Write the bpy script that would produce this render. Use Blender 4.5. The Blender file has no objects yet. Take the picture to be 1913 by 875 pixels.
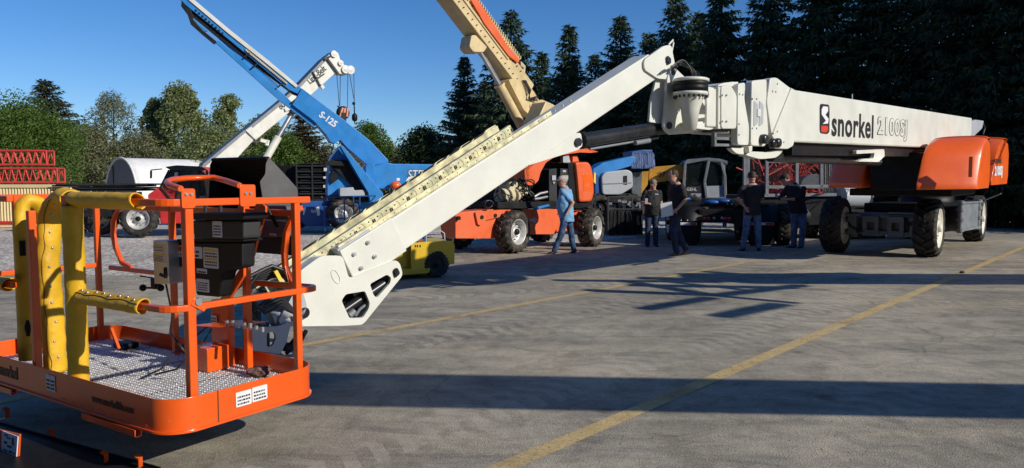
import bpy, bmesh, math, random
from mathutils import Vector, Matrix, Euler
V = Vector
sc = bpy.context.scene
COL = sc.collection
R = math.radians
random.seed(7)

# ------------------------------------------------------------------ camera, sky, sun, exposure
FPX, CX, CY, CAMH, PITCH = 1400.0, 956.5, 437.5, 1.65, R(3.98)
cam_d = bpy.data.cameras.new('camera'); cam = bpy.data.objects.new('camera', cam_d); COL.objects.link(cam)
cam.location = (0, 0, CAMH); cam.rotation_euler = (math.pi/2 - PITCH, 0, 0)
cam_d.sensor_width = 36.0; cam_d.lens = 36.0*FPX/1913.0
cam_d.clip_start = 0.05; cam_d.clip_end = 2000
sc.camera = cam
SUN_AZ, SUN_EL = R(-30.5), R(26.5)       # direction towards the sun, azimuth measured from +X
sunv = V((math.cos(SUN_EL)*math.cos(SUN_AZ), math.cos(SUN_EL)*math.sin(SUN_AZ), math.sin(SUN_EL)))
w = bpy.data.worlds.new('World'); sc.world = w; w.use_nodes = True
nt = w.node_tree; nt.nodes.clear()
sky = nt.nodes.new('ShaderNodeTexSky'); sky.sky_type = 'NISHITA'; sky.sun_disc = False
sky.sun_elevation = SUN_EL; sky.sun_rotation = math.atan2(sunv.x, sunv.y)
sky.altitude = 900; sky.air_density = 1.0; sky.dust_density = 0.0; sky.ozone_density = 3.2
bg = nt.nodes.new('ShaderNodeBackground'); bg.inputs['Strength'].default_value = 0.088
wo = nt.nodes.new('ShaderNodeOutputWorld')
hsv = nt.nodes.new('ShaderNodeHueSaturation'); hsv.inputs['Saturation'].default_value = 1.25
tint = nt.nodes.new('ShaderNodeMix'); tint.data_type = 'RGBA'; tint.blend_type = 'MULTIPLY'; tint.inputs['Factor'].default_value = 1; tint.inputs[7].default_value = (.86, .97, 1.18, 1)
nt.links.new(sky.outputs[0], hsv.inputs['Color']); nt.links.new(hsv.outputs[0], tint.inputs[6]); nt.links.new(tint.outputs[2], bg.inputs[0]); nt.links.new(bg.outputs[0], wo.inputs[0])
sd = bpy.data.lights.new('sun', 'SUN'); sd.energy = 4.4; sd.angle = R(0.5); sd.color = (1.0, 0.93, 0.82)
so = bpy.data.objects.new('sun', sd); COL.objects.link(so)
so.rotation_euler = (-sunv).to_track_quat('-Z', 'Y').to_euler(); so.location = (20, -10, 20)
sc.view_settings.view_transform = 'Standard'; sc.view_settings.look = 'None'
sc.view_settings.exposure = 0.05; sc.view_settings.gamma = 1.0; sc.view_settings.use_curve_mapping = False
sc.render.engine = 'CYCLES'

# ------------------------------------------------------------------ pixel rays and frames (used for laying things out at real distances)
FW = V((0, math.cos(PITCH), -math.sin(PITCH))); UPV = V((0, math.sin(PITCH), math.cos(PITCH))); CAM = V((0, 0, CAMH))
def ray(px, py): return V((1, 0, 0))*((px-CX)/FPX) + UPV*((CY-py)/FPX) + FW
def G(px, py, z=0.0):
    d = ray(px, py); return CAM + d*((z-CAMH)/d.z)
def P(px, py, Y):
    d = ray(px, py); return CAM + d*(Y/d.y)
class Fr:
    """local frame: x along, y away, z up"""
    def __init__(s, o, xd, zd=(0, 0, 1)):
        x = V(xd).normalized(); z = V(zd); y = z.cross(x).normalized(); z = x.cross(y).normalized()
        s.M = Matrix(((x.x, y.x, z.x, o[0]), (x.y, y.y, z.y, o[1]), (x.z, y.z, z.z, o[2]), (0, 0, 0, 1)))
        s.I = s.M.inverted()
    def px(s, px, py, y=0.0):
        o = s.I @ CAM; d = s.I.to_3x3() @ ray(px, py); t = (y-o.y)/d.y; return o + d*t
    def w(s, x, y, z): return s.M @ V((x, y, z))
    def l(s, p): return s.I @ V(p)
ID = Fr((0, 0, 0), (1, 0, 0))

class MB:
    def __init__(s, f=ID): s.v = []; s.f = []; s.fr = f; s.sm = []
    def at(s, f): s.fr = f; return s
    def add(s, vs, fs, smooth=False):
        b = len(s.v); M = s.fr.M
        s.v += [M @ V(p) for p in vs]
        for q in fs: s.f.append([b+i for i in q]); s.sm.append(smooth)
        return s
    def box(s, x0, x1, y0, y1, z0, z1):
        x0, x1 = sorted((x0, x1)); y0, y1 = sorted((y0, y1)); z0, z1 = sorted((z0, z1))
        vs = [(x, y, z) for z in (z0, z1) for (x, y) in ((x0, y0), (x1, y0), (x1, y1), (x0, y1))]
        return s.add(vs, [(3, 2, 1, 0), (4, 5, 6, 7), (0, 1, 5, 4), (1, 2, 6, 5), (2, 3, 7, 6), (3, 0, 4, 7)])
    def prism(s, pts, y0, y1, ax='y', smooth=False):
        """pts = (x,z) pairs extruded along local y; ax='z': (x,y) pairs along z; ax='x': (y,z) pairs along x"""
        y0, y1 = sorted((y0, y1))
        pts = [(p[0], p[-1]) for p in pts]
        a = sum(pts[i-1][0]*pts[i][1]-pts[i][0]*pts[i-1][1] for i in range(len(pts)))
        if ax == 'y': mk = lambda p, t: (p[0], t, p[1]); flip = a < 0
        elif ax == 'z': mk = lambda p, t: (p[0], p[1], t); flip = a > 0
        else: mk = lambda p, t: (t, p[0], p[1]); flip = a > 0
        n = len(pts); vs = [mk(p, y0) for p in pts] + [mk(p, y1) for p in pts]
        F0 = list(range(n)); F1 = [i+n for i in range(n)][::-1]
        b0 = len(s.f)
        fs = [F0, F1] + [((i+1) % n, i, i+n, (i+1) % n+n) for i in range(n)]
        if flip: fs = [f[::-1] for f in fs]
        s.add(vs, fs)
        if smooth:
            for i in range(b0+2, len(s.f)): s.sm[i] = True
        return s
    def ppx(s, pix, y0, y1):
        return s.prism([tuple(s.fr.px(a, b, y0))[::2] for a, b in pix], y0, y1)
    def tube(s, pts, r, n=8, closed=False, rs=None, sm=True):
        pts = [V(p) for p in pts]; m = len(pts); rings = []
        prev = None
        for i, p in enumerate(pts):
            if closed: d = (pts[(i+1) % m]-pts[i-1])
            else: d = (pts[min(i+1, m-1)]-pts[max(i-1, 0)])
            d.normalize()
            if prev is None: u = d.orthogonal().normalized()
            else:
                u = prev - d*prev.dot(d)
                u = u.normalized() if u.length > 1e-6 else d.orthogonal().normalized()
            prev = u; q = d.cross(u); rr = rs[i] if rs else r
            rings.append([p + (u*math.cos(2*math.pi*k/n) + q*math.sin(2*math.pi*k/n))*rr for k in range(n)])
        vs = [x for rg in rings for x in rg]; fs = []
        for i in range(m if closed else m-1):
            a = i*n; b = ((i+1) % m)*n
            for k in range(n): fs.append((a+k, a+(k+1) % n, b+(k+1) % n, b+k))
        s.add(vs, fs, sm)
        if not closed: s.add(rings[0], [list(range(n))[::-1]]); s.add(rings[-1], [list(range(n))])
        return s
    def cyl(s, a, b, r, n=16, r2=None): return s.tube([a, b], r, n, rs=[r, r if r2 is None else r2])
    def bar(s, a, b, wd, ht=None, up=(0, 0, 1)):
        """rectangular bar from a to b"""
        a, b = V(a), V(b); ht = ht or wd; d = (b-a).normalized(); u = V(up)
        if abs(d.dot(u)) > .98: u = V((1, 0, 0))
        x = d.cross(u).normalized(); z = x.cross(d)
        c = [(-1, -1), (1, -1), (1, 1), (-1, 1)]
        vs = [p + x*(i*wd/2) + z*(j*ht/2) for p in (a, b) for i, j in c]
        return s.add(vs, [(3, 2, 1, 0), (4, 5, 6, 7), (0, 1, 5, 4), (1, 2, 6, 5), (2, 3, 7, 6), (3, 0, 4, 7)][::1])
    def lathe(s, prof, c=(0, 0, 0), ax='y', n=32, cap=True):
        """prof = (r,h) list"""
        m = len(prof); vs = []
        for r, h in prof:
            for k in range(n):
                a = 2*math.pi*k/n; p = (r*math.cos(a), h, r*math.sin(a))
                if ax == 'z': p = (r*math.cos(a), r*math.sin(a), h)
                if ax == 'x': p = (h, r*math.cos(a), r*math.sin(a))
                vs.append((p[0]+c[0], p[1]+c[1], p[2]+c[2]))
        fs = []
        for i in range(m-1):
            for k in range(n): fs.append((i*n+k, i*n+(k+1) % n, (i+1)*n+(k+1) % n, (i+1)*n+k))
        s.add(vs, fs, True)
        if cap: s.add(vs[:n], [list(range(n))]); s.add(vs[-n:], [list(range(n))[::-1]])
        return s
    def ball(s, c, r, n=12, sc_=(1, 1, 1)):
        prof = [(max(1e-4, r*math.sin(math.pi*i/n)), -r*math.cos(math.pi*i/n)) for i in range(n+1)]
        vs = []
        for rr, h in prof:
            for k in range(n): a = 2*math.pi*k/n; vs.append((c[0]+rr*math.cos(a)*sc_[0], c[1]+rr*math.sin(a)*sc_[1], c[2]+h*sc_[2]))
        fs = [(i*n+k, i*n+(k+1) % n, (i+1)*n+(k+1) % n, (i+1)*n+k) for i in range(n) for k in range(n)]
        return s.add(vs, fs, True)
    def mesh(s, name, mat, fix=True):
        me = bpy.data.meshes.new(name); me.from_pydata([tuple(p) for p in s.v], [], s.f)
        me.polygons.foreach_set('use_smooth', s.sm)
        if fix:
            bm = bmesh.new(); bm.from_mesh(me); bmesh.ops.recalc_face_normals(bm, faces=bm.faces); bm.to_mesh(me); bm.free()
        if mat: me.materials.append(mat)
        me.update(); return me
    def build(s, name, mat, parent=None, bevel=0, label=None, fix=True):
        o = bpy.data.objects.new(name, s.mesh(name, mat, fix)); COL.objects.link(o)
        attach(o, parent)
        if bevel:
            m = o.modifiers.new('bevel', 'BEVEL'); m.width = bevel; m.segments = 2; m.limit_method = 'ANGLE'; m.angle_limit = R(40)
            m.harden_normals = False
        if label: o['label'] = label
        return o
def attach(o, parent):
    if parent is None: return
    o.parent = parent
    if parent.parent is None: o.matrix_parent_inverse = parent.matrix_basis.inverted()
    elif not parent.get('_id', True): pass
def tag(o, label, cat, group=None, kind=None):
    if label: o['label'] = label
    if cat: o['category'] = cat
    if group: o['group'] = group
    if kind: o['kind'] = kind
    return o
def thing(name, loc, label, cat, group=None):
    o = bpy.data.objects.new(name, None); COL.objects.link(o); o.location = loc; o.empty_display_size = .3
    o.matrix_basis = Matrix.Translation(V(loc))
    return tag(o, label, cat, group)
def copy_tree(o, parent=None):
    c = o.copy(); COL.objects.link(c)
    if parent is not None: c.parent = parent
    for ch in [x for x in COL.objects if x.parent == o]: copy_tree(ch, c)
    return c
def recentre(o):
    """put a single-mesh thing's origin at the centre of its base"""
    me = o.data; xs = [v.co for v in me.vertices]
    c = V(((min(v.x for v in xs)+max(v.x for v in xs))/2, (min(v.y for v in xs)+max(v.y for v in xs))/2, min(v.z for v in xs)))
    me.transform(Matrix.Translation(-c)); o.location = c; return o

# flat outlines with holes, and lettering, through curve fill
def curve_mesh(name, outer, holes, depth, mat, M, parent):
    cu = bpy.data.curves.new(name, 'CURVE'); cu.dimensions = '2D'; cu.fill_mode = 'BOTH'; cu.extrude = depth/2; cu.bevel_depth = 0
    for loop in [outer]+holes:
        sp = cu.splines.new('POLY'); sp.points.add(len(loop)-1); sp.use_cyclic_u = True
        for i, (x, y) in enumerate(loop): sp.points[i].co = (x, y, 0, 1)
    t = bpy.data.objects.new('t', cu); me = bpy.data.meshes.new_from_object(t); bpy.data.objects.remove(t); bpy.data.curves.remove(cu)
    me.transform(M); me.materials.clear(); me.materials.append(mat); me.name = name
    o = bpy.data.objects.new(name, me); COL.objects.link(o); attach(o, parent); return o
def rnd(pts, r=.25, n=4):
    """round the corners of a polygon; r = fraction of edge or length"""
    out = []; m = len(pts)
    for i in range(m):
        p = V(pts[i]); a = V(pts[i-1])-p; b = V(pts[(i+1) % m])-p
        k = min(r, a.length*.49, b.length*.49); s_ = p+a.normalized()*k; e = p+b.normalized()*k
        for j in range(n+1):
            t = j/n; out.append(tuple(s_*(1-t)**2 + p*2*t*(1-t) + e*t*t))
    return out
def plate(name, fr, outer, holes, y0, th, mat, parent, px=True, round_=0, hround=0):
    """vertical plate in frame fr at local y=y0, thickness th away"""
    if px:
        c = lambda L: [tuple(fr.px(a, b, y0))[::2] for a, b in L]
        outer = c(outer); holes = [c(h) for h in holes]
    if round_: outer = rnd(outer, round_)
    if hround: holes = [rnd(h, hround) for h in holes]
    M = fr.M @ Matrix.Translation((0, y0+th/2, 0)) @ Matrix.Rotation(math.pi/2, 4, 'X')
    return curve_mesh(name, outer, holes, th, mat, M, parent)
def text_mesh(name, s, size, mat, fr, x, y, z, parent, offset=0.0, sx=1.0, shear=0.0, depth=.002, rot=0.0, spacing=1.0, align='LEFT'):
    """lettering standing on the local x-z plane of fr, facing -y"""
    cu = bpy.data.curves.new(name, 'FONT'); cu.body = s; cu.size = size; cu.extrude = depth/2; cu.offset = offset; cu.shear = shear
    cu.space_character = spacing; cu.align_x = align; cu.resolution_u = 3
    t = bpy.data.objects.new('t', cu); COL.objects.link(t); bpy.context.view_layer.update()
    dg = bpy.context.evaluated_depsgraph_get(); me = bpy.data.meshes.new_from_object(t.evaluated_get(dg)); bpy.data.objects.remove(t); bpy.data.curves.remove(cu)
    me.transform(fr.M @ Matrix.Translation((x, y, z)) @ Matrix.Rotation(rot, 4, 'Y') @ Matrix.Rotation(math.pi/2, 4, 'X') @ Matrix.Diagonal((sx, 1, 1, 1)))
    me.materials.clear(); me.materials.append(mat); me.name = name
    o = bpy.data.objects.new(name, me); COL.objects.link(o); attach(o, parent); return o

# ------------------------------------------------------------------ materials
def mat(name, col, rough=.5, metal=0, var=.06, scale=3.0, bump=0.0, bscale=60, spec=.5, coat=0, dirt=None, dirt_amt=.35, dscale=1.7, emit=None, alpha=None, trans=0):
    m = bpy.data.materials.new(name); m.use_nodes = True; t = m.node_tree; n = t.nodes; L = t.links
    b = n['Principled BSDF']; b.inputs['Roughness'].default_value = rough; b.inputs['Metallic'].default_value = metal
    b.inputs['Specular IOR Level'].default_value = spec; b.inputs['Coat Weight'].default_value = coat; b.inputs['Coat Roughness'].default_value = .12
    b.inputs['Transmission Weight'].default_value = trans
    tc = n.new('ShaderNodeTexCoord'); no = n.new('ShaderNodeTexNoise'); no.inputs['Scale'].default_value = scale; no.inputs['Detail'].default_value = 6
    L.new(tc.outputs['Object'], no.inputs['Vector'])
    mr = n.new('ShaderNodeMapRange'); mr.inputs['From Min'].default_value = .3; mr.inputs['From Max'].default_value = .7
    mr.inputs['To Min'].default_value = 1-var*2.2; mr.inputs['To Max'].default_value = 1+var
    L.new(no.outputs['Fac'], mr.inputs['Value'])
    mx = n.new('ShaderNodeMix'); mx.data_type = 'RGBA'; mx.blend_type = 'MULTIPLY'; mx.inputs['Factor'].default_value = 1
    mx.inputs[6].default_value = (*col, 1); L.new(mr.outputs[0], mx.inputs[7]); out = mx.outputs[2]
    if dirt:
        n2 = n.new('ShaderNodeTexNoise'); n2.inputs['Scale'].default_value = dscale; n2.inputs['Detail'].default_value = 9; n2.inputs['Roughness'].default_value = .68
        L.new(tc.outputs['Object'], n2.inputs['Vector'])
        m2 = n.new('ShaderNodeMapRange'); m2.inputs['From Min'].default_value = .48; m2.inputs['From Max'].default_value = .75; m2.inputs['To Max'].default_value = dirt_amt
        L.new(n2.outputs['Fac'], m2.inputs['Value'])
        m3 = n.new('ShaderNodeMix'); m3.data_type = 'RGBA'; L.new(m2.outputs[0], m3.inputs['Factor']); L.new(out, m3.inputs[6]); m3.inputs[7].default_value = (*dirt, 1)
        out = m3.outputs[2]
    L.new(out, b.inputs['Base Color'])
    r2 = n.new('ShaderNodeMapRange'); r2.inputs['To Min'].default_value = max(0, rough-.1); r2.inputs['To Max'].default_value = min(1, rough+.12)
    L.new(no.outputs['Fac'], r2.inputs['Value']); L.new(r2.outputs[0], b.inputs['Roughness'])
    if bump:
        n3 = n.new('ShaderNodeTexNoise'); n3.inputs['Scale'].default_value = bscale; n3.inputs['Detail'].default_value = 4
        L.new(tc.outputs['Object'], n3.inputs['Vector'])
        bp = n.new('ShaderNodeBump'); bp.inputs['Strength'].default_value = bump; bp.inputs['Distance'].default_value = .01
        L.new(n3.outputs['Fac'], bp.inputs['Height']); L.new(bp.outputs[0], b.inputs['Normal'])
    if emit: b.inputs['Emission Color'].default_value = (*emit, 1); b.inputs['Emission Strength'].default_value = 1
    if alpha is not None: b.inputs['Alpha'].default_value = alpha
    return m
OR_ = (.82, .105, .006)
M = dict(
 orange=mat('orange_paint', OR_, .32, var=.05, bump=.05, bscale=140, coat=.3, dirt=(.25, .09, .03), dirt_amt=.25, dscale=4),
 hood=mat('orange_hood', (.88, .125, .008), .34, var=.04, bump=.06, bscale=60, coat=.4, dirt=(.35, .14, .05), dirt_amt=.12),
 jorange=mat('faded_orange', (.80, .13, .03), .5, var=.10, bump=.1, dirt=(.28, .13, .08), dirt_amt=.6, dscale=3),
 white=mat('cream_white_paint', (.68, .685, .61), .42, var=.035, bump=.10, bscale=30, coat=.15, dirt=(.45, .43, .35), dirt_amt=.18, dscale=2.6),
 grey=mat('grey_machine_paint', (.20, .22, .24), .45, var=.12, bump=.1, dirt=(.12, .10, .08), dirt_amt=.5, dscale=5),
 dgrey=mat('dark_grey_plastic', (.030, .032, .034), .5, var=.15, bump=.1, spec=.35, dirt=(.08, .078, .075), dirt_amt=.25, dscale=6),
 lid=mat('weathered_plastic', (.10, .10, .10), .6, var=.12, bump=.15, bscale=200, dirt=(.2, .19, .18), dirt_amt=.3, dscale=7),
 black=mat('black_paint', (.009, .009, .010), .5, var=.2, bump=.05, spec=.25, dirt=(.035, .034, .033), dirt_amt=.25, dscale=6),
 steel=mat('black_cylinder_steel', (.03, .032, .035), .28, .3, var=.2, dirt=(.1, .1, .1), dirt_amt=.3, dscale=9),
 chrome=mat('chrome_rod', (.75, .76, .78), .12, 1, var=.05),
 rubber=mat('tyre_rubber', (.022, .021, .020), .78, var=.2, bump=.3, bscale=60, dirt=(.17, .14, .10), dirt_amt=.45, dscale=6),
 brubber=mat('dusty_tyre_rubber', (.03, .028, .025), .85, var=.2, bump=.3, bscale=60, dirt=(.30, .24, .16), dirt_amt=.75, dscale=5),
 hose=mat('black_hose', (.015, .015, .016), .4, var=.1),
 yellow=mat('yellow_vinyl', (.74, .43, .015), .5, var=.10, bump=1.0, bscale=11, dirt=(.35, .22, .03), dirt_amt=.5, dscale=8),
 olive=mat('vinyl_lining', (.12, .09, .03), .7, var=.1),
 floor=mat('galvanised_tread', (.74, .74, .72), .42, .15, var=.15, scale=20, bump=.5, bscale=180),
 zinc=mat('zinc_chromate_track', (.74, .68, .42), .42, .15, var=.25, scale=9, bump=.1, dirt=(.45, .60, .42), dirt_amt=.5, dscale=7),
 alu=mat('brushed_aluminium', (.55, .55, .54), .35, .8, var=.1),
 silver=mat('silver_rim', (.60, .60, .58), .42, .25, var=.12, dirt=(.25, .22, .18), dirt_amt=.6, dscale=9),
 crimw=mat('cream_rim', (.70, .68, .58), .5, var=.06, dirt=(.38, .33, .24), dirt_amt=.5, dscale=7),
 decal=mat('white_decal', (.72, .73, .74), .5, var=.02),
 ink=mat('black_ink', (.012, .012, .012), .5, var=0),
 redink=mat('red_ink', (.6, .04, .02), .5, var=0),
 yink=mat('yellow_ink', (.75, .55, .06), .5, var=0),
 graphite=mat('graphite_lettering', (.05, .03, .02), .5, var=0),
 cream=mat('cream_boom_paint', (.66, .52, .27), .45, var=.08, bump=.1, dirt=(.30, .22, .12), dirt_amt=.55, dscale=1.6),
 blue=mat('blue_paint', (.015, .21, .56), .4, var=.07, bump=.05, coat=.2, dirt=(.10, .22, .38), dirt_amt=.35),
 dblue=mat('dark_blue_paint', (.01, .07, .25), .4, var=.1),
 cwhite=mat('crane_white_paint', (.68, .67, .60), .42, var=.05, dirt=(.4, .37, .3), dirt_amt=.4, dscale=.9),
 greyw=mat('light_grey_hood', (.42, .45, .48), .4, var=.06, dirt=(.2, .19, .17), dirt_amt=.5, dscale=3),
 tyellow=mat('telehandler_yellow', (.72, .38, .05), .42, var=.07, dirt=(.3, .2, .08), dirt_amt=.4, dscale=2),
 cyellow=mat('cart_yellow', (.74, .47, .012), .42, var=.06, bump=.05, coat=.1, dirt=(.30, .22, .04), dirt_amt=.5, dscale=3),
 red=mat('red_paint', (.52, .02, .025), .38, var=.08, coat=.2, dirt=(.2, .03, .02), dirt_amt=.4),
 lred=mat('red_lattice_paint', (.62, .055, .045), .45, var=.1, dirt=(.30, .06, .04), dirt_amt=.5),
 contain=mat('container_cream', (.74, .60, .33), .5, var=.06, dirt=(.45, .33, .16), dirt_amt=.5, dscale=1.5),
 fabricw=mat('white_tarpaulin', (.74, .74, .72), .6, var=.04, bump=.1, bscale=4),
 fabricg=mat('grey_tarpaulin', (.22, .23, .26), .7, var=.05),
 glass=mat('dark_glass', (.02, .03, .035), .06, 0, var=.0, spec=.8, coat=.5),
 clear=mat('window_glass', (.02, .03, .03), .02, 0, var=0, alpha=.28, spec=.8),
 bark=mat('bark', (.09, .06, .04), .9, var=.3, scale=6, bump=.5, bscale=20),
 lampred=mat('red_lens', (.45, .015, .01), .2, var=.05, coat=.5),
 rust=mat('rusty_steel', (.20, .09, .05), .8, var=.3, scale=8, bump=.3),
 wood=mat('weathered_timber', (.28, .20, .13), .8, var=.3, scale=12, bump=.3),
 coil=mat('hose_cream', (.6, .52, .34), .5, var=.1),
)
def leafmat(name, cols, tr=.25, rough=.55):
    m = bpy.data.materials.new(name); m.use_nodes = True; t = m.node_tree; n = t.nodes; L = t.links; b = n['Principled BSDF']
    g = n.new('ShaderNodeNewGeometry'); cr = n.new('ShaderNodeValToRGB'); L.new(g.outputs['Random Per Island'], cr.inputs[0])
    e = cr.color_ramp.elements
    while len(e) < len(cols): e.new(.5)
    for i, c in enumerate(cols): e[i].position = i/(len(cols)-1); e[i].color = (*c, 1)
    L.new(cr.outputs[0], b.inputs['Base Color']); b.inputs['Roughness'].default_value = rough; b.inputs['Specular IOR Level'].default_value = .3
    td = n.new('ShaderNodeBsdfTranslucent'); L.new(cr.outputs[0], td.inputs[0]); ms = n.new('ShaderNodeMixShader'); ms.inputs[0].default_value = tr
    L.new(b.outputs[0], ms.inputs[1]); L.new(td.outputs[0], ms.inputs[2]); L.new(ms.outputs[0], n['Material Output'].inputs[0])
    return m

# ------------------------------------------------------------------ wheels
_w = {}
def tyre_mesh(Rr, W, style, matl, rf_=.58):
    b = MB(); h = W/2; rr = Rr*rf_
    prof = [(rr, -h*.82), (rr*1.06, -h*.92), (Rr*.80, -h*1.0), (Rr*.89, -h*.93), (Rr*.925, -h*.72), (Rr*.925, h*.72), (Rr*.89, h*.93), (Rr*.80, h*1.0), (rr*1.06, h*.92), (rr, h*.82), (rr*.97, h*.5), (rr*.97, -h*.5), (rr, -h*.82)]
    b.lathe(prof, n=48, cap=False)
    n = 22 if style == 'block' else 18
    for k in range(n):
        for sgn in (-1, 1):
            a0 = 2*math.pi*(k + (0 if sgn < 0 else .5))/n
            # chevron lug: three stations from the shoulder to past the centre line
            st = [(h*1.01, .86, -.11), (h*.80, .985, -.07), (h*.42, 1.0, .05), (-h*.06, 1.0, .17)] if style == 'lug' else [(h*1.0, .88, 0), (h*.84, .985, 0), (h*.45, 1.0, .05), (h*.05, 1.0, .12)]
            wd = .105 if style == 'lug' else .10
            vs = []
            for (yy, rf, da) in st:
                for (dr, dd) in ((-.10, -1), (0, -.8), (0, .8), (-.10, 1)):
                    a = a0+da+dd*wd*.6*(1 if rf > .9 else 1.1); r_ = Rr*(rf+dr*(1 if rf > .9 else .6)); vs.append((r_*math.cos(a), sgn*yy, r_*math.sin(a)))
            fs = []
            for i in range(3):
                for j in range(3): fs.append((i*4+j, i*4+j+1, (i+1)*4+j+1, (i+1)*4+j))
            fs += [(0, 3, 2, 1), (12, 13, 14, 15)]
            b.add(vs, fs)
    return b.mesh('tyre', matl)
def rim_mesh(Rr, W, matl, deep=.35, rf_=.58):
    b = MB(); h = W/2; rr = Rr*rf_
    # outer side is local -y
    b.lathe([(rr*1.03, -h*.90), (rr*1.03, -h*.84), (rr*.93, -h*.80), (rr*.88, -h*(1-deep*1.4)), (rr*.80, -h*(1-deep*1.7)), (rr*.45, -h*(1-deep*1.9)), (rr*.40, -h*(1-deep*1.2)), (rr*.36, -h*(1-deep)), (rr*.0001, -h*(1-deep))], n=32, cap=False)
    b.lathe([(rr*1.03, -h*.90), (rr*.96, -h*.90), (rr*.93, -h*.80)], n=32, cap=False)
    b.lathe([(rr*1.03, h*.86), (rr*.90, h*.8), (rr*.88, h*.2), (rr*.0001, h*.2)], n=32, cap=False)
    return b.mesh('rim', matl)
def hub_mesh(Rr, W, matl, deep=.35):
    b = MB(); h = W/2; rr = Rr*.58; yb = -h*(1-deep)
    b.lathe([(rr*.24, yb), (rr*.24, yb-.05), (rr*.18, yb-.07), (.0001, yb-.07)], n=16, cap=False)
    for k in range(10):
        a = 2*math.pi*k/10; b.cyl((rr*.62*math.cos(a), -h*(1-deep*1.75), rr*.62*math.sin(a)), (rr*.62*math.cos(a), -h*(1-deep*1.75)-.035, rr*.62*math.sin(a)), rr*.045, 6)
    return b.mesh('hub', matl)
def wheel(root, c, axis, Rr, W, style='lug', tm='rubber', rm='silver', hm='black', deep=.35, lean=0, name='wheel', rf_=.58):
    """axis = outward horizontal direction of the visible rim side"""
    key = (round(Rr, 3), round(W, 3), style, tm, rm, hm, deep, rf_)
    if key not in _w: _w[key] = (tyre_mesh(Rr, W, style, M[tm], rf_), rim_mesh(Rr, W, M[rm], deep, rf_), hub_mesh(Rr, W, M[hm], deep))
    y = -V(axis).normalized(); z = V((0, 0, 1)); x = y.cross(z).normalized()
    Mx = Matrix(((x.x, y.x, 0, c[0]), (x.y, y.y, 0, c[1]), (0, 0, 1, c[2]), (0, 0, 0, 1))) @ Matrix.Rotation(random.random()*.3, 4, 'Y')
    o = bpy.data.objects.new(name, _w[key][0]); COL.objects.link(o); o.parent = root; o.matrix_parent_inverse = root.matrix_basis.inverted(); o.matrix_basis = Mx
    for nm, me in (('rim', _w[key][1]), ('hub', _w[key][2])):
        r_ = bpy.data.objects.new(nm, me); COL.objects.link(r_); r_.parent = o
    return o
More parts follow.
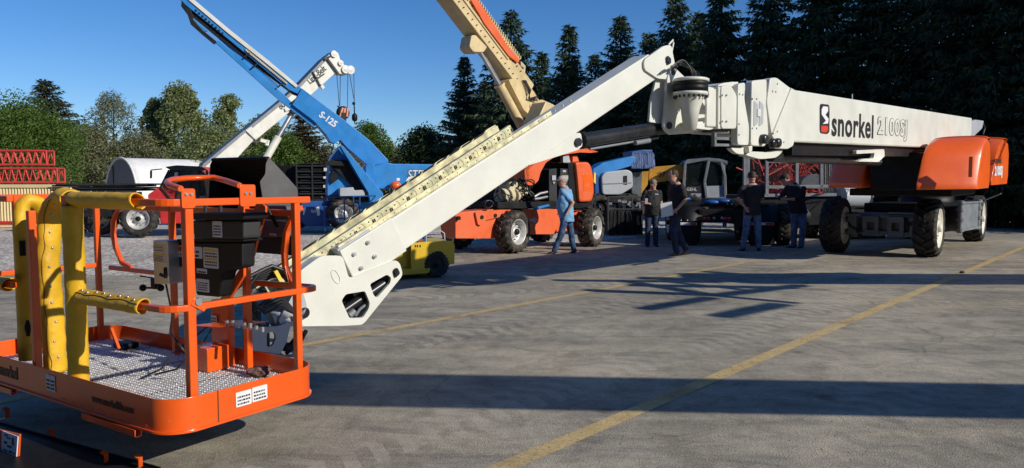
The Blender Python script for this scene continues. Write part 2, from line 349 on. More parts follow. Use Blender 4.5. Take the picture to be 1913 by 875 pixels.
# ------------------------------------------------------------------ the ground
def ground_mat(name, kind):
    m = bpy.data.materials.new(name); m.use_nodes = True; t = m.node_tree; n = t.nodes; L = t.links; b = n['Principled BSDF']
    tc = n.new('ShaderNodeTexCoord')
    def noise(sc_, det=6, ro=.6, vec=None, dist=0):
        x = n.new('ShaderNodeTexNoise'); x.inputs['Scale'].default_value = sc_; x.inputs['Detail'].default_value = det; x.inputs['Roughness'].default_value = ro; x.inputs['Distortion'].default_value = dist
        L.new(vec or tc.outputs['Object'], x.inputs['Vector']); return x.outputs['Fac']
    def ramp(v, *st):
        x = n.new('ShaderNodeValToRGB'); e = x.color_ramp.elements
        while len(e) < len(st): e.new(.5)
        for i, (p, c) in enumerate(st): e[i].position = p; e[i].color = (*c, 1) if len(c) == 3 else c
        L.new(v, x.inputs[0]); return x.outputs[0]
    def mixc(f, a, c, bt='MIX'):
        x = n.new('ShaderNodeMix'); x.data_type = 'RGBA'; x.blend_type = bt
        if isinstance(f, (int, float)): x.inputs['Factor'].default_value = f
        else: L.new(f, x.inputs['Factor'])
        for s_, k in ((a, 6), (c, 7)):
            if isinstance(s_, tuple): x.inputs[k].default_value = (*s_, 1)
            else: L.new(s_, x.inputs[k])
        return x.outputs[2]
    g = lambda v: (v, v, v)
    if kind == 'asphalt':
        base = ramp(noise(.35, 5, .6), (.30, (.095, .094, .090)), (.5, (.150, .147, .138)), (.70, (.22, .212, .195)))
        # wheel-worn streaks and arcs, stretched along the traffic direction
        mp = n.new('ShaderNodeMapping'); mp.inputs['Rotation'].default_value = (0, 0, R(20)); mp.inputs['Scale'].default_value = (.35, 1.6, 1); L.new(tc.outputs['Object'], mp.inputs[0])
        st = noise(1.1, 7, .62, mp.outputs[0], .9)
        base = mixc(ramp(st, (.40, g(0)), (.70, g(.55))), base, (.27, .255, .225))
        base = mixc(ramp(noise(1.0, 7, .7, mp.outputs[0], 1.6), (.52, g(0)), (.66, g(.65))), base, (.080, .080, .081))
        # dark stains
        base = mixc(ramp(noise(.55, 6, .68), (.58, g(0)), (.70, g(.6))), base, (.065, .064, .064))
        # dusty patches
        base = mixc(ramp(noise(.23, 8, .7), (.52, g(0)), (.70, g(.55))), base, (.34, .30, .235))
        # aggregate
        vo = n.new('ShaderNodeTexVoronoi'); vo.inputs['Scale'].default_value = 85; L.new(tc.outputs['Object'], vo.inputs['Vector'])
        ag = noise(120, 3, .7)
        base = mixc(.75, base, ramp(ag, (.30, g(.42)), (.5, g(.95)), (.70, g(1.75))), 'MULTIPLY')
        base = mixc(.5, base, ramp(noise(28, 5, .7), (.3, g(.62)), (.7, g(1.32))), 'MULTIPLY')
        base = mixc(1.0, base, (1.94, 1.80, 1.50), 'MULTIPLY')
        base = mixc(.55, base, ramp(noise(3.2, 9, .75, None, .6), (.34, g(.40)), (.5, g(1.0)), (.68, g(1.45))), 'MULTIPLY')
        # chevron tyre prints running along the lot
        def track(ang, off, wd, per, amt):
            global_ = None
            mp2 = n.new('ShaderNodeMapping'); mp2.inputs['Rotation'].default_value = (0, 0, ang); L.new(tc.outputs['Object'], mp2.inputs[0])
            sp = n.new('ShaderNodeSeparateXYZ'); L.new(mp2.outputs[0], sp.inputs[0])
            def mth(op, a_, b_=None, c_=None):
                q = n.new('ShaderNodeMath'); q.operation = op
                for i_, v_ in enumerate((a_, b_, c_)):
                    if v_ is None: continue
                    if isinstance(v_, (int, float)): q.inputs[i_].default_value = v_
                    else: L.new(v_, q.inputs[i_])
                return q.outputs[0]
            dy = mth('ABSOLUTE', mth('SUBTRACT', sp.outputs['Y'], off)); inside = mth('LESS_THAN', dy, wd)
            ph = mth('ADD', mth('MULTIPLY', sp.outputs['X'], 6.283/per), mth('MULTIPLY', dy, 14.0)); lug = mth('GREATER_THAN', mth('SINE', ph), .1)
            return mth('MULTIPLY', mth('MULTIPLY', inside, lug), amt)
        for ang, off, wd, per, amt, colr in ((R(-47), 3.77, .26, .21, .6, (.46, .42, .34)), (R(-47), 1.75, .26, .21, .35, (.44, .40, .33)), (R(-33), 7.9, .25, .21, .5, (.42, .38, .31)), (R(-47), 5.9, .24, .21, .6, (.13, .125, .115)), (R(-38), 4.6, .24, .22, .3, (.42, .38, .31)), (R(-38), 6.9, .24, .22, .35, (.42, .38, .31)), (R(-20), 7.6, .2, .2, .4, (.14, .135, .125)), (R(-29), 9.9, .25, .22, .5, (.15, .145, .13)), (R(-48), 1.2, .22, .2, .25, (.17, .16, .15)), (R(-52), -1.9, .22, .2, .22, (.40, .37, .31))):
            tk_ = track(ang, off, wd, per, amt); mk = mixc(1.0, ramp(noise(.45, 4, .6), (.38, g(0)), (.50, g(1))), ramp(noise(9, 6, .8), (.35, g(.3)), (.6, g(1))), 'MULTIPLY')
            fm = n.new('ShaderNodeMath'); fm.operation = 'MULTIPLY'; L.new(tk_, fm.inputs[0]); L.new(mk, fm.inputs[1]); base = mixc(fm.outputs[0], base, colr)
        vd = n.new('ShaderNodeTexVoronoi'); vd.inputs['Scale'].default_value = 1.1; L.new(tc.outputs['Object'], vd.inputs['Vector'])
        sp_ = mixc(1.0, ramp(vd.outputs['Distance'], (.05, g(1)), (.11, g(0))), ramp(noise(.5, 3, .5), (.50, g(0)), (.56, g(.8))), 'MULTIPLY')
        base = mixc(sp_, base, (.06, .058, .056))
        # cracks
        vc = n.new('ShaderNodeTexVoronoi'); vc.feature = 'DISTANCE_TO_EDGE'; vc.inputs['Scale'].default_value = .38
        nm = n.new('ShaderNodeTexNoise'); nm.inputs['Scale'].default_value = 1.2; nm.inputs['Detail'].default_value = 8; L.new(tc.outputs['Object'], nm.inputs['Vector'])
        va = n.new('ShaderNodeVectorMath'); va.operation = 'MULTIPLY_ADD'; va.inputs[1].default_value = (.8, .8, 0); L.new(nm.outputs['Color'], va.inputs[0]); L.new(tc.outputs['Object'], va.inputs[2]); L.new(va.outputs[0], vc.inputs['Vector'])
        ck = mixc(1.0, ramp(vc.outputs['Distance'], (.0, g(1)), (.006, g(0))), ramp(noise(.3, 3, .5), (.50, g(0)), (.58, g(.5))), 'MULTIPLY')
        base = mixc(ck, base, (.05, .048, .045))
        L.new(base, b.inputs['Base Color']); b.inputs['Roughness'].default_value = .82; b.inputs['Specular IOR Level'].default_value = .35
        bp = n.new('ShaderNodeBump'); bp.inputs['Strength'].default_value = .4; bp.inputs['Distance'].default_value = .006
        L.new(vo.outputs['Distance'], bp.inputs['Height']); L.new(bp.outputs[0], b.inputs['Normal'])
    elif kind == 'gravel':
        vo = n.new('ShaderNodeTexVoronoi'); vo.inputs['Scale'].default_value = 18; L.new(tc.outputs['Object'], vo.inputs['Vector'])
        base = ramp(noise(.4, 5), (.3, (.44, .39, .32)), (.7, (.62, .565, .48)))
        base = mixc(.9, base, ramp(vo.outputs['Color'], (.15, g(.35)), (.5, g(.9)), (.85, g(1.6))), 'MULTIPLY')
        base = mixc(ramp(noise(.16, 6, .7), (.56, g(0)), (.68, g(.7))), base, (.20, .16, .12))
        L.new(base, b.inputs['Base Color']); b.inputs['Roughness'].default_value = .9
        bp = n.new('ShaderNodeBump'); bp.inputs['Strength'].default_value = .45; bp.inputs['Distance'].default_value = .015
        L.new(vo.outputs['Distance'], bp.inputs['Height']); L.new(bp.outputs[0], b.inputs['Normal'])
    elif kind == 'grass':
        base = ramp(noise(.8, 8, .7), (.3, (.03, .04, .012)), (.7, (.10, .10, .04))); L.new(base, b.inputs['Base Color']); b.inputs['Roughness'].default_value = .95
    elif kind == 'paint':
        base = ramp(noise(5, 6), (.3, (.46, .33, .14)), (.7, (.62, .47, .23)))
        base = mixc(.7, base, ramp(noise(120, 3, .7), (.30, g(.55)), (.5, g(.95)), (.7, g(1.4))), 'MULTIPLY')
        L.new(base, b.inputs['Base Color']); b.inputs['Roughness'].default_value = .8
        a = ramp(noise(30, 8, .8), (.36, g(.45)), (.48, g(1))); a2 = ramp(noise(1.3, 5, .6), (.30, g(.45)), (.44, g(1)))
        L.new(mixc(1.0, a, a2, 'MULTIPLY'), b.inputs['Alpha'])
    return m
def sheet(name, pts, z, m, kind='structure', lab=None):
    me = bpy.data.meshes.new(name); me.from_pydata([(p[0], p[1], z) for p in pts], [], [list(range(len(pts)))]); me.materials.append(m)
    o = bpy.data.objects.new(name, me); COL.objects.link(o); o['kind'] = kind; return o
MG = {k: ground_mat(k, k) for k in ('asphalt', 'gravel', 'grass', 'paint')}
sheet('ground', [(-900, -900), (900, -900), (900, 900), (-900, 900)], -.02, MG['grass'])
sheet('gravel_yard', [(-70, -20), (45, -20), (45, 40), (25, 52), (-70, 60)], -.008, MG['gravel'])
edge = [G(*p) for p in ((-200, 512), (60, 512), (230, 516), (420, 528), (560, 512), (700, 492), (800, 478), (880, 470), (1000, 463), (1120, 450), (1200, 441))]
random.seed(3)
e2 = []
for i in range(len(edge)-1):
    for k in range(8):
        p = edge[i].lerp(edge[i+1], k/8); e2.append((p.x+random.uniform(-.05, .05), p.y+random.uniform(-.10, .10)))
apts = [(-60, -20), (60, -20), (60, 30), (14, 30), (4.2, 24.5)] + e2[::-1] + [(-30, e2[0][1]), (-60, e2[0][1])]
sheet('asphalt', apts, 0, MG['asphalt'])
def stripe(name, a, b, wd, n=1):
    a, b = V((a.x, a.y)), V((b.x, b.y)); d = (b-a).normalized(); q = V((-d.y, d.x))*wd/2
    return sheet(name, [a-q, a+q, b+q, b-q], .004, MG['paint'])
L1a, L1b = G(937, 875), G(1875, 478); d_ = (L1b-L1a)
stripe('painted_line', L1a-d_*.2, L1b+d_*.25, .135)
L2a, L2b = G(590, 641), G(1462, 478); d_ = (L2b-L2a)
stripe('painted_line', L2a-d_*.5, L2b+d_*.35, .125)
stripe('painted_line', G(-300, 760)-V((1, .2, 0)), G(60, 728), .12)
# ------------------------------------------------------------------ the big white and orange boom lift
lift = thing('boom_lift', (10.8, 18.2, 0), 'huge white boom lift marked snorkel with orange hoods and an orange basket in the foreground', 'boom lift')
# ---- main boom
N_, F_ = P(1460, 215, 10.6), P(1800, 249, 17.5)
BF = Fr(N_, F_-N_)
bx = lambda px, py, y=0: BF.px(px, py, y)
t0 = bx(1478, 167); b0 = bx(1484, 266); t1 = bx(1804, 230)
ZT, ZB = t0.z, b0.z
XE = bx(1815, 240).x
BW = .62
boom = MB(BF).box(t0.x-.1, XE, 0, BW, ZB, ZT).build('main_boom', M['white'], lift, bevel=.02)
# wear plate / weld seams on the side
MB(BF).box(t0.x+.05, XE-.5, -.006, .01, ZB+.02, ZB+.045).build('weld_seam', M['white'], boom)
def slab(pix, y0, y1, name='boom_section', m='white', bv=.012, par=None, round_=.05):
    pts = [tuple(BF.px(a, b, y0))[::2] for a, b in pix]
    if round_: pts = rnd(pts, round_, 3)
    return MB(BF).prism(pts, y0, y1).build(name, M[m], par or lift, bevel=bv)
def slab2(pix, ya, yb, nm, **k):
    o_ = slab(pix, ya, ya+.10, nm, **k); f_ = slab(pix, ya, ya+.10, nm, **k); f_.data.transform(Matrix.Translation(BF.M.to_3x3() @ V((0, BW-2*ya-.10, 0))))
    for v_ in f_.data.vertices:
        l_ = BF.l(v_.co)
        if l_.z < ZB+.1: l_.z = ZB+.1; v_.co = BF.w(*l_)
    return o_
c1 = slab2([(1439, 146), (1451, 145), (1476, 164), (1486, 168), (1484, 266), (1482, 273), (1472, 279), (1457, 278), (1442, 253), (1433, 194)], -.05, BW+.05, 'boom_collar')
MB(BF).bar(BF.px(1478, 166, -.06), BF.px(1444, 250, -.06), .03, .03).build('collar_rib', M['white'], c1, bevel=.006)
c2 = slab2([(1405, 151), (1433, 148), (1432, 194), (1436, 250), (1430, 274), (1403, 272), (1404, 200)], -.03, BW+.03, 'boom_collar')
c3 = slab2([(1379, 157), (1393, 154), (1391, 185), (1400, 238), (1399, 272), (1378, 271)], -.03, BW+.02, 'boom_collar')
c4 = slab2([(1348, 161), (1365, 158), (1377, 179), (1376, 241), (1348, 241)], -.02, BW, 'boom_collar')
# nested sections showing between the collars
def sec(p0, p1, ztop, zbot, y0, y1, m='white'):
    a = bx(p0, 200, y0).x; b = bx(p1, 200, y0).x; return MB(BF).box(a, b, y0, y1, zbot, ztop).build('boom_section', M[m], lift, bevel=.01)
sec(1425, 1470, ZT-.04, ZB+.03, .03, BW-.03); sec(1392, 1440, ZT-.09, ZB+.07, .07, BW-.07); sec(1366, 1400, ZT-.13, ZB+.12, .10, BW-.10, 'dgrey')
zt = bx(1345, 166).z; zb = bx(1345, 238).z
tip = MB(BF).box(bx(1325, 200).x, bx(1380, 200).x, .03, BW-.04, zb, zt).build('boom_tip', M['white'], lift, bevel=.02)
MB(BF).box(bx(1342, 200).x, bx(1347, 200).x, -.0, BW-.01, zb-.02, zt+.02).build('end_flange', M['white'], tip, bevel=.006)
slab([(1340, 160), (1352, 155), (1380, 153), (1378, 160), (1348, 166)], .05, BW-.05, 'top_cover')
# adjusters, bolts, slots
m = MB(BF)
for (a, b) in ((1352, 178), (1360, 178), (1352, 227), (1360, 227), (1384, 176), (1390, 177), (1383, 252), (1383, 232), (1408, 185), (1416, 185), (1408, 240), (1416, 240), (1443, 171), (1449, 172), (1452, 157), (1446, 245), (1452, 246), (1464, 266)):
    p = bx(a, b, -.05); m.cyl((p.x, -.056 if a > 1437 else -.036, p.z), (p.x, -.03, p.z), .013, 8)
m.build('bolt', M['grey'], lift)
m = MB(BF)
for a, b, c, d in ((1408, 188, 1415, 238), (1418, 188, 1425, 238)):
    p, q = bx(a, b, -.03), bx(c, d, -.03); m.prism(rnd([(p.x, p.z), (q.x, p.z-.05), (q.x, q.z+.05), (p.x, q.z)], .03), -.036, -.031)
m.build('access_slot', M['greyw'], c2)
p = bx(1419, 211, -.05); MB(BF).box(p.x-.05, p.x+.05, -.05, -.03, p.z-.05, p.z+.05).build('latch', M['white'], c2, bevel=.005)
m = MB(BF)
for a, b in ((1430, 260), (1446, 268), (1455, 267)): p = bx(a, b, -.09); m.lathe([(.001, -.02), (.055, -.02), (.065, 0), (.065, .05)], (p.x, -.09, p.z), n=20, cap=False)
m.build('sheave', M['steel'], c1)
# under the tip: grey guide frames, curved bracket, long ram under the boom
g = MB(BF)
for z_ in (247, 259, 271): a, b = bx(1332, z_, .1), bx(1379, z_+1, .1); g.bar(a, b, .05, .035)
for x_ in (1334, 1377): a, b = bx(x_, 245, .1), bx(x_, 274, .1); g.bar(a, b, .05)
g.build('guide_frame', M['grey'], lift, bevel=.005)
slab([(1364, 276), (1398, 276), (1404, 290), (1376, 288)], .05, .12, 'lower_bracket', round_=.08)
slab([(1392, 290), (1402, 283), (1440, 285), (1466, 279), (1452, 295), (1420, 298)], .02, .14, 'lower_bracket', round_=.12)
slab([(1399, 274), (1406, 272), (1406, 282), (1400, 287)], -.02, .1, 'lug', round_=.02)
a = bx(1478, 274, .12); b = bx(1725, 287, .12)
MB(BF).box(a.x, b.x, .1, BW-.1, a.z-.13, ZB-.01).build('ram_tray', M['black'], lift, bevel=.01)
MB(BF).cyl((a.x-.3, .3, a.z-.14), (bx(1640, 290, .3).x, .3, a.z-.22), .085, 20).build('lift_cylinder', M['steel'], lift)
slab([(1600, 281), (1652, 279), (1653, 292), (1641, 303), (1602, 302), (1612, 297), (1632, 296), (1634, 286), (1600, 288)], -.02, .04, 'ram_bracket', round_=.04)
# lettering on the boom side
ym = -.004
def boomtext(s, px0, pyb, px1, pyt, m, name, off=0, sh=0, y=-.004, spacing=1.0):
    a = bx(px0, pyb); b = bx(px1, pyb); c = bx(px0, pyt); h = (c.z-a.z)
    o = text_mesh(name, s, 1.0, M[m], ID, 0, 0, 0, None, offset=off, shear=sh, spacing=spacing)
    xs = [v.co.x for v in o.data.vertices]; zs = [v.co.z for v in o.data.vertices]
    sx = (b.x-a.x)/(max(xs)-min(xs)); sz = h/(max(zs)-min(zs))
    o.data.transform(BF.M @ Matrix.Translation((a.x, y, a.z)) @ Matrix.Diagonal((sx, 1, sz, 1)) @ Matrix.Translation((-min(xs), 0, -min(zs)))); attach(o, boom)
    return o
boomtext('snorkel', 1553, 255, 1631, 206, 'ink', 'lettering', off=.024, spacing=1.08)
boomtext('2100SJ', 1638, 262, 1694, 217, 'ink', 'lettering', off=.055, y=-.003, spacing=1.08)
boomtext('2100SJ', 1639, 261, 1693, 218, 'white', 'lettering', off=.026, y=-.0055, spacing=1.08)
pts = [tuple(bx(a, b))[::2] for a, b in ((1531, 194), (1549, 196), (1549, 247), (1545, 251), (1531, 249))]
lg = MB(BF).prism(rnd(pts, .07), -.006, .001).build('logo', M['ink'], boom)
MB(BF).prism(rnd([tuple(bx(a, b))[::2] for a, b in ((1533, 235), (1546, 236), (1546, 244), (1542, 248), (1533, 247))], .03), -.009, -.002).build('logo_mark', M['redink'], lg)
MB(BF).prism([tuple(bx(a, b))[::2] for a, b in ((1534, 205), (1537, 199), (1546, 200), (1546, 208), (1541, 215), (1547, 222), (1546, 231), (1536, 232), (1542, 226), (1534, 214))], -.009, -.002).build('logo_mark', M['decal'], lg)
MB(BF).bar(bx(1592, 176, .1), bx(1592, 188, .1), .012).build('sensor_pin', M['white'], boom)
# boom foot, yoke and hoses at the turret
slab([(1790, 236), (1822, 224), (1838, 226), (1835, 240), (1812, 262), (1796, 262)], .02, BW-.02, 'boom_foot', 'greyw')
h = MB(BF)
for k in range(6): h.tube([BF.px(1806+k*2, 236-k, .1+.07*k), BF.px(1818+k*2, 224+k, .1+.07*k), BF.px(1832+k, 226+k, .1+.07*k), BF.px(1840, 238+k, .1+.07*k), BF.px(1836, 252, .1+.07*k)], .02, 6)
h.build('hose', M['hose'], lift)
# ---- turret
i_ = BF.px(1712, 300, -.18); HX0 = i_.x
o_x = BF.px(1885, 300, -1.05).x
z355 = BF.px(1712, 355, -.18).z; z250 = BF.px(1790, 253, -.6).z
def hood(y0, y1, x0, x1, zb_, zt_, nm='turret_hood', m='hood', sweep=0):
    """rounded moulded cover: swept front, domed top"""
    pr = [(x0+.0, zb_), (x0-.02, zb_+.12), (x0+.30, zt_-.42), (x0+.55, zt_-.18), (x0+.95, zt_-.04), (x0+1.4, zt_), (x1-.5, zt_-.02), (x1-.12, zt_-.12), (x1, zt_-.35), (x1, zb_+.15), (x1-.08, zb_)]
    b = bmesh.new(); n = len(pr); st = [(y0+(y1-y0)*t_, k_) for t_, k_ in ((0, .86), (.02, .90), (.06, .94), (.12, .97), (.22, .99), (.36, 1), (.64, 1), (.78, .99), (.88, .97), (.94, .94), (.98, .90), (1, .86))]
    cx_, cz_ = (x0+x1)/2, zb_
    rings = []
    for yy, k in st:
        kx = 1-(1-k)*.45
        rings.append([b.verts.new(BF.M @ V((cx_+(x-cx_)*kx + max(0, 1-(x-x0)/2.2)*(sweep*(y1-yy) if sweep > 0 else -sweep*(yy-y0)), yy, cz_+(z-cz_)*(1-(1-k)*.45)))) for x, z in pr])
    for r0, r1 in zip(rings, rings[1:]):
        for i in range(n): b.faces.new((r0[i], r0[(i+1) % n], r1[(i+1) % n], r1[i]))
    b.faces.new(rings[0][::-1]); b.faces.new(rings[-1])
    bmesh.ops.recalc_face_normals(b, faces=b.faces)
    for f in b.faces: f.smooth = True
    me = bpy.data.meshes.new(nm); b.to_mesh(me); b.free(); me.materials.append(M[m])
    o = bpy.data.objects.new(nm, me); COL.objects.link(o); attach(o, lift)
    bv = o.modifiers.new('b', 'BEVEL'); bv.width = .07; bv.segments = 4; bv.limit_method = 'ANGLE'; bv.angle_limit = R(50)
    wn = o.modifiers.new('w', 'WEIGHTED_NORMAL'); return o
gap = BF.px(1846, 300, -1.05).x; gap2 = BF.px(1853, 300, -1.05).x
hh = hood(-1.05, -.18, HX0, gap, z355, z250, sweep=.85)
hh2 = hood(-1.05, BW+1.0, gap2, o_x, z355+.05, z250+.02)
hh['label'] = 'large orange moulded hood facing the camera beside the boom'
MB(BF).box(gap-.12, gap2+.15, -.98, -.2, z355+.03, z250-.12).build('recess_band', M['black'], lift)
k1 = BF.px(1815, 315, -1.05)
m = MB(BF)
m.box(k1.x-.0, k1.x+.10, -1.062, -1.0, k1.z-.16, k1.z+.22); m.build('hood_latch', M['jorange'], hh)
for s_, zz, sz, off in (('snorkel', 296, .20, .004), ('2100SJ', 316, .26, .012)):
    p = BF.px(1855, zz, -1.05); o = text_mesh('lettering', s_, sz, M['graphite' if s_[0] == 's' else 'decal'], BF, p.x+.1, -1.062, p.z-sz*.5, hh2, offset=off)
# far-side hood, turret deck, counterweight
q0 = BF.px(1592, 350, 1.0).x
hood(.95, 1.75, HX0+.3, HX0+2.6, z355+.02, z250-.1, sweep=-.4)
MB(BF).box(HX0+1.0, o_x-.5, -.55, BW+.8, z355-.16, z355-.01).build('turret_deck', M['black'], lift, bevel=.02)
MB(BF).box(HX0+.5, HX0+2.6, -.1, BW+.2, z355-.02, ZB-.1).build('turret_frame', M['black'], lift, bevel=.02)
MB(BF).box(HX0+2.2, o_x-.2, .015, BW-.015, ZB-.2, ZT-.02).build('boom_pivot_frame', M['dgrey'], lift, bevel=.02)
# ---- chassis
WR = .64
fr = G(1752, 481); CFd = BF.M.to_3x3() @ V((1, 0, 0)); CFd.z = 0; CFd.normalize()
CF = Fr(fr, CFd)
side = -(CF.M.to_3x3() @ V((0, 1, 0)))
fl = CF.l(G(1550, 473)); rr_ = CF.l(G(1838, 452)); print('chassis', fl, rr_, 'hood', HX0, o_x, 'XE', XE)
TR = max(2.0, min(fl.y, 2.6)); WB = max(4.8, min(rr_.x, 6.2))
wy = .20
for (xx, yy) in ((0, wy), (fl.x*.5, TR), (rr_.x, rr_.y+.25), (WB, TR+.2)):
    wheel(lift, CF.w(xx, yy, WR), (side.x+.07, side.y+.08, 0), WR, .47, 'lug', 'rubber', 'crimw', 'crimw', deep=.22, rf_=.66)
CXF = Fr(CF.w(0, TR, 0), side)        # x along the axle towards camera right, y along the machine
m = MB(CXF); A = TR-wy
m.box(.42, A-.42, -.02, .30, .44, .52); m.box(.30, A-.28, .02, .42, .82, .90)
for x0, x1 in ((.55, .95), (1.15, 1.55)):
    k = A/2.1; m.box(x0*k, x0*k+.10, -.05, .3, .40, .86); m.box(x1*k-.10, x1*k, -.05, .3, .40, .86); m.box(x0*k, x1*k, -.052, .1, .72, .86); m.box(x0*k, x1*k, -.052, .1, .40, .54)
m.box(.30, A-.25, .12, .55, .42, .84)
m.build('front_axle_beam', M['grey'], lift, bevel=.01)
m = MB(CXF)
m.prism([(.30, .2), (1.0, .15), (1.25, 1.2), (.75, 1.3)], .90, .935, ax='z'); m.prism([(1.0, .12), (A-.2, .12), (A-.35, 1.2), (1.3, 1.25)], .91, .955, ax='z')
m.build('deck_plate', M['greyw'], lift, bevel=.006)
m = MB(CXF)
for x_ in (.28, A-.28): m.box(x_-.10, x_+.10, -.12, .22, .42, .86); m.cyl((x_, .05, .36), (x_, .05, .95), .07, 12)
m.box(.08, .5, -.20, -.05, .86, .90)
m.build('steering_knuckle', M['grey'], lift, bevel=.008)
m = MB(CXF)
for k in range(5): m.tube([(A-.5+.05*k, -.06, .84), (A-.42+.03*k, -.16, .7), (A-.38, -.12, .55+.03*k), (A-.3, -.05, .45)], .016, 6)
for k in range(4): m.tube([(.14, -.02, .82-.05*k), (.28, -.18, .62), (.42+.04*k, -.1, .5)], .018, 6)
m.build('hose', M['hose'], lift)
MB(CF).box(.45, WB-.4, .45, TR-.35, .42, 1.15).build('chassis_frame', M['black'], lift, bevel=.02)
MB(CF).lathe([(.62, 1.12), (.62, 1.32), (.5, 1.32)], (WB/2, TR/2, 0), ax='z', n=32).build('slewing_ring', M['black'], lift)
p0, p1 = CF.px(1778, 420, .28), CF.px(1829, 420, .1)
m = MB(CF)
m.box(p0.x+.1, p1.x-.1, .1, .2, .5, 1.12); m.box(p0.x, p1.x, .06, .24, 1.12, 1.16)
for x_ in (p0.x+.06, p1.x-.06): m.cyl((x_, .12, .42), (x_, .12, 1.2), .06, 12); [m.cyl((x_, .12, z_), (x_, .12, z_+.07), .09, 12) for z_ in (.45, .7, .95, 1.12)]
m.box(p0.x+.1, p1.x-.1, .05, .2, .46, .52)
m.build('axle_leg', M['grey'], lift, bevel=.008)
m = MB(CF); pa, pb = CF.px(1842, 373, .3), CF.px(1870, 362, -.3); m.tube([pa, pb], .02, 6); m.build('tie_bar', M['grey'], lift)
# ---- rotator at the boom tip
XF = Fr(P(1285, 165, 8.85), BF.M.to_3x3() @ V((1, 0, 0)))
rc = P(1290, 165, 8.95)
RF = Fr(rc, (1, 0, 0))
def rz(py): return RF.px(1290, py, 0).z
rot = MB(RF)
rot.lathe([(.001, rz(147)), (.19, rz(147)), (.215, rz(149)), (.215, rz(153)), (.19, rz(154))], ax='z', n=40, cap=False)
rot.lathe([(.15, rz(172)), (.205, rz(173)), (.205, rz(178)), (.17, rz(181)), (.15, rz(181))], ax='z', n=40, cap=False)
rot.lathe([(.165, rz(180)), (.11, rz(205)), (.075, rz(244)), (.001, rz(244))], ax='z', n=24, cap=False)
rot = rot.build('rotator', M['white'], lift)
MB(RF).lathe([(.195, rz(153)), (.205, rz(155)), (.205, rz(161)), (.198, rz(162)), (.205, rz(163)), (.205, rz(171)), (.17, rz(173))], ax='z', n=40, cap=False).build('motor_ring', M['black'], rot)
m = MB(RF)
for k in range(20): a = k*math.pi/10; m.cyl((.185*math.cos(a), .185*math.sin(a), rz(178)), (.185*math.cos(a), .185*math.sin(a), rz(184)), .012, 6)
m.build('bolt', M['steel'], rot)
# arm between the rotator and the boom tip
plate('rotator_arm', BF, [(1303, 168), (1316, 161), (1342, 166), (1345, 232), (1338, 238), (1326, 243), (1300, 240), (1294, 232), (1296, 220), (1304, 214), (1330, 214), (1330, 205), (1306, 183)], [[(1302, 222), (1326, 218), (1328, 228), (1304, 232)]], .06, .04, M['white'], lift, round_=.03)
plate('rotator_arm', BF, [(1303, 168), (1316, 161), (1342, 166), (1345, 232), (1338, 238), (1326, 243), (1300, 240), (1294, 232), (1296, 220), (1304, 214), (1330, 214), (1330, 205), (1306, 183)], [[(1302, 222), (1326, 218), (1328, 228), (1304, 232)]], .38, .04, M['white'], lift, round_=.03)
slab([(1303, 176), (1310, 172), (1345, 212), (1345, 232), (1336, 230)], .06, .42, 'arm_web', round_=.02)
slab([(1296, 228), (1345, 226), (1340, 236), (1326, 241), (1300, 239)], .08, .40, 'arm_web', round_=.02)
p = BF.px(1317, 176, .06); MB(BF).cyl((p.x, .03, p.z), (p.x, .46, p.z), .05, 16).build('pin', M['steel'], lift)
# knuckle carrying the jib
C0, C1 = P(655, 498, 6.3), P(1215, 128, 8.9)
jd = (C1-C0).normalized(); jy = V((0, 0, 1)).cross(jd).normalized(); JF = Fr(C0, jd, jd.cross(jy))
KF = Fr(C1, V((jd.x, jd.y, 0)))
kn_o = [(1247, 146), (1256, 120), (1264, 130), (1281, 146), (1260, 156), (1262, 176), (1272, 205), (1279, 240), (1297, 243), (1297, 249), (1253, 252), (1243, 243), (1240, 235), (1243, 214)]
plate('knuckle', KF, kn_o, [], -.05, .035, M['white'], lift, round_=.02)
plate('knuckle', KF, kn_o, [], .26, .035, M['white'], lift, round_=.02)
kf2 = [(1226, 148), (1247, 148), (1243, 214), (1240, 232), (1213, 228), (1216, 190)]
plate('knuckle_side', KF, kf2, [], .04, .03, M['white'], lift, round_=.02)
KP = lambda a, b, y: KF.px(a, b, y)
MB(KF).prism([tuple(KP(a, b, 0))[::2] for a, b in ((1262, 172), (1276, 180), (1284, 240), (1277, 244))], -.02, .26).build('knuckle_web', M['white'], lift, bevel=.01)
m = MB(KF)
for a, b in ((1249, 235),): p = KP(a, b, -.05); m.cyl((p.x, -.075, p.z), (p.x, .33, p.z), .042, 16)
m.build('pin', M['steel'], lift)
m = MB(KF); p = KP(1226, 185, .06); p2 = KP(1226, 213, .06)
m.bar(KP(1217, 186, .05), KP(1227, 186, .05), .02); m.bar(KP(1217, 214, .05), KP(1227, 214, .05), .02)
m.build('knuckle_rung', M['grey'], lift)
# hoses looping over the knuckle
h = MB()
rsh = random.Random(31)
for k in range(7):
    d = .03*k; j_ = lambda a: rsh.uniform(-a, a)
    pts_ = [P(1256+j_(2), 128+j_(3), 8.85+d), P(1266+j_(3), 115+j_(2)+k, 8.9+d), P(1279+j_(3), 113+j_(3)+k*1.5, 8.95+d), P(1290+j_(4), 123+j_(3)+k, 8.95), P(1297+j_(4)+k*.8, 137+j_(2), 8.95), P(1294+2.4*k, 149, 8.9)]
    for _ in range(2):
        q_ = [pts_[0]]
        for a_, b_ in zip(pts_, pts_[1:]): q_ += [a_*.75+b_*.25, a_*.25+b_*.75]
        pts_ = q_+[pts_[-1]]
    h.tube(pts_, .009, 7)
h.build('hose', M['hose'], lift)
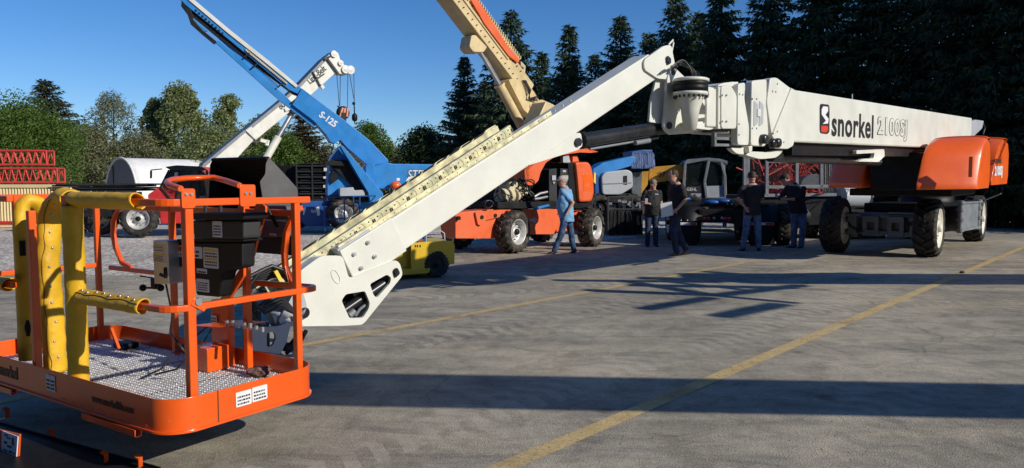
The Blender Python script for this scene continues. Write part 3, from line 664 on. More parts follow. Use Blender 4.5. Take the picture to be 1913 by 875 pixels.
# ---- jib
T1 = JF.px(1250, 82, 0); TH = .155
JL = (C1-C0).length
jx0 = JF.px(652, 497, 0).x
ztp = JF.px(900, 302, 0).z; print('jib z at 639,465', JF.px(639, 465, 0), 'at 1180,123', JF.px(1180, 123, 0), 'bot', JF.px(667, 527, 0), JF.px(1180, 181, 0))
JT = (JF.px(639, 466, 0).z+JF.px(1180, 124, 0).z)/2; JB = (JF.px(667, 526, 0).z+JF.px(1180, 181, 0).z)/2
jib = MB(JF).box(jx0, JL+.05, 0, .26, JB, JT).build('jib', M['white'], lift, bevel=.012)
MB(JF).box(jx0-.02, jx0+.55, -.012, .272, JB-.012, JT+.012).build('wear_sleeve', M['white'], jib, bevel=.006)
m = MB(JF)
for a, b in ((1, 0), (0, 0), (1, 1), (0, 1)):
    x_ = jx0+.08+.16*a; z_ = (JT+JB)/2+.03+(-.09 if b else .05)+(.02 if a else 0); m.cyl((x_, -.03, z_), (x_, 0, z_), .018, 10); m.cyl((x_, -.036, z_), (x_, -.03, z_), .01, 8)
m.build('bolt', M['alu'], jib)
plate('end_plate', JF, [(1203, 112), (1240, 86), (1254, 84), (1262, 126), (1264, 150), (1229, 147), (1204, 130)], [], -.03, .03, M['white'], lift, round_=.05)
plate('end_plate', JF, [(1203, 112), (1240, 86), (1254, 84), (1262, 126), (1264, 150), (1229, 147), (1204, 130)], [], .262, .03, M['white'], lift, round_=.05)
m = MB(JF); m.tube([JF.px(1249, 84, -.02), JF.px(1257, 75, -.02), JF.px(1258, 80, -.02), JF.px(1254, 100, -.02)], .012, 6); q = JF.px(1221, 84, .26)
m.build('guard_loop', M['white'], lift)
m = MB(JF)
for a, b in ((1247, 113), (1255, 136)):
    p = JF.px(a, b, -.03); m.cyl((p.x, -.06, p.z), (p.x, .3, p.z), .034, 16); m.prism(rnd([(p.x-.03, p.z+.05), (p.x+.03, p.z+.05), (p.x+.045, p.z-.05), (p.x-.045, p.z-.05)], .03), -.045, -.03)
m.build('pin', M['steel'], lift)
# lower gusset where the level ram is pinned
pg = JF.px(1077, 266, 0)
MB(JF).prism(rnd([(pg.x-.75, JB+.01), (pg.x+.02, JB+.01), (pg.x+.10, JB-.02), (pg.x+.06, pg.z-.07), (pg.x-.03, pg.z-.08)], .03), -.01, .27).build('gusset', M['white'], jib, bevel=.006)
MB(JF).cyl((pg.x, -.04, pg.z), (pg.x, .3, pg.z), .045, 16).build('pin', M['steel'], lift)
ra = JF.w(pg.x, .13, pg.z); rb = KF.w(*KP(1246, 238, .13)); dv = (rb-ra)
cyo = MB().cyl(ra+dv*.13, rb-dv*.02, .082, 24).cyl(ra+dv*.115, ra+dv*.15, .095, 24).build('jib_cylinder', M['steel'], lift)
MB().cyl(ra, ra+dv*.14, .055, 20).build('rod', M['chrome'], cyo)
MB().cyl(ra+dv*.2+V((0, 0, -.11)), rb-dv*.1+V((0, 0, -.11)), .014, 8).cyl(ra+dv*.6+V((.05, -.05, -.12)), ra+dv*.75+V((.05, -.05, -.12)), .03, 8).build('pipe', M['grey'], cyo)
# inner jib section and the lower casting
MB(JF).box(jx0-.55, jx0+.02, .03, .23, JB+.03, JT-.03).build('inner_jib', M['white'], lift, bevel=.01)
cast = [(560, 507), (600, 478), (640, 478), (652, 521), (739, 486), (747, 492), (753, 514), (678, 607), (640, 609), (563, 610), (525, 611), (519, 598), (540, 566), (545, 540)]
h1 = [(691, 531), (723, 513), (731, 519), (729, 529), (704, 557), (698, 552)]
h2 = [(638, 562), (646, 550), (682, 544), (691, 566), (689, 577), (678, 594), (653, 595)]
plate('jib_casting', JF, cast, [h1, h2], -.03, .03, M['white'], lift, round_=.04, hround=.02)
plate('jib_casting', JF, cast, [h1, h2], .25, .03, M['white'], lift, round_=.04, hround=.02)
cp = lambda a, b: tuple(JF.px(a, b, -.03))[::2]
MB(JF).prism(rnd([cp(562, 508), cp(600, 480), cp(640, 480), cp(648, 520), cp(632, 560), cp(622, 606), cp(566, 606), cp(546, 570)], .04), 0, .25).build('casting_body', M['white'], lift, bevel=.03)
MB(JF).prism([cp(640, 602), cp(676, 601), cp(744, 512), cp(749, 516), cp(680, 607), cp(640, 609)], -.004, .252).build('casting_floor', M['white'], lift)
MB(JF).prism([cp(740, 492), cp(744, 512), cp(676, 599), cp(640, 600), cp(636, 560), cp(660, 538)], .17, .245).build('casting_back', M['black'], lift)
cc = MB(JF).cyl(JF.px(640, 582, .07), JF.px(728, 522, .07), .042, 16).build('platform_cylinder', M['steel'], lift)
MB(JF).tube([JF.px(664, 590, .04), JF.px(672, 578, .02), JF.px(688, 566, .03)], .014, 8).cyl(JF.px(652, 590, .03), JF.px(662, 581, .03), .03, 10).build('valve', M['grey'], cc)
m = MB(JF)
p = JF.px(739, 509, -.03); m.prism(rnd([(p.x-.02, p.z+.035), (p.x+.03, p.z+.035), (p.x+.03, p.z-.03), (p.x-.035, p.z-.04)], .02), -.045, -.03); m.cyl((p.x, -.055, p.z), (p.x, .3, p.z), .022, 14)
p = JF.px(566, 584, -.03); m.cyl((p.x, -.06, p.z), (p.x, .3, p.z), .045, 14)
m.build('pin', M['black'], lift)
# raised oval emblem of the casting
p = JF.px(627, 517, -.031); MB(JF).tube([(p.x+.03*math.cos(t)-.03*math.sin(t)*0, -.031, p.z+.065*math.sin(t)) for t in [k*math.pi/8 for k in range(16)]], .005, 6, closed=True).build('oval_rib', M['white'], lift)
# link down to the platform
plate('platform_link', JF, [(519, 600), (534, 575), (552, 542), (566, 546), (574, 572), (562, 604), (532, 612)], [[(531, 598), (546, 590), (550, 601), (534, 606)]], -.06, .028, M['greyw'], lift, round_=.03, hround=.012)
LFr = Fr(P(500, 640, 5.75), (JF.M.to_3x3() @ V((1, 0, 0))))
plate('platform_support', LFr, [(470, 612), (520, 610), (545, 600), (535, 640), (524, 662), (470, 655)], [[(498, 622), (512, 620), (516, 630), (510, 646), (499, 650)]], -.02, .03, M['greyw'], lift, round_=.02, hround=.02)
plate('platform_support', LFr, [(470, 612), (520, 610), (545, 600), (535, 640), (524, 662), (470, 655)], [[(498, 622), (512, 620), (516, 630), (510, 646), (499, 650)]], .2, .03, M['greyw'], lift, round_=.02, hround=.02)
MB(LFr).cyl(LFr.px(478, 605, .1), LFr.px(480, 665, .1), .10, 24).build('support_drum', M['dgrey'], lift)
MB(LFr).cyl(LFr.px(505, 596, .1), LFr.px(560, 574, .1), .07, 18).build('rotary_actuator', M['greyw'], lift)
MB(LFr).tube([LFr.px(572, 618, .1), LFr.px(560, 640, .15), LFr.px(535, 660, .1)], .018, 8).tube([LFr.px(565, 620, .0), LFr.px(545, 645, .05), LFr.px(530, 650, .0)], .03, 8).build('strut', M['black'], lift)
# big loop of hoses by the basket
h = MB(LFr)
for k in range(6):
    d = .025*k; g_ = 4*k
    h.tube([LFr.px(560, 585, d), LFr.px(545, 530+g_*.4, d), LFr.px(530, 505+g_*.6, d), LFr.px(508, 497+g_, d), LFr.px(486, 508+g_, d), LFr.px(468, 530+g_*.5, d), LFr.px(464, 560, d), LFr.px(470, 590-g_*.5, d), LFr.px(486, 606-g_, d)], .016, 7)
for k in range(4): h.tube([LFr.px(470, 560+k*8, -.02), LFr.px(495, 585-k*7, -.05), LFr.px(525, 570-k*6, -.02), LFr.px(556, 590, .02)], .014, 7)
h.tube([LFr.px(420, 560, 0), LFr.px(440, 540, 0), LFr.px(470, 515, 0), LFr.px(500, 500, 0)], .016, 7)
h.build('hose_loop', M['hose'], lift)
MB(LFr).box(*sorted((LFr.px(516, 515, 0).x, LFr.px(524, 515, 0).x)), 0, .03, LFr.px(520, 536, 0).z, LFr.px(520, 503, 0).z).build('hose_clamp', M['yink'], lift)
# ---- cable carrier on the jib: two perforated zinc channels with plastic links between
def track(pa, pb, y0, nm='cable_carrier'):
    a, b = JF.px(*pa, y0), JF.px(*pb, y0); return a, b
TF = JF
a, b = JF.px(500, 546, .12), JF.px(958, 243, .12)
TD = Fr(JF.w(a.x, .13, a.z+0), JF.M.to_3x3() @ (b-a), (JF.M.to_3x3() @ (b-a)).cross(jy))
Lt = (b-a).length; hh_ = .10
tr = MB(TD)
n = int(Lt/.10)
tr.box(0, Lt, .0, .006, -hh_*.5, hh_*.5); tr.box(0, Lt, 0, .035, hh_*.5, hh_*.5+.005); tr.box(0, Lt, 0, .035, -hh_*.5-.005, -hh_*.5)
tr.box(0, Lt, .20, .206, -hh_*.5, hh_*.5+.012)
tr.prism([(0, -.02)]+[(Lt, -.02)]+[(Lt-k*Lt/30, hh_*.5+.022+.006*math.sin(k*1.7)) for k in range(31)], .225, .231)
trk = tr.build('cable_carrier', M['zinc'], lift)
m = MB(TD)
for k in range(n):
    x = (k+.5)*Lt/n; m.cyl((x, -.006, .022), (x, 0, .022), .006, 8); m.cyl((x, -.006, -.022), (x, 0, -.022), .006, 8)
m.build('rivet', M['steel'], trk)
m = MB(TD)
for k in range(0, n, 2):
    x = (k+1)*Lt/n; m.box(x-.016, x+.016, -.004, 0, -.018, .018)
m.build('slot', M['black'], trk)
m = MB(TD)
for k in range(n+1):
    x = k*Lt/n; m.tube([(x-.03+.03*math.cos(t_), -.003, hh_*.46*math.sin(t_)) for t_ in (-1.4, -.9, -.45, 0, .45, .9, 1.4)], .002, 4)
m.build('link_edge', M['coil'], trk)
m = MB(TD)
for k in range(15): x = .12+k*(Lt-.3)/15; m.prism([(x, hh_*.5+.0), (x+.14, hh_*.5+.0), (x+.20, hh_*.5+.024), (x+.05, hh_*.5+.022)], .218, .234)
m.build('rubber_pad', M['black'], trk)
m = MB(TD)
for q in range(3): m.tube([(0, .07+.05*q, -.01), (Lt*.5, .07+.05*q, -.005), (Lt, .07+.05*q, -.01)], .018, 6)
m.build('cable', M['hose'], trk)
m = MB(JF); zz = JT+.02
m.box(jx0+.0, JL*.62, .02, .05, JT, JT+.012); m.box(jx0, JL*.62, .02, .026, JT, JT+.05)
for k in range(24): x = jx0+.1+k*.13; m.cyl((x, .012, JT+.028), (x, .03, JT+.028), .008, 6)
m.build('mounting_rail', M['zinc'], lift)
MB(JF).box(jx0-.03, jx0+.32, .0, .25, JT+.0125, JT+.03).build('carrier_bracket', M['greyw'], lift, bevel=.004)
# ------------------------------------------------------------------ the orange platform (a part of the lift; its pieces are sub-parts)
PO = V((-1.785, 3.83, 0)); PF = Fr(PO, (.833, -.553, 0)); PW, PL = 1.03, 2.44
def rail_path(z, seg):
    return [V((x, y, z)) for x, y in seg]
def corner(cx_, cy_, r, a0, a1, n=6): return [(cx_+r*math.cos(R(a0+(a1-a0)*k/n)), cy_+r*math.sin(R(a0+(a1-a0)*k/n))) for k in range(n+1)]
def sqtube(m, pts, s=.04):
    """square tube along a path in local coordinates"""
    pts = [V(p) for p in pts]; n = len(pts); rings = []
    for i, p in enumerate(pts):
        d = (pts[min(i+1, n-1)]-pts[max(i-1, 0)]).normalized(); up = V((0, 0, 1))
        if abs(d.z) > .8: up = V((0, 1, 0)) if abs(d.y) < .5 else V((1, 0, 0))
        x = d.cross(up).normalized(); z = x.cross(d)
        rings.append([p+x*(i_*s/2)+z*(j_*s/2) for i_, j_ in ((-1, -1), (1, -1), (1, 1), (-1, 1))])
    vs = [q for r_ in rings for q in r_]; fs = [(a*4+k, a*4+(k+1) % 4, a*4+4+(k+1) % 4, a*4+4+k) for a in range(n-1) for k in range(4)]
    m.add(vs, fs+[(3, 2, 1, 0), tuple(4*(n-1)+k for k in range(4))])
ZR, ZM, ZF, ZT0, ZB0 = 1.54, .975, .385, .50, .315
m = MB(PF)
i = .05
GX = PF.px(141, 540, i).x; print('GX', GX)
# top rail: near long side (short run), right end, far side
sqtube(m, rail_path(ZR, [(GX, i), (-.20, i)]+corner(-.15, .15, .10, -90, 0)[1:]+[(-.05, .5)]+[(-.05, 1.0)]))
sqtube(m, rail_path(ZR-.085, [(-.10, .95), (-2.3, .95)]))
sqtube(m, rail_path(ZR, [(-2.39, .12), (-2.39, .90)]))
sqtube(m, rail_path(ZR, [(-2.42, i), (-1.80, i)]))
# mid rails
sqtube(m, rail_path(ZM, [(GX, i), (-.20, i)]+corner(-.15, .15, .10, -90, 0)[1:]+[(-.05, .92)]+corner(-.13, .99, .08, 0, 90)[1:]+[(-.58, 1.0)]), .036)
sqtube(m, rail_path(ZM, [(-.66, .95), (-2.3, .95)]), .034)
sqtube(m, rail_path(ZM+.02, [(-2.39, .12), (-2.39, .90)]), .036)
sqtube(m, rail_path(ZM, [(-2.42, i), (-1.80, i)]), .036)
# posts
for x_, y_, zt_, s in ((-.055, .17, ZR, .048), (-.055, .90, ZR, .042), (-.61, .95, ZR+.09, .044), (-1.445, .95, ZR-.06, .04), (-2.385, .33, ZR+.02, .045), (-2.385, .90, ZR-.03, .04), (PF.px(63, 520, i).x, i, ZR-.07, .045), (GX, i, ZR, .045)):
    m.box(x_-s/2, x_+s/2, y_-s/2, y_+s/2, ZF-.02, zt_)
plat = m.build('platform_frame', M['orange'], lift, bevel=.006, label='orange work platform basket with tubular rails at the end of the jib')
# D-shaped grab bars
m = MB(PF)
sqtube(m, [(-.06, .95, ZR-.05), (-.13, .95, ZR-.08), (-.20, .95, ZR-.2), (-.225, .95, ZR-.34), (-.22, .95, ZM+.14), (-.16, .95, ZM+.04), (-.06, .95, ZM)], .034)
sqtube(m, [(-2.08, .95, ZR-.09), (-2.16, .95, ZR-.11), (-2.23, .95, ZR-.19), (-2.24, .95, ZR-.3), (-2.21, .95, ZM+.16), (-2.13, .95, ZM+.05), (-2.0, .95, ZM+.01)], .034)
m.build('grab_bar', M['orange'], plat, bevel=.005)
# guard hoop over the controls
m = MB(PF)
hp = [PF.l(P(a, b, Y)) for a, b, Y in ((448, 347, 4.32), (425, 339, 4.45), (400, 332, 4.6), (350, 333, 4.5), (322, 336, 4.35), (312, 340, 4.24), (316, 346, 4.14), (338, 353, 4.06))]
m.tube(hp, .017, 10)
m.build('guard_hoop', M['orange'], plat)
m = MB(PF)
for y0_, y1_, zt_ in ((.12, .20, ZR+.075), (.48, .585, ZR+.095)):
    m.prism(rnd([(y0_, ZR-.03), (y1_, ZR-.03), (y1_, zt_), (y0_, zt_)], .015), -.026, -.020, ax='x')
m.build('hoop_plate', M['orange'], plat, bevel=.002)
m = MB(PF)
for yy in (.145, .175, .515, .548): m.cyl((-.021, yy, ZR+.045), (-.012, yy, ZR+.045), .009, 8)
m.cyl((-.035, .20, ZM+.03), (-.015, .20, ZM+.03), .02, 12)
m.build('bolt', M['alu'], plat)
m = MB(PF); sqtube(m, [(-.04, .17, ZM+.03), (-.03, .24, ZM-.015)], .03); m.build('bracket', M['orange'], plat)
# toe board with rounded corners, floor with grip pattern
def ring_wall(m, z0, z1, off0, off1, r=.17, x0=-PL, x1=0, y0=0, y1=PW):
    o = []; q = []
    for off, L_ in ((off0, o), (off1, q)):
        rr = max(.01, r+off)
        for cx_, cy_, a in ((x1-r, y0+r, -90), (x1-r, y1-r, 0), (x0+r, y1-r, 90), (x0+r, y0+r, 180)):
            L_ += corner(cx_, cy_, rr, a, a+90, 22)
    n = len(o); vs = [(x, y, z0) for x, y in o]+[(x, y, z1) for x, y in o]+[(x, y, z1) for x, y in q]+[(x, y, z0) for x, y in q]
    fs = []
    for k in range(n):
        j = (k+1) % n
        for a in range(4): b_ = (a+1) % 4; fs.append((a*n+k, a*n+j, b_*n+j, b_*n+k))
    m.add(vs, fs)
m = MB(PF); ring_wall(m, ZB0, ZT0, 0, -.005); ring_wall(m, ZB0-.004, ZB0+.010, .012, -.03)
toe = m.build('toe_board', M['orange'], plat, bevel=.002)
for p in toe.data.polygons: p.use_smooth = False
m = MB(PF)
m.box(-.55, -.30, -.006, .0, ZB0+.02, ZT0+.004)
# weld dots of the board
m = MB(PF)
for k in range(9): m.box(-1.1+k*.11-.02, -1.1+k*.11+.01, -.004, 0, ZB0+.026, ZB0+.032)
m.build('weld', M['orange'], toe)
m = MB(PF); m.prism(rnd([(-PL+.01, .01), (-.01, .01), (-.01, PW-.01), (-PL+.01, PW-.01)], .17, 8), ZF-.03, ZF-.004, ax='z')
flr = m.build('floor', M['grey'], plat)
m = MB(PF)
for b in range(30):
    y = .03+(b+.5)*(PW-.06)/30; e_ = .17-math.sqrt(max(0, .17**2-max(0, .17-min(y, PW-y))**2))+.01
    m.prism([(y-.011, ZF-.003), (y-.006, ZF+.006), (y+.006, ZF+.006), (y+.011, ZF-.003)], -PL+e_, -e_, ax='x')
m.build('floor_rib', M['floor'], flr)
m = MB(PF)
nx, ny = 96, 30
for a in range(nx):
    for b in range(ny):
        x = -PL+.06+(a+.5)*(PL-.12)/nx; y = .03+(b+.5)*(PW-.06)/ny; s = 1 if (a+b) % 2 else -1
        dx, dy = .010, .007
        ex, ey = max(0, .17-min(-x, x+PL)), max(0, .17-min(y, PW-y))
        if math.hypot(ex, ey) > .14: continue
        m.add([(x-dx, y-dy*s*.5, ZF+.005), (x+dx*.3, y-dy, ZF+.005), (x+dx, y+dy*s*.5, ZF+.005), (x-dx*.3, y+dy, ZF+.005), (x, y, ZF+.014)], [(0, 1, 4), (1, 2, 4), (2, 3, 4), (3, 0, 4)])
m.build('grip_tread', M['floor'], flr)
m = MB(PF)
for k in range(1, 4): x = -PL+k*PL/4; m.box(x-.006, x+.006, .02, PW-.02, ZF-.003, ZF+.006)
m.build('floor_seam', M['dgrey'], flr)
# skids under the board
m = MB(PF)
for x0_, x1_ in ((-.86, -.30), (-2.3, -1.75)):
    m.prism([(-.02, .305), (-.02, .27), (-.012, .262), (.012, .262), (.02, .27), (.02, .305), (.014, .305), (.014, .274), (.008, .268), (-.008, .268), (-.014, .274), (-.014, .305)], x0_, x1_, ax='x')
m.box(-1.5, -1.3, .1, .2, .27, .31)
m.build('skid', M['orange'], plat)
# lettering and decals on the boards
text_mesh('lettering', 'www.snorkellifts.com', .062, M['graphite'], PF, -.77, -.003, .385, toe, offset=.0012, sx=.80)
text_mesh('lettering', 'snorkel', .115, M['graphite'], PF, -1.96, -.003, .375, toe, offset=.002, sx=.8)
def decal(fr_, x, z, w_, h_, y, par, n=3, yellow=False, red=False, ax='y', nm='decal'):
    m = MB(fr_); 
    m.prism(rnd([(x, z), (x+w_, z), (x+w_, z+h_), (x, z+h_)], min(w_, h_)*.08), y-.002, y)
    d = m.build(nm, M['decal'], par)
    if yellow: MB(fr_).box(x+w_*.06, x+w_*.94, y-.0035, y-.001, z+h_*.80, z+h_*.94).box(x+w_*.06, x+w_*.94, y-.0035, y-.001, z+h_*.38, z+h_*.50).build('warning_stripe', M['yink'], d)
    if red: MB(fr_).box(x+w_*.05, x+w_*.35, y-.0035, y-.001, z+h_*.55, z+h_*.92).build('danger_stripe', M['redink'], d)
    k = MB(fr_); rs = random.Random(int(abs(x*1000)+abs(z*77)))
    for i_ in range(n):
        zz = z+h_*(.12+.70*i_/n)
        xx = x+w_*.1
        while xx < x+w_*.86:
            l = w_*rs.uniform(.05, .16); k.box(xx, min(xx+l, x+w_*.9), y-.003, y-.001, zz, zz+h_*.35/n); xx += l+w_*.04
    k.build('printing', M['ink'], d); return d
SF = Fr(PF.w(0, 0, 0), (.553, .833, 0))       # right end of the platform, x runs away from the camera
decal(SF, .40, .375, .105, .085, -.002, toe, 3); decal(SF, .51, .378, .105, .085, -.002, toe, 3)
decal(PF, -1.30, .37, .05, .10, -.003, toe, 3); decal(PF, -1.245, .37, .05, .10, -.003, toe, 3)
MB(SF).box(.285, .29, -.003, 0, ZB0, ZT0).build('board_seam', M['graphite'], toe)
# padded sleeves
def sleeve(pts, r, nm='padded_sleeve', snaps=None, side=V((.5, -.8, 0)), wob=.06, seed=1, open_ends=True):
    rs = random.Random(seed); pts = [V(p) for p in pts]
    dense = []
    for a, b in zip(pts, pts[1:]):
        k = max(2, int((b-a).length/.02)); dense += [a.lerp(b, t/k) for t in range(k)]
    dense.append(pts[-1])
    m = MB(PF); n = 20; rings = []; prev = None; ph = [rs.uniform(0, 6.28) for _ in range(6)]
    for i_, p in enumerate(dense):
        d = (dense[min(i_+2, len(dense)-1)]-dense[max(i_-2, 0)]).normalized()
        u = d.orthogonal().normalized() if prev is None else (prev-d*prev.dot(d)).normalized(); prev = u; q = d.cross(u); rg = []
        for k in range(n):
            a = 2*math.pi*k/n
            f = 1+wob*(math.sin(3*a+i_*.22+ph[0])*math.sin(i_*.35+ph[1])+.7*math.sin(5*a-i_*.5+ph[2]))*.55+wob*.5*math.sin(i_*.9+ph[3]+2*a)
            f *= 1+.14*math.cos(2*a+ph[4])
            rg.append(p+(u*math.cos(a)+q*math.sin(a))*r*f)
        rings.append(rg)
    vs = [x for rg in rings for x in rg]; fs = [(a*n+k, a*n+(k+1) % n, a*n+n+(k+1) % n, a*n+n+k) for a in range(len(rings)-1) for k in range(n)]
    m.add(vs, fs, True)
    o = m.build(nm, M['yellow'], plat, fix=False)
    so_ = o.modifiers.new('s', 'SOLIDIFY'); so_.thickness = .006; so_.offset = -1
    if snaps:
        sm_ = MB(PF)
        for k in range(snaps):
            i_ = int((k+.7)*len(dense)/(snaps+.6)); i_ = min(i_, len(dense)-1); d = PF.M.to_3x3().inverted() @ side; c = sum(rings[i_], V())/n
            best = max(rings[i_], key=lambda v: (v-c).dot(d)); sm_.ball(tuple(best), .009, 8)
        sm_.build('snap_button', M['alu'], o)
        d = PF.M.to_3x3().inverted() @ side; ln = []
        for rg in rings: c = sum(rg, V())/n; j_ = rg.index(max(rg, key=lambda v: (v-c).dot(d))); ln.append(rg[(j_+2) % n]*1.0+(rg[(j_+2) % n]-c).normalized()*.002)
        for _ in range(3): ln = [ln[0]]+[(ln[k-1]+ln[k]+ln[k+1])/3 for k in range(1, len(ln)-1)]+[ln[-1]]
        MB(PF).tube(ln, .0022, 5).build('flap_seam', M['olive'], o)
    return o
lp = lambda a, b, Y: PF.l(P(a, b, Y))
camside = V((.45, -.9, 0))
x = lp(141, 400, 4.72)
s1 = sleeve([(GX, i, ZR-.03), (GX, i, ZM), (GX, i, ZF+.03)], .056, wob=.04, seed=2)
s2 = sleeve([lp(136, 372, 4.70), lp(124, 366, 4.78), lp(112, 372, 4.84), lp(100, 386, 4.86), lp(94, 405, 4.86), lp(90, 480, 4.84), lp(98, 600, 4.83), lp(105, 695, 4.83)], .062, snaps=11, side=V((.75, -.65, 0)), wob=.06, seed=5)
s3 = sleeve([lp(82, 412, 5.25), lp(78, 395, 5.2), lp(68, 380, 5.15), lp(52, 375, 5.1), lp(42, 384, 5.08), lp(38, 410, 5.06), lp(43, 500, 5.05), lp(50, 672, 5.05)], .054, wob=.05, seed=9)
s4 = sleeve([(GX+.02, i, ZR+.005), (PF.px(258, 372, i).x, i, ZR+.005)], .046, wob=.03, seed=11)
s4.location = (0, 0, 0)
s5 = sleeve([(GX+.05, i, ZM+.0), (PF.px(268, 570, i).x, i, ZM)], .042, snaps=8, side=V((.1, -.6, .8)), wob=.05, seed=12)
s6 = sleeve([(-2.5, i, ZM), (-1.86, i, ZM)], .048, wob=.04, seed=13)
s7 = sleeve([(-2.5, i, ZR), (-2.28, i, ZR)], .055, wob=.04, seed=14)
m = MB(PF); m.box(GX-.06, GX+.0, i-.035, i+.03, ZR-.03, ZR+.03)

m.build('gate_hinge', M['orange'], plat, bevel=.004)
m = MB(PF); p = lp(52, 612, 4.98); m.tube([p+V((0, 0, .05)), p, p-V((0, 0, .06))], .022, 10, rs=[.008, .022, .010]); p = lp(42, 464, 5.0); m.tube([p+V((0, 0, .05)), p-V((0, 0, .05))], .02, 8); m.build('rubber_pull', M['black'], plat)
# ---- control console on the far side
def bpx(pix, y, d, nm, mt, par=None, bv=.012, r_=.02):
    pts = [tuple(PF.px(a, b, y))[::2] for a, b in pix]
    return MB(PF).prism(rnd(pts, r_, 3) if r_ else pts, y, y+d).build(nm, M[mt], par or plat, bevel=bv)
con = bpx([(320, 452), (452, 452), (452, 500), (418, 508), (408, 556), (366, 552), (362, 505), (320, 496)], .70, .10, 'console_box', 'black')
con2 = bpx([(357, 412), (455, 412), (455, 447), (357, 446)], .66, .13, 'console_box', 'dgrey')
bpx([(352, 398), (455, 398), (455, 411), (352, 411)], .62, .18, 'console_top', 'black')
bpx([(330, 447), (455, 447), (455, 452), (330, 452)], .68, .14, 'console_lip', 'black')
def dpx(a, b, c, d, y, par, **k):
    p, q = PF.px(a, d, y), PF.px(c, b, y); return decal(PF, p.x, p.z, q.x-p.x, q.z-p.z, y-.0005, par, **k)
dpx(398, 414, 415, 443, .66, con2, n=4); dpx(326, 462, 378, 479, .70, con, n=2, red=True); dpx(381, 464, 408, 500, .70, con, n=5, yellow=True)
dpx(368, 503, 387, 510, .70, con, n=1); dpx(368, 523, 391, 544, .70, con, n=4); dpx(352, 438, 364, 445, .66, con2, n=2)
m = MB(PF)
for a in (384, 412):
    p = PF.px(a, 396, .70); m.cyl((p.x, .70, p.z), (p.x, .70, p.z+.04), .012, 8); m.ball((p.x, .70, p.z+.045), .017, 10)
m.build('joystick', M['dgrey'], con2)
# aluminium side box with a handle
ab = bpx([(286, 449), (313, 450), (315, 531), (288, 531)], .62, .10, 'meter_box', 'alu', bv=.004, r_=.01)
dpx(287, 458, 308, 470, .62, ab, n=3, yellow=True); dpx(287, 474, 308, 490, .62, ab, n=4, yellow=True)
m = MB(PF); m.tube([PF.px(309, 500, .60), PF.px(309, 518, .59), PF.px(300, 513, .60)], .012, 6); m.build('handle', M['black'], ab)
m = MB(PF)
m.tube([PF.px(262, 516, .66), PF.px(282, 519, .68), PF.px(286, 520, .68)], .006, 6); 
for a, b in ((267, 538), (300, 538)): p = PF.px(a, b, .64); m.ball(tuple(p), .024, 12)
m.tube([PF.px(267, 538, .64), PF.px(285, 538, .64), PF.px(300, 538, .64)], .008, 6); m.box(PF.px(284, 530, .64).x, PF.px(292, 530, .64).x, .63, .67, PF.px(288, 540, .64).z, PF.px(288, 520, .64).z)
m.build('foot_switch_plug', M['black'], plat)
m = MB(PF)
m.tube([PF.px(310, 531, .66), PF.px(316, 560, .6), PF.px(322, 590, .55), PF.px(318, 620, .5), PF.px(335, 645, .45), PF.px(352, 665, .5), PF.px(330, 690, .5), PF.px(290, 700, .45)], .007, 6)
m.tube([PF.px(392, 606, .8), PF.px(370, 625, .75), PF.px(330, 655, .6), PF.px(300, 690, .5), PF.px(262, 708, .4)], .006, 6)
m.tube([PF.px(395, 615, .8), PF.px(380, 640, .7), PF.px(355, 668, .6)], .005, 6)
m.build('cable', M['hose'], plat)
# orange console arms
bpx([(410, 560), (455, 492), (455, 516), (424, 566)], .80, .02, 'console_arm', 'orange', bv=.003, r_=.01)
bpx([(476, 382), (484, 376), (496, 386), (496, 398), (478, 460), (474, 478), (462, 500), (455, 500), (456, 440), (470, 430), (472, 400)], .86, .015, 'console_arm', 'orange', bv=.003, r_=.01)
bpx([(311, 462), (340, 462), (340, 528), (311, 528)], .74, .02, 'console_mount', 'orange', bv=.003, r_=.01)
bpx([(394, 560), (426, 560), (428, 690), (396, 690)], .93, .05, 'console_column', 'orange', bv=.005, r_=0)
bpx([(444, 370), (456, 370), (452, 500), (446, 500)], .72, .012, 'console_mount', 'orange', bv=.003, r_=0)
m = MB(PF); a, b = PF.px(372, 606, .75), PF.px(470, 596, .95); m.prism([(a.x, .70), (b.x, .80), (b.x+.02, 1.05), (a.x+.1, 1.0)], a.z-.004, a.z+.002, ax='z'); m.build('valve_shelf', M['orange'], plat)
m = MB(PF); rs = random.Random(3)
for k in range(7): x = a.x+.2+.06*k; m.cyl((x, .82, a.z), (x, .82, a.z+.03+rs.random()*.02), .012, 8)
m.build('fitting', M['alu'], plat)
dpx(395, 590, 405, 602, .92, plat, n=2); dpx(385, 573, 388, 577, .9, plat, n=1)
# the big weathered cover flipped open over the controls
LX = PF.px(528, 330, .80).x
def side_pts(pix, x):
    out = []
    o = PF.I @ CAM
    for a, b in pix:
        d = PF.I.to_3x3() @ ray(a, b); t = (x-o.x)/d.x; p = o+d*t; out.append((p.y, p.z))
    return out
XS = -.62
outl = [(503, 294), (556, 352), (557, 366), (545, 400), (519, 430), (497, 420), (492, 378), (486, 340), (496, 326), (497, 306)]
pts = side_pts(outl, XS); print('lid side', pts)
MB(PF).prism(rnd(pts, .012, 3), XS-.008, XS, ax='x').build('cover_side', M['lid'], plat, bevel=.003)
zt_ = max(p[1] for p in pts); ys = [p[0] for p in pts]; ymn, ymx = min(ys), max(ys)
WX = XS-.62
t_p = side_pts([(503, 294), (556, 352), (557, 366)], XS)
m = MB(PF)
m.prism([(t_p[0][0]-.02, t_p[0][1]), (t_p[0][0], t_p[0][1]+.006), (t_p[1][0]+.006, t_p[1][1]), (t_p[2][0]+.006, t_p[2][1]), (t_p[2][0], t_p[2][1]-.1), (t_p[1][0]-.004, t_p[1][1]-.004), (t_p[0][0]-.02, t_p[0][1]-.012)], WX, XS-.008, ax='x')
pf = side_pts([(503, 294), (497, 306), (496, 326), (486, 340)], XS)
y_open = pf[0][0]
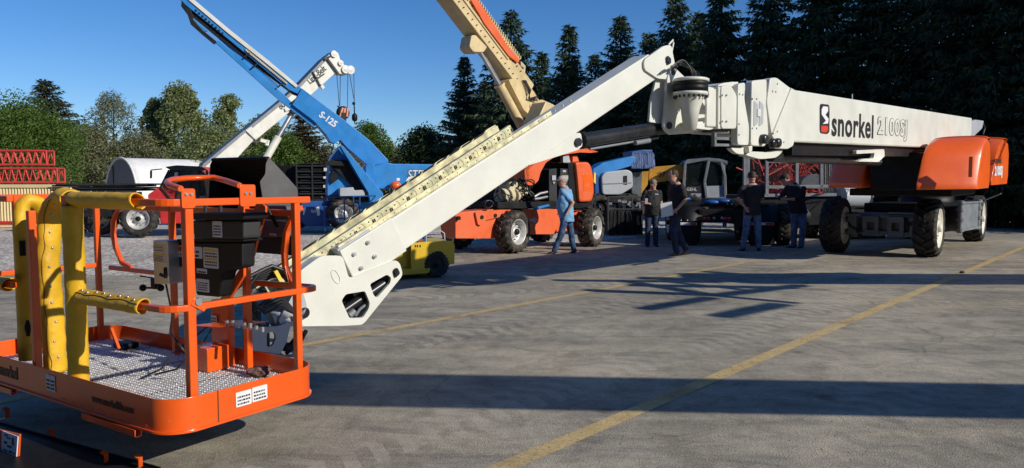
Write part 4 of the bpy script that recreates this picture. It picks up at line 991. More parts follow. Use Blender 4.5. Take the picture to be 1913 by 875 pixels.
m.prism([(t_p[0][0]-.02, t_p[0][1]-.004), (t_p[0][0]+.30, t_p[0][1]-.004-.25), (t_p[2][0], .98), (t_p[2][0]+.012, .98), (t_p[2][0]+.012, t_p[2][1]), (t_p[0][0], t_p[0][1])], WX, WX+.01, ax='x')
m.build('cover_shell', M['black'], plat)
MB(PF).prism(rnd(pts, .012, 3), WX-.008, WX, ax='x').build('cover_side', M['black'], plat, bevel=.003)
bk = side_pts([(557, 366), (553, 400)], XS)
MB(PF).box(WX, XS-.008, t_p[2][0]-.004, t_p[2][0]+.008, ZR-.42, t_p[2][1]).build('cover_back', M['black'], plat)
bpx([(484, 412), (522, 412), (540, 414), (540, 442), (484, 443)], 1.0, .08, 'battery_box', 'lid', bv=.006)
bpx([(486, 384), (535, 384), (540, 411), (484, 411)], 1.01, .07, 'battery_box', 'lid', bv=.006)
dpx(504, 437, 516, 441, 1.0, plat, n=1)
m = MB(PF); m.cyl(PF.px(494, 380, .9), PF.px(519, 425, .95), .012, 8); m.build('gas_strut', M['black'], plat)
# box, boot pedal and rag on the platform floor
c = PF.l(G(388, 699, .39)); 
tb = MB(PF).box(c.x-.17, c.x, c.y, c.y+.165, ZF+.012, ZF+.17).build('control_pedestal', M['orange'], plat, bevel=.004)
c = PF.l(G(232, 650, .40)); MB(PF).box(c.x-.08, c.x+.08, c.y-.05, c.y+.08, ZF+.01, ZF+.06).build('foot_pedal', M['black'], plat, bevel=.02)
m = MB(PF); c = PF.l(G(208, 628, .5)); sqtube(m, [c+V((0, 0, .06)), PF.l(G(222, 652, .41))+V((0, 0, 0))], .02); m.build('pedal_guard', M['orange'], plat)
# ------------------------------------------------------------------ machines standing behind
def pp(fr, pix, y0, d, nm, mt, par, bv=.01, r_=.03, label=None):
    pts = [tuple(fr.px(a, b, y0))[::2] for a, b in pix]
    return MB(fr).prism(rnd(pts, r_, 3) if r_ else pts, y0, y0+d).build(nm, M[mt] if isinstance(mt, str) else mt, par, bevel=bv, label=label)
def frot(o_, fr, q, deg):
    p = fr.px(*q); o_.data.transform(fr.M @ Matrix.Translation(p) @ Matrix.Rotation(R(deg), 4, 'Y') @ Matrix.Translation(-p) @ fr.I)
def fpx(fr, x0, y0, x1, y1, ya, d, nm, mt, par, bv=.01):
    p, q = fr.px(x0, y1, ya), fr.px(x1, y0, ya); return MB(fr).box(p.x, q.x, ya, ya+d, p.z, q.z).build(nm, M[mt], par, bevel=bv)
def fit_text(s, fr, px0, pyb, px1, pyt, y, mt, par, off=0, spacing=1.0, rot=None, shear=0, nm='lettering'):
    a = fr.px(px0, pyb, y); b = fr.px(px1, pyb, y); c = fr.px(px0, pyt, y)
    o = text_mesh(nm, s, 1.0, M[mt], ID, 0, 0, 0, None, offset=off, spacing=spacing, shear=shear)
    xs = [v.co.x for v in o.data.vertices]; zs = [v.co.z for v in o.data.vertices]
    W_ = (b-a).length; H_ = c.z-a.z
    T = fr.M @ Matrix.Translation((a.x, y, a.z)) @ Matrix.Rotation(rot if rot is not None else math.atan2(-(b.z-a.z), b.x-a.x), 4, 'Y') @ Matrix.Diagonal((W_/(max(xs)-min(xs)), 1, H_/(max(zs)-min(zs)), 1)) @ Matrix.Translation((-min(xs), 0, -min(zs)))
    o.data.transform(T); attach(o, par); return o

# ======== orange and cream boom lift
g1, g2 = G(960, 474), G(1104, 461)
OF = Fr(g1, (.735, .678, 0)); on = V((.80, -.60, 0))
ol = thing('boom_lift', (OF.w(1.5, 1, 0)), 'faded orange boom lift with cream raised boom and open hood behind the white jib', 'boom lift')
print('orange wheels', OF.l(g2))
wb = OF.l(g2)
wheel(ol, g1+V((-.03, .1, .50)), on, .50, .40, 'lug', 'brubber', 'silver', 'black', deep=.5)
wheel(ol, g2+V((0, .1, .48)), V((.86, -.5, 0)), .50, .40, 'lug', 'brubber', 'silver', 'black', deep=.55)
wheel(ol, OF.w(-.1, 1.9, .50), on, .50, .40, 'lug', 'brubber', 'silver', 'black', deep=.5)
wheel(ol, OF.w(wb.x+.2, 2.0, .50), on, .50, .40, 'lug', 'brubber', 'silver', 'black', deep=.5)
pp(OF, [(851, 399), (866, 396), (958, 388), (963, 398), (940, 416), (925, 430), (925, 446), (851, 446)], .22, .5, 'chassis', 'jorange', ol, .012)
pp(OF, [(888, 397), (905, 395), (956, 390), (950, 402), (908, 412), (899, 422), (893, 420)], .16, .05, 'chassis_plate', 'jorange', ol, .006)
m = MB(OF)
for a, b in ((857, 408), (900, 406), (925, 403)): p = OF.px(a, b, .16); m.cyl((p.x, .14, p.z), (p.x, .2, p.z), .045, 16)
m.build('pin', M['black'], ol)
cp_ = pp(OF, [(978, 391), (1043, 391), (1043, 412), (1039, 438), (984, 438), (981, 420)], .10, .06, 'chassis_plate', 'jorange', ol, .006)
pp(OF, [(990, 409), (997, 409), (997, 405), (1004, 412), (997, 418), (997, 414), (990, 414)], .094, .004, 'arrow', 'greyw', cp_, 0, 0)
MB(OF).box(-.3, wb.x+.3, .35, 1.6, .40, .90).build('chassis_frame', M['jorange'], ol, bevel=.02)
pp(OF, [(930, 378), (1106, 376), (1106, 384), (1085, 390), (930, 390)], .1, 1.6, 'turret_deck', 'black', ol, .01)
pp(OF, [(995, 389), (1024, 382), (1028, 385), (1002, 392)], .06, .03, 'step_pad', 'blue', ol, .002, 0)
pp(OF, [(1076, 303), (1101, 303), (1106, 313), (1109, 328), (1111, 361), (1106, 377), (1083, 378), (1080, 340)], .0, 1.5, 'hood', 'jorange', ol, .05, .08)
pp(OF, [(1089, 325), (1106, 328), (1107, 358), (1090, 356)], -.006, .02, 'hood_recess', 'hood', ol, .003, .03)
pp(OF, [(1091, 350), (1100, 340), (1104, 353)], -.012, .01, 'hood_scoop', 'jorange', ol, .003, 0)
pp(OF, [(1026, 317), (1040, 315), (1041, 377), (1026, 376)], .15, .4, 'cabinet', 'dgrey', ol, .008, 0)
pp(OF, [(1047, 315), (1065, 316), (1065, 378), (1047, 377)], .12, .4, 'cabinet', 'dgrey', ol, .008, 0)
pp(OF, [(1062, 305), (1078, 303), (1083, 378), (1062, 378)], .1, .9, 'engine_bay', 'black', ol, .008, 0)
m = MB(OF)
for a, b, c, d in ((1032, 328, 1039, 337), (1052, 318, 1058, 322), (1034, 340, 1037, 343), (1050, 328, 1062, 336)):
    p, q = OF.px(a, d, .1), OF.px(c, b, .1); m.box(p.x, q.x, .11, .118, p.z, q.z)
m.build('control_panel', M['greyw'], ol)
# opened hood
for y0 in (.2, 1.5):
    pp(OF, [(980, 318), (985, 312), (1005, 297), (1024, 286), (1050, 279), (1086, 274), (1118, 284), (1104, 286), (1084, 285), (1050, 290), (1037, 293), (1020, 304), (1010, 322), (1006, 338), (998, 345), (991, 347), (981, 344)], y0, .03, 'open_hood', 'jorange', ol, .008, .05)
pp(OF, [(980, 318), (985, 312), (1005, 297), (1024, 286), (1050, 279), (1086, 274), (1118, 284), (1086, 277), (1052, 282), (1027, 289), (1008, 300), (990, 314), (986, 343), (981, 344)], .2, 1.3, 'open_hood', 'jorange', ol, .004, .03)
pp(OF, [(1070, 292), (1078, 290), (1082, 302), (1070, 303)], .4, .3, 'exhaust', 'jorange', ol, .01, .02)
pp(OF, [(1052, 292), (1062, 287), (1066, 304), (1052, 304)], .3, .1, 'lamp', 'greyw', ol, .01, .02)
pp(OF, [(1110, 322), (1113, 324), (1113, 344), (1109, 340)], .2, .02, 'decal', 'yink', ol, 0, 0)
# engine bay clutter: manifolds, drums, hoses
m = MB(OF)
for a, r_ in ((934, .10), (946, .10), (958, .11)): p = OF.px(a, 366, .35); m.cyl(p, p+V((.16, .05, 0)), .17, 16)
p, q = OF.px(952, 366, .3), OF.px(986, 340, .3); m.box(p.x, q.x, .3, .8, p.z, q.z)
m.build('valve_block', M['coil'], ol)
rs = random.Random(4); m = MB(OF)
for k in range(26):
    a0, b0_ = rs.uniform(925, 1000), rs.uniform(338, 376); pts = [OF.px(a0, b0_, .22)]
    for j in range(4): a0 += rs.uniform(-14, 16); b0_ = min(378, max(334, b0_+rs.uniform(-16, 18))); pts.append(OF.px(a0, b0_, .1+rs.uniform(0, .3)))
    sp = []
    for j in range(len(pts)-1):
        for t in range(4): sp.append(pts[j].lerp(pts[j+1], t/4))
    for _ in range(2): sp = [sp[0]]+[(sp[i_-1]+sp[i_]*2+sp[i_+1])/4 for i_ in range(1, len(sp)-1)]+[sp[-1]]
    m.tube(sp, .016, 5)
m.build('hose', M['hose'], ol)
m = MB(OF); 
for dz in (0, 9): m.tube([OF.px(998, 368+dz*.5, .1), OF.px(1008, 362+dz, .1), OF.px(1022, 359+dz, .1)], .035, 8)
m.build('pipe', M['alu'], ol)
m = MB(OF); c = OF.px(914, 382, .1); m.tube([(c.x+.12*math.cos(t*.7), .1+.02*t*.2, c.z+.09*math.sin(t*.7)) for t in range(24)], .018, 6); m.build('coiled_hose', M['hose'], ol)
pp(OF, [(925, 345), (952, 335), (955, 352), (930, 352)], .9, .4, 'counterweight', 'jorange', ol, .02, .03)
MB(OF).box(OF.px(925, 380, .9).x, OF.px(1060, 380, .9).x, .9, 1.7, OF.px(925, 378, .9).z, OF.px(960, 330, .9).z).build('engine', M['black'], ol, bevel=.02)
# raised cream boom
c0, c1 = V((.80, 20.6, 3.75)), P(866, 0, 18.3)
BD = (c0-c1).normalized(); OB = Fr(c0, BD, BD.cross(V((0, 0, 1)).cross(BD).normalized()))
Lb = (c0-c1).length+2.5
cb = MB(OB).box(-Lb, -.55, 0, .5, -.27, .22).build('raised_boom', M['cream'], ol, bevel=.02)
pp(OB, [(950, 150), (975, 140), (1000, 175), (1012, 196), (992, 218), (978, 205)], -.02, .54, 'boom_knuckle', 'cream', ol, .02, .05)
pp(OB, [(990, 196), (1012, 186), (1035, 196), (1020, 206), (1002, 219), (994, 214)], -.05, .60, 'boom_yoke', 'cream', ol, .02, .05)
m = MB(OB); p = OB.px(997, 209, -.05); m.cyl((p.x, -.09, p.z), (p.x, .6, p.z), .10, 18); m.build('pin', M['silver'], ol)
m = MB(OB); m.box(-Lb, -1.75, -.03, .0, -.02, .04); m.build('boom_rib', M['cream'], cb)
m = MB(OB)
for k in range(30): x = -1.2-k*.19; m.cyl((x, -.04, .10-.0), (x, 0, .10), .016, 6); m.cyl((x, -.04, -.16), (x, 0, -.16), .014, 6)
m.build('rivet', M['black'], cb)
m = MB(OB)
for k in range(70):
    x = -1.45-k*.085; m.tube([(x, -.03, .27), (x+.04, -.035, .34), (x+.0, -.03, .40)], .017, 5)
m.box(-Lb, -1.4, -.0, .40, .24, .39); m.build('cable_chain', M['cream'], cb)
pp(OB, [(880, 0), (893, 0), (925, 48), (944, 80), (971, 112), (968, 118), (950, 104), (935, 84), (905, 44)], -.07, .5, 'chain_cover', 'jorange', ol, .01, .03)
h = MB(OB); 
for k in range(3): h.tube([OB.px(972, 116+3*k, .1), OB.px(980, 124+2*k, .1), OB.px(979-k*3, 136, .1), OB.px(972-k*3, 140, .1)], .03, 6)
h.build('cable_loop', M['coil'], ol)
h = MB(OB)
for k in range(4): h.tube([OB.px(976+k*2, 150, -.05), OB.px(986+k*2, 166+k, -.1), OB.px(990-k, 184, -.1), OB.px(1004, 180+3*k, -.1)], .015, 6)
h.build('hose', M['hose'], ol)
LF2 = Fr(P(925, 150, 19.3), (.735, .678, 0))
pp(LF2, [(881, 66), (895, 65), (911, 88), (904, 98), (885, 98), (877, 88)], -.1, .4, 'cylinder_lug', 'cream', ol, .02, .05)
m = MB(LF2); a, b, c = LF2.px(896, 96, .1), LF2.px(932, 158, .1), LF2.px(982, 250, .1)
m.cyl(a, b, .05, 12).cyl((a.x+.09, a.y, a.z), (b.x+.09, b.y, b.z), .02, 8); m.build('cylinder_rod', M['alu'], ol)
MB(LF2).cyl(b, c, .125, 20).cyl(b, b+(c-b)*.04, .15, 20).build('lift_cylinder', M['cream'], ol)
pp(OF, [(1020, 190), (1044, 200), (1060, 290), (1010, 300), (1002, 230)], .8, .5, 'turret_mast', 'cream', ol, .02, .03)

# ======== blue boom lift S-125
BL = Fr(P(660, 430, 24.5), (.93, .36, 0))
bl = thing('boom_lift', BL.w(0, .8, 0), 'blue boom lift marked S-125 with its blue boom raised to the upper left', 'boom lift')
gq = G(640, 431)
wheel(bl, BL.w(BL.px(641, 403, 0).x, 0, .53), V((.35, -.94, 0)), .52, .38, 'lug', 'brubber', 'silver', 'silver', deep=.5)
wheel(bl, BL.w(BL.px(560, 403, 0).x, 1.2, .53), V((.35, -.94, 0)), .52, .38, 'lug', 'brubber', 'silver', 'silver', deep=.5)
pp(BL, [(566, 387), (622, 385), (622, 400), (616, 423), (570, 422), (562, 410)], .1, .7, 'chassis', 'dblue', bl, .02)
pp(BL, [(655, 377), (700, 371), (704, 392), (662, 410)], .1, .7, 'chassis', 'blue', bl, .02)
MB(BL).box(-1.6, 3.0, .4, 1.6, .55, .95).build('chassis_frame', M['dblue'], bl, bevel=.02)
fit_text('4x4', BL, 581, 398, 590, 391, .09, 'decal', bl, off=.01)
pp(BL, [(590, 388), (596, 386), (598, 402), (593, 404)], .09, .004, 'decal', 'decal', bl, 0, 0)
pp(BL, [(567, 388), (572, 387), (568, 402), (566, 402)], .09, .004, 'decal', 'decal', bl, 0, 0)
pp(BL, [(724, 304), (735, 306), (812, 307), (840, 330), (838, 348), (748, 352), (700, 354), (697, 311), (712, 306)], .0, 1.3, 'turret_body', 'blue', bl, .04, .06)
pp(BL, [(683, 309), (700, 307), (701, 352), (684, 352)], -.1, .5, 'turret_panel', 'blue', bl, .02, .04)
o = fit_text('STEV', BL, 761, 336, 802, 317, -.010, 'ink', bl, off=.05, spacing=.95, shear=.15)
o = fit_text('STEV', BL, 762, 335, 801, 318, -.016, 'decal', bl, off=.0, spacing=.95, shear=.15)
m_ = text_mesh('lettering', 'C', .5, M['decal'], BL, BL.px(758, 348, 0).x, -.012, BL.px(758, 350, 0).z, bl, offset=.02)
pp(BL, [(741, 333), (747, 333), (747, 338), (741, 338)], -.01, .01, 'decal', 'decal', bl, 0, 0)
MB(BL).ball(tuple(BL.px(739, 347, -.2)), .17, 14, (1.1, 1, .8)).build('beacon_cover', M['hood'], bl)
pp(BL, [(635, 272), (640, 272), (716, 362), (716, 378), (692, 378), (688, 360), (652, 300)], -.3, .4, 'tower_link', 'blue', bl, .03, .04)
pp(BL, [(635, 273), (617, 298), (612, 345), (612, 366), (640, 366), (668, 360), (672, 330), (655, 300)], .2, .6, 'tower_frame', 'blue', bl, .03, .03)
pp(BL, [(618, 298), (650, 300), (678, 340), (682, 358), (668, 357), (640, 330), (618, 310)], .05, .12, 'tower_cylinder', 'black', bl, .02, .03)
pp(BL, [(613, 301), (648, 301), (646, 311), (613, 309)], -.1, .4, 'tower_plate', 'black', bl, .02, .02)
pp(BL, [(620, 320), (627, 318), (632, 335), (620, 344), (617, 335)], .1, .05, 'opening', 'black', bl, .01, .02)
pp(BL, [(635, 352), (660, 350), (662, 356), (680, 355), (682, 367), (635, 367)], -.2, .5, 'turret_base', 'greyw', bl, .02, .03)
pp(BL, [(622, 366), (720, 366), (720, 378), (622, 378)], -.0, 1.2, 'turret_deck', 'black', bl, .02, 0)
# platform rails in front of it
m = MB(BL)
def brl(a, b, c, d, y=-.7, r=.022): m.cyl(BL.px(a, b, y), BL.px(c, d, y), r, 8)
for q in ((605, 369, 702, 366), (605, 369, 607, 434), (643, 367, 644, 412), (660, 367, 661, 402), (672, 366, 672, 398), (606, 411, 644, 408), (605, 371, 628, 360), (702, 366, 690, 380)): brl(*q)
m.build('platform_rail', M['dblue'], bl)
# the boom, drawn in its own vertical plane
BB = Fr(P(640, 250, 25.3), (.93, .36, 0))
pp(BB, [(546, 196), (564, 165), (592, 186), (640, 222), (690, 262), (726, 300), (722, 318), (690, 312), (648, 276), (636, 262), (624, 268), (609, 252), (588, 228)], 0, .55, 'boom', 'blue', bl, .02, .02)
pp(BB, [(609, 250), (627, 262), (634, 258), (628, 268), (618, 266)], -.04, .6, 'boom_lug', 'blue', bl, .01, .02)
sb = pp(BB, [(335, -30), (353, -2), (430, 62), (520, 130), (566, 168), (562, 178), (540, 168), (430, 76), (345, 8), (325, -18)], .08, .38, 'inner_boom', 'blue', bl, .01, .01)
pp(BB, [(335, -36), (356, -6), (432, 58), (500, 112), (557, 160), (553, 164), (498, 119), (428, 64), (352, 0), (331, -30)], .04, .1, 'cable_tray', 'cwhite', bl, .004, 0)
pp(BB, [(355, 8), (430, 70), (554, 168), (560, 180), (548, 176), (425, 84), (350, 22)], .16, .25, 'boom_underside', 'black', bl, .004, 0)
pp(BB, [(403, 80), (409, 76), (530, 176), (560, 206), (590, 232), (586, 238), (553, 212), (524, 190)], .1, .12, 'side_tube', 'blue', bl, .008, 0)
pp(BB, [(408, 72), (414, 70), (470, 118), (520, 160), (516, 164), (466, 124)], .2, .1, 'side_tube', 'blue', bl, .008, 0)
pp(BB, [(340, 0), (350, 10), (358, 22), (362, 38), (378, 56), (405, 78), (400, 82), (376, 62), (356, 44), (350, 26), (338, 10)], .1, .2, 'boom_head', 'black', bl, .008, 0)
pp(BB, [(362, 36), (388, 58), (378, 60)], .15, .1, 'head_plate', 'blue', bl, .004, 0)
m = MB(BB)
for a, b in ((456, 102), (470, 122), (518, 158), (545, 186)): p, q = BB.px(a, b+6, .05), BB.px(a+10, b-2, .05); m.bar(p, q, .09, .05)
for k in range(9): a = 366+k*6.2; p = BB.px(a, 20+k*5.3, .07); m.box(p.x-.03, p.x+.03, .06, .08, p.z-.03, p.z+.03)
m.build('bracket', M['steel'], bl)
m = MB(BB)
for k in range(30): a = 460+k*2.6; p = BB.px(a, 93+k*2.13, .03); m.box(p.x-.018, p.x+.018, .02, .06, p.z-.05, p.z+.02)
m.build('chain_link', M['coil'], bl)
for k, (ch, a, b) in enumerate((('S-125', 593, 213),)):
    fit_text('S-125', BB, 596, 218, 632, 205, -.006, 'decal', bl, off=.03, spacing=1.0).data.update()
# rotate the lettering to lie along the boom
tx = [o_ for o_ in COL.objects if o_.name.startswith('lettering')][-1]
pv = BB.w(*BB.px(596, 216, -.006)); frot(tx, BB, (596, 216, -.006), 37)

# ======== white mobile crane
CF2 = Fr(P(520, 200, 38), (.80, .60, 0))
cr = thing('mobile_crane', (CF2.w(-3.5, 1, 0)), 'white telescopic mobile crane boom with hook block hanging above the blue boom', 'crane')
pp(CF2, [(376, 314), (383, 304), (457, 245), (470, 236), (480, 256), (443, 296), (424, 312)], 0, .8, 'boom_section', 'cwhite', cr, .03, 0)
pp(CF2, [(452, 251), (524, 191), (556, 163), (564, 192), (546, 206), (478, 262)], .07, .66, 'boom_section', 'cwhite', cr, .03, 0)
pp(CF2, [(548, 170), (604, 113), (618, 104), (630, 134), (581, 178), (562, 194)], .13, .55, 'boom_section', 'cwhite', cr, .03, 0)
for q, y in (([(379, 307), (457, 243), (460, 247), (383, 312)], -.02), ([(457, 244), (524, 189), (556, 161), (558, 165), (528, 194), (460, 249)], .05), ([(552, 165), (604, 111), (616, 101), (618, 106), (606, 117), (556, 169)], .11)):
    pp(CF2, q, y, .75, 'boom_top_plate', 'grey', cr, .005, 0)
pp(CF2, [(610, 108), (620, 96), (632, 98), (636, 112), (641, 120), (650, 124), (660, 123), (661, 136), (648, 140), (632, 138), (626, 130)], .1, .6, 'boom_head', 'cwhite', cr, .03, .1)
m = MB(CF2)
for a, b, r_ in ((624, 101, .17), (646, 130, .22), (655, 131, .23), (637, 118, .14)): p = CF2.px(a, b, .02); m.lathe([(.001, -.05), (r_*.5, -.05), (r_*.8, -.02), (r_, -.05), (r_, .05), (.001, .05)], (p.x, .04, p.z), n=24, cap=False)
m.build('sheave', M['cwhite'], cr)
m = MB(CF2)
def bx2(a, b, c, d, w_=.1, y=.05): m.bar(CF2.px(a, b, y), CF2.px(c, d, y), w_, w_)
for q in ((584, 134, 592, 148), (592, 148, 599, 162), (586, 152, 606, 138), (597, 158, 606, 166)): bx2(*q, w_=.06)
for q in ((457, 245, 475, 262), (468, 255, 480, 268), (610, 108, 632, 138), (606, 112, 616, 106)): bx2(*q, w_=.10)
m.build('guide_bracket', M['dgrey'], cr)
m = MB(CF2)
for q in ((486, 262, 500, 266), (500, 262, 498, 272), (600, 160, 604, 166), (532, 206, 546, 200)): bx2(*q, w_=.16)
m.build('boom_bracket', M['cwhite'], cr)
o = fit_text('Link-Belt', CF2, 580, 158, 622, 146, .115, 'ink', cr, off=.02)
frot(o, CF2, (580, 158, .115), -38)
o = fit_text('80', CF2, 525, 206, 537, 193, .055, 'ink', cr, off=.02)
frot(o, CF2, (525, 206, .055), -33)
m = MB(CF2); m.cyl(CF2.px(494, 302, .2), CF2.px(520, 256, .2), .19, 16); m.build('lift_cylinder', M['cwhite'], cr)
m = MB(CF2); m.cyl(CF2.px(520, 256, .2), CF2.px(548, 208, .2), .12, 16); m.build('cylinder_rod', M['alu'], cr)
m = MB(CF2); p = CF2.px(549, 207, .0); m.cyl((p.x, -.1, p.z), (p.x, .8, p.z), .18, 12); m.build('pin', M['black'], cr)
m = MB(CF2)
for q in ((629, 137, 634, 198), (636, 139, 635, 198), (650, 138, 649, 202), (661, 134, 662, 192), (653, 138, 662, 190), (470, 236, 606, 112)):
    m.cyl(CF2.px(q[0], q[1], .3), CF2.px(q[2], q[3], .3), .018, 5)
m.build('cable', M['hose'], cr)
p = CF2.px(642, 211, .2)
hb = MB(CF2).lathe([(.001, -.12), (.30, -.12), (.36, -.06), (.36, .06), (.30, .12), (.001, .12)], (p.x, .3, p.z), n=24, cap=False).box(p.x-.16, p.x+.12, .15, .45, p.z-.52, p.z).build('hook_block', M['black'], cr)
m = MB(CF2); 
for k in range(3): m.add([(p.x-.26+.2*k, .165, p.z-.2), (p.x-.16+.2*k, .165, p.z-.2), (p.x+.0+.14*k, .165, p.z+.26), (p.x-.10+.14*k, .165, p.z+.26)], [(0, 1, 2, 3)])
m.build('warning_stripe', mat('salmon_paint', (.62, .22, .14), .5), hb, fix=False)
MB(CF2).tube([(p.x, .3, p.z-.5), (p.x+.02, .3, p.z-.62), (p.x+.10, .3, p.z-.70), (p.x+.14, .3, p.z-.62)], .035, 8).tube([(p.x-.3, .3, p.z+.34), (p.x-.2, .3, p.z+.3)], .04, 6).build('hook', M['black'], hb)
p = CF2.px(664, 220, .2)
wb_ = MB(CF2).lathe([(.02, .26), (.13, .16), (.15, .10), (.15, -.1), (.10, -.18), (.02, -.2)], (p.x, .3, p.z), ax='z', n=18).cyl((p.x, .3, p.z+.2), (p.x-.02, .3, p.z+.78), .035, 8).ball((p.x-.04, .3, p.z+.76), .09, 8).tube([(p.x, .3, p.z-.2), (p.x, .3, p.z-.32), (p.x+.08, .3, p.z-.36), (p.x+.1, .3, p.z-.28)], .03, 8).build('headache_ball', M['black'], cr)
pp(CF2, [(379, 311), (398, 314), (398, 321), (380, 322)], -.1, .6, 'boom_pivot', 'red', cr, .02, .03)
pp(CF2, [(378, 318), (402, 318), (440, 340), (440, 400), (350, 400), (350, 345)], .2, 2.5, 'superstructure', 'cwhite', cr, .03, .1)
pp(CF2, [(320, 385), (560, 385), (560, 412), (320, 412)], -.3, 2.6, 'carrier', 'dgrey', cr, .03, .1)
for a in (350, 385, 500, 530): wheel(cr, V((*CF2.w(CF2.px(a, 410, 0).x, -.3, 0).xy, .55)), V((.1, -1, 0)), .55, .35, 'block', 'brubber', 'silver', 'black')

# ======== red tractor with black cab
TF_ = Fr(P(262, 440, 22.2), (.93, .36, 0))
tf = thing('tractor', TF_.w(.6, .9, 0), 'red farm tractor with black cab parked on the gravel behind the orange basket', 'tractor')
wheel(tf, TF_.w(0, 0, .50), V((.2, -.97, 0)), .53, .42, 'lug', 'rubber', 'silver', 'black', deep=.35)
wheel(tf, TF_.w(-1.15, 1.0, .48), V((.2, -.97, 0)), .50, .40, 'lug', 'rubber', 'silver', 'black', deep=.35)
wheel(tf, TF_.w(2.2, .2, .72), V((.2, -.97, 0)), .74, .5, 'lug', 'rubber', 'red', 'black', deep=.35)
wheel(tf, TF_.w(2.2, 1.7, .72), V((.2, -.97, 0)), .74, .5, 'lug', 'rubber', 'red', 'black', deep=.35)
pp(TF_, [(276, 364), (305, 345), (330, 345), (335, 372), (345, 384), (300, 386), (278, 380)], .1, .9, 'bonnet', 'red', tf, .03, .06)
pp(TF_, [(296, 380), (352, 380), (352, 418), (300, 418)], .05, .9, 'underframe', 'red', tf, .03, .04)
pp(TF_, [(318, 410), (352, 408), (352, 428), (318, 428)], .3, .7, 'axle_housing', 'black', tf, .03, .02)
pp(TF_, [(303, 350), (318, 315), (372, 316), (392, 330), (394, 372), (330, 374), (318, 372)], .1, 1.3, 'cab', 'glass', tf, .01, .02)
pp(TF_, [(308, 312), (330, 309), (372, 311), (386, 316), (372, 319), (318, 318)], .0, 1.5, 'cab_roof', 'dgrey', tf, .04, .04)
m = MB(TF_)
def tb_(a, b, c, d, w_=.06, y=.08): m.bar(TF_.px(a, b, y), TF_.px(c, d, y), w_, w_)
for q in ((316, 318, 300, 350), (336, 318, 330, 372), (372, 318, 374, 372), (386, 318, 394, 372), (300, 350, 318, 372), (318, 373, 394, 373)): tb_(*q)
tb_(303, 316, 282, 318, .03); tb_(282, 318, 281, 326, .03)
m.build('cab_pillar', M['black'], tf, bevel=.008)
pp(TF_, [(280, 320), (284, 319), (284, 333), (280, 334)], .0, .05, 'mirror', 'black', tf, .01, .01)
pp(TF_, [(326, 322), (333, 322), (332, 342), (325, 342)], .07, .02, 'cab_sticker', 'greyw', tf, .01, .0)
pp(TF_, [(352, 330), (384, 330), (384, 356), (352, 356)], .095, .01, 'side_window', 'clear', tf, 0, 0)
m = MB(TF_)
rs = random.Random(8)
for k in range(16):
    a, b = rs.uniform(152, 236), rs.uniform(380, 432); m.bar(TF_.px(a, b, rs.uniform(.3, 1)), TF_.px(a+rs.uniform(-16, 16), b+rs.uniform(-18, 18), rs.uniform(.3, 1)), rs.uniform(.05, .16))
m.box(TF_.px(155, 400, .4).x, TF_.px(236, 400, .4).x, .4, 1.1, .55, 1.05)
m.build('front_loader_frame', M['black'], tf, bevel=.01)

# ======== yellow cart
YF = Fr(G(817, 520), (.92, .39, 0))
yc = thing('utility_cart', YF.w(-.3, .5, 0), 'small yellow utility cart parked on the asphalt just behind the white jib', 'utility cart')
wheel(yc, YF.w(0, .10, .235), V((.39, -.92, 0)), .235, .16, 'block', 'rubber', 'dgrey', 'black', deep=.3)
wheel(yc, YF.w(-.1, .95, .235), V((.39, -.92, 0)), .235, .16, 'block', 'rubber', 'dgrey', 'black', deep=.3)
wheel(yc, YF.w(-1.3, .12, .235), V((.39, -.92, 0)), .235, .16, 'block', 'rubber', 'dgrey', 'black', deep=.3)
arch = [(802, 492), (805, 478), (814, 470), (824, 470), (832, 478), (834, 492)]
pts = [(768, 455), (786, 453), (846, 450), (850, 460), (849, 494)] + arch[::-1] + [(802, 508), (768, 512)]
pp(YF, pts, .03, .04, 'side_panel', 'cyellow', yc, .006, 0)
pp(YF, [(768, 455), (846, 451), (848, 456), (768, 460)], .07, .95, 'deck', 'cyellow', yc, .01, 0)
pp(YF, [(690, 465), (768, 456), (768, 505), (690, 512)], .18, .8, 'front_body', 'cyellow', yc, .015, 0)
pp(YF, [(700, 506), (804, 501), (802, 511), (700, 519)], .02, .95, 'running_board', 'cyellow', yc, .01, 0)
a = YF.px(843, 452, .05); MB(YF).box(a.x-.03, a.x+.02, .06, 1.0, .22, a.z).build('end_panel', M['cyellow'], yc, bevel=.01)
m = MB(YF)
for q in ((786, 447), (843, 446)): p = YF.px(*q, .1); m.box(p.x-.05, p.x+.05, .1, .2, p.z-.06, p.z+.0)
m.build('latch', M['rust'], yc)
m = MB(YF); 
m.tube([YF.px(796, 452, .3), YF.px(796, 440, .3), YF.px(800, 434, .3), YF.px(824, 432, .3), YF.px(830, 436, .3), YF.px(831, 450, .3)], .012, 8); m.build('hand_rail', M['greyw'], yc)
pp(YF, [(762, 448), (796, 438), (800, 452), (764, 456)], .35, .5, 'seat', 'dblue', yc, .03, .03)
m = MB(YF)
for a in (776, 780, 785): p = YF.px(a, 460, .03); m.box(p.x-.01, p.x+.01, .024, .03, p.z-.02, p.z+.02)
m.build('decal', M['ink'], yc)

